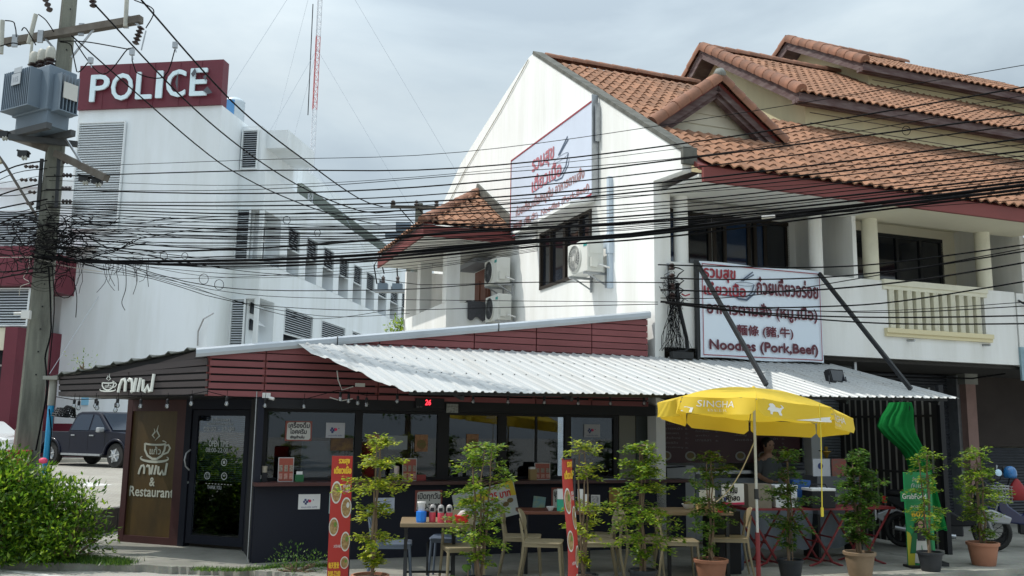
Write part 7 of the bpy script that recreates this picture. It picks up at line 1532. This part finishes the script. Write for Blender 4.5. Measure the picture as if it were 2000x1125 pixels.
q = MB(); q.beam(PW(285, 60, -.55), PW(276, 98, -.55), .015).beam(PW(260, 40, -.5), PW(278, 56, -.5), .03).box(0, 0, 0, 0, 0, 0); world_obj(q, 'hot_line_clamp', galv_m, UPo)
for px in (30, 80, 160, 248): q = MB(); y = 83 - (px - 12) * .17; q.beam(PW(px, y - 12, -.25), PW(px - 2, y + 12, -.25), .03, .08); world_obj(q, 'arm_strap', galv_m, UPo)
for (px, py) in ((46, 300), (190, 352), (8, 262), (165, 348)): q = MB(); p = PW(px, py, -.4); q.box(p.x - .07, p.x + .07, p.y - .04, p.y + .04, p.z - .05, p.z + .04).beam(p + Vector((-.1, 0, .05)), p + Vector((.1, 0, .0)), .025); world_obj(q, 'cable_clamp', steel_m, UPo); insulator(p + Vector((0, -.03, -.08)), (1, 0, .1), 2, .035, .08, ins_g)
for k, (px, py) in enumerate(((122, 316), (122, 342), (120, 368), (121, 393))): insulator(PW(px, py, -.22), (1, -.1, -.05), 3, .035, .16)
for k, (px, py) in enumerate(((75, 326), (72, 352), (70, 376), (66, 398), (62, 326), (54, 352))): insulator(PW(px, py, -.12), (-1, -.1, .05), 2, .03, .12)
q = MB(); q.beam(PW(116, 300, -.2), PW(110, 405, -.2), .02, .05).beam(PW(82, 310, -.15), PW(74, 410, -.15), .02, .05); world_obj(q, 'rack_strap', steel_m, UPo)
q = MB(); q.tube([PW(-6, 300, -.3), PW(10, 322, -.3), PW(70, 420, -.2)], .022, 6); world_obj(q, 'lamp_arm', mat('dull_pipe', (.10, .09, .08), .7), UPo); q = MB(); q.tube([PW(-22, 290, -.3), PW(3, 318, -.3)], [.06, .03], 8); world_obj(q, 'lamp_head', mat('lamp_shell', (.45, .42, .30), .5), UPo)
# transformer
TR = thing('transformer', 'grey-blue finned transformer with three dark bushings mounted on the pole', 'transformer', PW(58, 222, -.45), -.52); TR.scale = (1, 1, 1)
tg_ = mat('transformer_paint', (.15, .20, .255), .5, ns=3, amt=.45, col2=(.13, .16, .19), stretch=(1, 1, .4)); s1 = 1
MB().box(-.42, .42, -.02, .42, .0, .68).build('tank', tg_, TR, bevel=.015); MB().box(-.36, .40, .02, .36, -.22, .0).build('tank_base', tg_, TR)
for i in range(15): x = -.40 + i * .045; MB().box(x, x + .012, -.20, -.02, .04, .62).build('cooling_fin', tg_, TR)
for i in range(6): y = .06 + i * .055; MB().box(.42, .60, y, y + .012, .0, .55).build('cooling_fin', tg_, TR)
MB().box(-.42, .27, -.21, -.02, .03, .045).box(.42, .61, .05, .36, -.02, -.005).build('fin_base', tg_, TR); MB().box(-.16, .05, -.225, -.215, .38, .55).box(-.12, .06, -.222, -.213, .56, .64).build('name_plate', mat('plate_grey', (.38, .42, .46), .5), TR)
text('115', -.12, .0, .42, .50, -.228, mat('dim_plate_ink', (.22, .25, .3), .6), TR)
MB().box(.60, .615, .10, .32, .18, .42).build('data_plate', pt_w, TR)
for x in (-.22, -.02, .18):
    pr = [(.055, .68)]
    for i in range(3): z = .69 + i * .06; pr += [(.045, z), (.085, z + .02), (.045, z + .045)]
    pr += [(.05, .88)]; MB().lathe(pr, 14, (x, .12, 0)).build('bushing', ins_b, TR, smooth=True); MB().lathe([(.062, .86), (.068, .88), (.068, 1.0), (.045, 1.04), (0, 1.05)], 14, (x, .12, 0)).build('bushing_cap', ins_g, TR, smooth=True)
MB().beam((-.5, .0, -.26), (.5, .0, -.26), .08, .09).beam((-.5, .38, -.26), (.5, .38, -.26), .08, .09).beam((-.3, -.1, -.34), (.3, .6, -.34), .08, .08).build('platform_channel', mat('dark_channel', (.06, .065, .07), .7), TR)
# =====================================================================  CABLES
P1 = PP.copy(); RX = gx(2000, 8.9); dW = (Vector((RX.x, RX.y, 0)) - Vector((P1.x, P1.y, 0))).normalized(); nWv = Vector((-dW.y, dW.x, 0))
def wirept(px, py, off=0.0): return hit(px, py, P1 - nWv * (.2 + off), nWv)
rw_ = random.Random(21)
def smoothpx(pts, n=26):
    """Catmull-Rom through picture points (x, y)"""
    P = [pts[0]] + list(pts) + [pts[-1]]; out = []
    xs_ = [p[0] for p in pts]
    for i in range(len(pts) - 1):
        m = max(2, int(n * abs(pts[i + 1][0] - pts[i][0]) / max(1, abs(xs_[-1] - xs_[0]))))
        p0, p1, p2, p3 = [Vector(p) for p in (P[i], P[i + 1], P[i + 2], P[i + 3])]
        for j in range(m):
            t = j / m; out.append(.5 * ((2 * p1) + (-p0 + p2) * t + (2 * p0 - 5 * p1 + 4 * p2 - p3) * t * t + (-p0 + 3 * p1 - 3 * p2 + p3) * t ** 3))
    out.append(Vector(pts[-1])); return out
G_T, G_S = 'thick black cables strung from the pole across the street front', 'thin black wires strung from the pole across the house fronts'
def cable(pts, r, label=None, group=G_S, off=0.0, name='overhead_cable', m=None, n=26, jit=0.0, cat='cable'):
    r *= 1.3 if group != G_T else .85
    P = smoothpx(pts, n); q = MB(); q.tube([wirept(p.x, p.y + (rw_.uniform(-jit, jit) if 0 < i < len(P) - 1 else 0), off) for i, p in enumerate(P)], r, 5 if r > .008 else 4)
    o = q.build(name, m or blk_cable, None, smooth='all', fix=False); tag(o, label or 'thin black wire among the bundle crossing in front of the houses', cat, group); return o
# upper set: (y at x=90, 500, 900, 1400, 2000)
up = [(327, 312, 297, 228, 126, .0035), (345, 333, 328, 271, 169, .0065), (372, 370, 342, 300, 198, .004), (370, 378, 359, 302, 224, .007), (394, 394, 376, 322, 243, .006), (398, 402, 390, 345, 271, .0075), (402, 410, 397, 353, 282, .0045),
      (405, 418, 405, 360, 296, .0075), (410, 424, 413, 368, 305, .005), (415, 430, 418, 385, 314, .006), (420, 437, 430, 392, 330, .004), (430, 443, 437, 398, 338, .0045), (436, 448, 443, 408, 345, .008), (445, 455, 448, 413, 350, .004), (452, 462, 455, 420, 354, .006), (460, 466, 462, 428, 361, .0045), (471, 474, 466, 436, 372, .004), (476, 480, 470, 432, 380, .0035),
      (352, 362, 338, 280, 186, .003), (425, 452, 452, 430, 392, .003), (440, 420, 400, 372, 330, .003)]
ORD = ['topmost', 'second', 'third', 'fourth', 'fifth', 'sixth', 'seventh', 'eighth', 'ninth', 'tenth', 'eleventh', 'twelfth', 'thirteenth', 'fourteenth', 'fifteenth', 'sixteenth', 'seventeenth', 'eighteenth', 'nineteenth', 'twentieth', 'lowest']
for n_o, (a, b_, c, d__, e_, r) in enumerate(sorted(up, key=lambda t: t[4])):
    cable([(90, a), (500, b_), (900, c), (1400, d__), (2030, e_ - 4)], r, 'thin black wire, ' + ORD[n_o] + ' of the upper set where it leaves at the right edge', off=rw_.uniform(-.12, .12))
for (pts, r) in (([(60, 500), (160, 510), (500, 508), (780, 494), (1000, 473), (1230, 458), (1430, 432), (2030, 358)], .024), ([(60, 490), (160, 512), (500, 515), (780, 500), (1000, 476), (1230, 462), (1430, 438), (2030, 366)], .018), ([(90, 470), (300, 490), (620, 478), (900, 452), (1200, 436), (1500, 410), (2030, 352)], .013), ([(90, 505), (400, 520), (700, 512), (1000, 485), (1300, 463), (1600, 425), (2030, 372)], .012), ([(90, 460), (420, 486), (700, 470), (1000, 448), (1300, 432), (2030, 368)], .011)):
    n_t = globals().get('n_t', -1) + 1; cable(pts, r, ['thickest black cable at the bottom of the heavy bundle before the balcony', 'second thickest black cable lying on the heavy bundle', 'medium black cable arching above the heavy bundle over the gable window', 'medium black cable hugging the underside of the heavy bundle', 'slimmest cable of the heavy bundle, highest over the shop capping'][n_t], G_T, off=rw_.uniform(-.05, .1))
low = [([(100, 505), (300, 545), (460, 590), (700, 606), (1000, 600), (1285, 594)], .0035), ([(100, 500), (300, 540), (480, 575), (780, 585), (1285, 590)], .003), ([(170, 505), (400, 570), (600, 622), (790, 600)], .0028), ([(170, 500), (330, 545), (470, 590), (640, 618), (800, 612)], .0028), ([(180, 495), (420, 560), (760, 566), (1000, 552), (1300, 552)], .0045), ([(190, 480), (480, 530), (740, 545), (820, 556), (1000, 552)], .0035),
       ([(1285, 517), (1450, 521), (1600, 522), (1750, 512), (2030, 474)], .006), ([(1290, 543), (1450, 546), (1620, 541), (1800, 522), (2030, 486)], .006), ([(1290, 566), (1450, 570), (1600, 566), (1800, 546), (2030, 508)], .007), ([(1290, 582), (1450, 579), (1700, 540), (2030, 480)], .004), ([(1290, 590), (1450, 600), (1600, 599), (1760, 588), (2030, 545)], .006), ([(1290, 588), (1500, 603), (1750, 610), (2030, 596)], .004), ([(1300, 590), (1500, 612), (1730, 620), (2030, 616)], .006), ([(1300, 592), (1500, 615), (1740, 632), (2030, 632)], .006), ([(1300, 592), (1500, 606), (1750, 606), (2030, 588)], .003)]
for i, (pts, r) in enumerate(low): cable(pts, r, 'thin wire of the lower set, ' + ORD[i] + ' counted from the tangle side to the balcony side', G_S + ' lower set', off=rw_.uniform(-.1, .1))
# fan of wires drooping out of the tangle and their stray ends
for k in range(24):
    y0 = 440 + k * 3; cable([(110, y0), (240, y0 + rw_.uniform(-12, 22)), (400 + rw_.uniform(-60, 100), 430 + k * 5.0 + rw_.uniform(-10, 10)), (700 + rw_.uniform(-80, 120), 432 + k * 4.2 + rw_.uniform(-8, 8)), (1050, 430 + k * 2.6)], rw_.choice((.0025, .003, .004)), 'thin wire fanning down from the pole tangle', G_S + ' lower set', off=rw_.uniform(-.25, .2))
# slack wires leaving to the left
for k in range(16):
    y0 = 318 + k * 14 + rw_.uniform(-5, 5); cable([(-40, y0 + rw_.uniform(0, 45)), (30, y0 + rw_.uniform(4, 16)), (92, y0 - 3)], rw_.choice((.004, .006, .009)), 'slack wire left of the pole, ' + ORD[k] + ' from the top', 'slack wires left of the pole', off=rw_.uniform(-.15, .1), n=10)
# tangle around the pole: nobody could count it
q = MB(); rt = random.Random(8)
for k in range(140):
    side_k = rt.random(); cx, cy = rt.gauss(95, 34), rt.gauss(478, 30); pts = []
    if side_k < .5:                      # loops hugging the shaft
        rx_, ry_ = rt.uniform(10, 36), rt.uniform(6, 26); a = rt.uniform(0, 6.28); n_ = rt.randint(8, 14)
        for i in range(n_): pts.append(wirept(cx + rx_ * math.cos(a + i * .5), cy + ry_ * math.sin(a + i * .5) + i * .6, .12 * math.sin(i * .5 + a)))
    else:                                 # slack runs leaving mostly sideways
        dirn = 1 if rt.random() < .62 else -1; ln = rt.uniform(40, 190) if dirn > 0 else rt.uniform(30, 90); sg_ = rt.uniform(-14, 26); dy = rt.gauss(0, 13); n_ = 12; w1 = rt.uniform(0, 6)
        for i in range(n_): t = i / (n_ - 1); pts.append(wirept(cx + dirn * ln * t, cy + dy * t + sg_ * math.sin(math.pi * t) + 2.2 * math.sin(t * 9 + w1), .03 * math.sin(i * .6 + k)))
    q.tube(pts, rt.choice((.003, .004, .005, .008)), 4, cap=False)
for k in range(26):
    x, y = rt.uniform(10, 300), rt.uniform(500, 520); pts = []; a = rt.gauss(1.45, .3); ln = rt.uniform(3, 9)
    for i in range(6): pts.append(wirept(x, y, 0)); x += ln * math.cos(a) * 1.2; y += ln * 1.6 * math.sin(a); a += rt.gauss(.05, .3)
    q.tube(pts, .0035, 4, cap=False)
o = q.build('cable_tangle', blk_cable, None, smooth='all', fix=False); tag(o, 'dense tangle of loose black cables wrapped round the utility pole', 'cables', kind='stuff')
q = MB(); 
for (pts, r) in (([(143, 540), (150, 580), (148, 620)], .006), ([(245, 512), (246, 560), (238, 590), (244, 606)], .005), ([(95, 520), (100, 640), (88, 700), (92, 760), (70, 880)], .012), ([(102, 520), (106, 600), (98, 700), (90, 800)], .008), ([(262, 508), (268, 545), (260, 575)], .004), ([(285, 510), (290, 560)], .004)):
    q.tube([wirept(p.x, p.y, -.02) for p in smoothpx(pts, 12)], r, 5)
for (cx, cy, r) in ((127, 560, 20), (428, 556, 9), (398, 545, 9), (361, 500, 6), (320, 500, 7), (560, 430, 7), (620, 455, 6), (1770, 255, 8)): q.tube([wirept(cx + r * math.cos(t * .42), cy + r * 1.1 * math.sin(t * .42), 0) for t in range(16)], .004 if r < 15 else .007, 4, cap=False)
o = q.build('loose_wires', blk_cable, None, fix=False); tag(o, 'stray wire ends and coiled loops hanging from the cable bundle', 'cables', kind='stuff')
o = cable([(0, 503), (58, 502), (60, 501)], .004, 'white wire dropping in a curl down the pole face', 'pale wires', m=mat('white_wire', (.6, .56, .5), .6), name='white_wire')
o = cable([(58, 502), (56, 525), (46, 542), (58, 552), (40, 560), (38, 578)], .004, 'white wire curling down in front of the pole', 'pale wires', m=MC['white_wire'], name='white_wire', n=20)
o = cable([(60, 502), (130, 520), (200, 531)], .004, 'white wire slanting right from the pole', 'pale wires', m=MC['white_wire'], name='white_wire', n=20)
# vertical ties on the bundle and a white junction
q = MB(); p = wirept(1497, 424, -.02); q.cyl(p - dW * .05, p + dW * .09, .02, 10); o = q.build('cable_joint', white_pl, None); tag(o, 'small white cable joint on the thick bundle before the balcony', 'cable joint')
# high-voltage lines running away to the far pole
def hv(pts, r, label):
    n = len(pts); P = smoothpx([(a, b_) for a, b_, _ in pts], 30); Ds = [d for *_, d in pts]; xs_ = [p[0] for p in pts]; out = []
    for p in P:
        k = 0
        while k < n - 2 and p.x > xs_[k + 1]: k += 1
        t = (p.x - xs_[k]) / (xs_[k + 1] - xs_[k]); out.append(at(p.x, p.y, Ds[k] + (Ds[k + 1] - Ds[k]) * t))
    q = MB(); q.tube(out, [r * (1 + .8 * i / len(out)) for i in range(len(out))], 5); o = q.build('power_line', blk_cable, None, smooth='all', fix=False); tag(o, label, 'power line', 'high power lines running to the far pole')
hv([(140, 70, 11.5), (380, 280, 17), (481, 349, 21), (593, 400, 26), (673, 424, 31), (745, 440, 37)], .010, 'power line lowest of three, from the pole across the POLICE sign')
hv([(186, 10, 11.3), (380, 213, 17), (553, 345, 24), (700, 411, 31), (775, 412, 38)], .012, 'middle power line of three, crossing the POLICE letters')
hv([(276, 0, 11.2), (455, 200, 17), (611, 325, 24), (700, 387, 32), (748, 404, 38)], .013, 'power line highest of three, passing right of the POLICE letters')
q = MB(); 
for pts in ([(145, 80), (200, 145), (250, 95), (262, 98)], [(115, 80), (170, 82), (255, 97)], [(258, 98), (265, 140), (320, 150), (342, 95)], [(262, 0), (300, 20), (285, 55)], [(75, 28), (90, 40), (105, 62)], [(42, 60), (50, 55), (70, 88)], [(10, 40), (28, 45), (32, 72)], [(118, 82), (140, 90), (150, 140), (172, 122)], [(0, 90), (25, 84), (40, 88)]): q.tube([at(p.x, p.y, 11.5) for p in smoothpx(pts, 16)], .008, 5)
o = q.build('jumper_wires', blk_cable, None, fix=False); tag(o, 'looping jumper wires between the pole insulators and fuses', 'cables', kind='stuff')
q = MB(); 
for (px, py) in ((342, 88), (258, 102), (177, 118)): p = at(px, py, 11.4); q.box(p.x - .03, p.x + .03, p.y - .02, p.y + .02, p.z - .04, p.z + .04).tube([p, p + Vector((.02, 0, -.1))], .008, 5)
o = q.build('line_clamps', galv_m, None); tag(o, 'metal tap clamps on the power lines beside the pole', 'clamps', kind='stuff')
# =====================================================================  FAR POLE
FPp = gx(806, 38.0); FP = thing('utility_pole', 'distant utility pole with crossarm and small transformers behind the porch roof', 'utility pole', FPp)
lz = lambda y: at(806, y, 38.0).z
MB().beam((0, 0, 0), (0, 0, lz(398)), .30, .30).build('shaft', pole_m, FP); MB().box(-1.2, .95, -.25, -.1, lz(409), lz(404)).build('cross_arm', arm_m, FP)
for x in (-1.1, -.1, .75): MB().lathe([(.07, 0), (.12, .06), (.07, .12), (.10, .18), (0, .26)], 10, (x, -.2, lz(404))).build('insulator', ins_b, FP)
MB().box(-1.35, .2, -.5, -.2, lz(468), lz(458)).box(-.9, -.3, -.6, -.1, lz(456), lz(440)).build('transformer', MC['transformer_paint'], FP)
MB().beam((-.9, -.2, lz(405)), (-.2, -.2, lz(440)), .04).beam((-.1, -.2, lz(405)), (.5, -.2, lz(435)), .04).build('drop_lead', blk_cable, FP)
NPp = gx(788, 26.0); NP = thing('utility_pole', 'slim pole with two-transformer platform left of the porch', 'utility pole', NPp)
nz_ = lambda y: at(788, y, 26.0).z
MB().beam((0, 0, 0), (0, 0, nz_(515)), .12, .12).build('shaft', pole_m, NP); MB().box(-.95, .02, -.15, .1, nz_(572), nz_(567)).build('platform', galv_m, NP)
for x in (-.72, -.30): MB().box(x - .14, x + .14, -.15, .1, nz_(567), nz_(555)).build('transformer', MC['transformer_paint'], NP); MB().lathe([(.04, 0), (.06, .06), (.04, .12), (.06, .18), (0, .26)], 9, (x, 0, nz_(555))).build('bushing', ins_b, NP); 
MB().tube([(-.9, 0, nz_(555)), (-1.0, 0, nz_(520)), (-.85, 0, nz_(500)), (-.7, 0, nz_(535))], .02, 5).tube([(-.3, 0, nz_(552)), (-.35, 0, nz_(510)), (-.2, 0, nz_(495))], .02, 5).build('jumper', blk_cable, NP)
# =====================================================================  SERVICE BRACKET AT THE HOUSE CORNER
SB = S_thing('service_bracket', 'cable bracket with insulators, drooping wires and black conduit at the house corner', 'cable bracket', .22, -.06, 0)
MB().box(-.04, .0, -.02, .0, 3.7, 4.3).build('rack', galv_m, SB)
for z in (4.24, 4.08, 3.93, 3.78):
    MB().lathe([(.03, 0), (.055, .02), (.03, .05), (.055, .07), (.03, .10)], 12, (.02, -.06, z - .05)).build('insulator', ins_b, SB, smooth=True); MB().tube([(.06, -.05, z), (.16, -.05, z - .01), (.24, -.05, z - .04), (.16, -.04, z - .1), (.12, -.03, z - .16)], .010, 6).build('tail', blk_cable, SB)
MB().tube([(.13, -.03, 4.0), (.14, -.03, 3.7), (.28, -.03, 3.15), (.30, -.03, 2.98), (.24, -.03, 2.93), (.1, -.03, 2.92)], .030, 8).build('conduit', black_m, SB, smooth='all')
q = MB(); rt = random.Random(4)
for k in range(34):
    x, z = rt.uniform(-.05, .12), rt.uniform(3.5, 3.95); pts = []; tx = x + rt.uniform(-.25, .3)
    for i in range(7): t = i / 6; pts.append((x + (tx - x) * t + .05 * math.sin(t * 6 + k), -.04 - .03 * math.sin(t * 3.1), z - (z - 2.92 - rt.uniform(0, .02)) * t))
    q.tube(pts, rt.choice((.0035, .005)), 4, cap=False)
for k in range(40):
    c = Vector((rt.gauss(.02, .1), -.06, rt.gauss(3.85, .14))); q.tube([c + Vector((rt.gauss(0, .06), rt.gauss(0, .02), rt.gauss(0, .06))) for _ in range(4)], .005, 4, cap=False)
o = q.build('drop_wires', blk_cable, SB, fix=False); o['kind'] = 'stuff'
MB().box(-.02, .35, -.12, -.02, 2.82, 2.92).build('junction_box', steel_m, SB); MB().tube([(.2, -.04, 3.83), (.26, -.05, 3.80), (.34, -.05, 3.83)], .012, 5).build('red_splice', mat('red_tape', (.35, .03, .04), .6), SB)
# =====================================================================  LEFT CORNER: blue pipe, basket, boxes, bulbs
blp = onF(103, 760); BP = thing('blue_pipe', 'bright blue vertical pipe post under the left end of the fascia', 'post', Cc + xW * (blp.x), 0)
MB().cyl((0, 0, 0), (0, 0, 1.95), .042, 12).build('pipe', mat('sky_blue_pvc', (.02, .30, .58), .4, ns=3, amt=.25), BP, smooth=True); MB().cyl((0, 0, 1.95), (0, 0, onF(103, 742).z), .05, 12).build('grey_end', conc_m, BP, smooth=True); MB().tube([(.05, -.03, .5), (.02, -.06, .9), (.07, -.05, 1.2), (.05, -.03, 1.6), (.0, -.05, 1.9)], .008, 5).build('wire', blk_cable, BP); MB().box(-.10, .10, -.10, .10, onF(103, 742).z, onF(103, 735).z).build('gutter_box', conc_m, BP)
bk1 = onF(122, 803); BK = thing('basket_shade', 'black perforated basket shades hanging at the left end of the fascia', 'lampshade', Cc + xW * bk1.x + Vector((0, 0, bk1.z - .05)), 0)
def basket(c, tilt, nm='shade'):
    R_ = Matrix.Rotation(tilt, 3, 'Y'); q = MB()
    for i in range(16):
        a = 2 * math.pi * i / 16
        q.beam(c + R_ @ Vector((.11 * math.cos(a), .11 * math.sin(a), 0)), c + R_ @ Vector((.06 * math.cos(a), .06 * math.sin(a), .11)), .016, .006)
    for (r, z) in ((.11, 0), (.108, .03), (.085, .06), (.07, .085), (.06, .11)): q.tube([c + R_ @ Vector((r * math.cos(2 * math.pi * i / 16), r * math.sin(2 * math.pi * i / 16), z)) for i in range(17)], .008, 4, cap=False)
    q.build(nm, black_m, BK)
basket(Vector((-.02, 0, -.02)), .1); basket(Vector((.08, -.02, .0)), .35)
RBx = thing('meter_box', 'red metal box behind the bush at the foot of the pole', 'box', gx(29, 12.9), .2); MB().box(-.13, .17, 0, .25, 0, 1.30).build('box_body', mat('faded_red_box', (.42, .06, .05), .6, ns=3, amt=.3), RBx); MB().box(-.14, .18, -.01, .26, 1.30, 1.33).build('lid', MC['faded_red_box'], RBx)
GBx = thing('wire_crate', 'grey wire crate behind the bush beside the blue pipe', 'crate', gx(72, 13.0), .1); q = MB()
for i in range(7):
    x = -.16 + i * .053; q.beam((x, 0, .9), (x, 0, 1.15), .01)
for z in (.9, .98, 1.06, 1.15): q.beam((-.16, 0, z), (.16, 0, z), .01).beam((-.16, .2, z), (.16, .2, z), .01)
q.box(-.16, .16, .0, .2, .0, .9); q.build('crate_wires', galv_m, GBx)
CCx = thing('security_camera', 'small white camera bracketed to the left face of the pole', 'camera', PW(44, 612, -.3), 0); MB().cyl((0, 0, 0), (-.10, -.05, -.012), .022, 10).build('camera_body', white_pl, CCx, smooth=True); MB().box(.0, .12, -.04, .02, -.08, .04).build('junction_box', white_pl, CCx)
CC2 = S_thing('security_camera', 'small white camera fixed above the left shop window', 'camera', onv(520, 775, -.03).x, -.03, onv(520, 778, -.03).z); MB().box(-.05, .05, -.03, .02, 0, .07).build('junction_box', white_pl, CC2); MB().cyl((.02, -.05, .01), (.09, -.09, -.01), .02, 10).build('camera_body', white_pl, CC2, smooth=True)
bulb_g = glass('bulb_glass', (.85, .88, .9), .15)
def bulb(label, P):
    B = thing('string_bulb', label, 'bulb', P, 0, group='festoon bulbs under the fascia and awning')
    MB().lathe([(0, -.085), (.015, -.082), (.027, -.064), (.028, -.05), (.018, -.025), (.012, -.01)], 14).build('bulb_glass', bulb_g, B, smooth='all'); MB().lathe([(.017, -.022), (.019, .03), (.010, .045), (0, .05)], 10).build('socket', black_m, B); MB().tube([(0, 0, .04), (.003, 0, .12)], .004, 4).build('lead', blk_cable, B)
    MB().lathe([(0, -.07), (.007, -.065), (.005, -.04), (0, -.03)], 6).build('filament', pt_w, B); return B
names = ['near the blue pipe', 'second from the basket shade', 'close pair above the pickup bed', 'low one of the pair over the pickup', 'over the pickup cab', 'at the left edge of the logo panel', 'left over the brown logo panel', 'right over the brown logo panel', 'at the corner before the door', 'centre above the glass door', 'below the small white camera', 'over the Thai drinks poster', 'first of four under the torn awning', 'second of four under the torn awning', 'third of four under the torn awning', 'last of four under the torn awning', 'under the awning left of the clock', 'under the awning right of the clock', 'mid awning over the third pane', 'mid awning over the fourth pane', 'mid awning over the fifth pane', 'near the grey post under the awning', 'over the maroon menu board']
pos = [(145, 790, 'F'), (154, 793, 'F'), (187, 789, 'F'), (190, 793, 'F'), (230, 788, 'F'), (226, 797, 'F'), (275, 790, 'F'), (327, 790, 'F'), (374, 785, 'F'), (443, 785, 'F'), (518, 789, 'S'), (594, 791, 'S'), (665, 776, 'S'), (681, 780, 'S'), (699, 784, 'S'), (716, 787, 'S'), (776, 780, 'S'), (924, 781, 'S'), (992, 782, 'S'), (1063, 783, 'S'), (1129, 785, 'S'), (1192, 785, 'S'), (1258, 785, 'S')]
for nm, (px, py, k) in zip(names, pos):
    if k == 'F': p = hit(px, py - 4, Cc - yW * .08, yW)
    else: v_ = -.12 if px < 600 else -.55; p = hit(px, py - 4, W(0, v_), vS)
    bulb('clear hanging bulb ' + nm, p)
FW = thing('festoon_wire', 'thin festoon wire carrying the bulbs along the fascia and siding', 'wire', (0, 0, 0)); q = MB()
fpts = [hit(x, y, Cc - yW * .08, yW) for x, y in ((110, 775), (145, 781), (187, 779), (230, 778), (275, 774), (327, 774), (374, 770), (404, 764))] + [hit(x, y, W(0, -.1), vS) for x, y in ((443, 774), (518, 778), (594, 780))] + [hit(x, y, W(0, -.5), vS) for x, y in ((660, 762), (716, 772), (776, 772), (860, 775), (924, 775), (1063, 777), (1192, 778), (1258, 779))]
q.tube(fpts, .005, 4); q.build('wire', blk_cable, FW)
LB = S_thing('lamp_fitting', 'white junction lamp with curled wires under the torn awning corner', 'lamp fitting', onv(690, 750, -.25).x, -.25, onv(690, 755, -.25).z); MB().box(.03, .15, -.03, .03, .0, .045).build('fitting_box', pt_w, LB); MB().tube([(0, 0, .0), (-.15, -.03, -.05), (-.2, 0, .08), (-.22, 0, .2)], .008, 5).tube([(-.3, 0, -.15), (-.15, 0, -.19), (.0, 0, -.16)], .007, 5).build('wires', pt_w, LB)
# =====================================================================  ACROSS THE STREET (seen in the panes)
OP = thing('opposite_shop', 'pale shop building across the street with RICH lettering, seen reflected', 'building', (3, -17, 0), math.pi)
MB().box(-9, 9, 0, 6, 0, 6.5).build('wall', mat('dull_grey_wall', (.16, .16, .15), .9), OP); MB().box(-8, 8, -.05, 0, .3, 2.6).build('window', dark_glass, OP); MB().box(-9, 9, -1.2, 0, 2.9, 3.1).build('canopy', mat('yellow_canopy', (.5, .4, .06), .6), OP); MB().box(-9, 9, -.08, -.0, 3.2, 4.4).build('sign_band', mat('blue_sign_band', (.05, .10, .25), .5), OP); text('RICH', -2.5, 2.5, 3.3, 4.2, -.1, ink_w, OP)
for i, x in enumerate((-7, -3.5, 0, 3.5, 7)): MB().box(x - .7, x + .7, -.04, 0, 4.8, 6.0).build('upper_window', dark_glass, OP)
PK = pickup('white pickup truck parked across the street, reflected in the shop panes', (2.4, -6.2, -.09), math.pi + .1, mat('white_truck_paint', (.65, .66, .66), .25, coat=.8))
for i, (x, y) in enumerate(((-9, -12), (-3, -13), (9, -12), (15, -10))):
    T = thing('street_tree', ['leafy tree across the street left of the shop', 'second leafy tree further left across the street', 'leafy tree across the street right of the shop', 'far right leafy tree across the street'][i], 'tree', (x, y, -.09)); MB().tube([(0, 0, 0), (.1, 0, 1.6), (0, .1, 3)], [.2, .15, .1], 8).build('trunk', bark_m, T); q = MB(); rt = random.Random(i)
    for _ in range(2200):
        v_ = Vector((rt.gauss(0, 1), rt.gauss(0, 1), rt.gauss(0, .8))); v_ *= 2.2 * rt.random() ** .35 / v_.length; leaf(q, v_ + Vector((0, 0, 4.2)), Vector((rt.gauss(0, 1), rt.gauss(0, 1), rt.gauss(0, .6))).normalized(), Vector((0, 0, 1)), .25, .13)
    q.build('crown', leaf_b, T, fix=False)
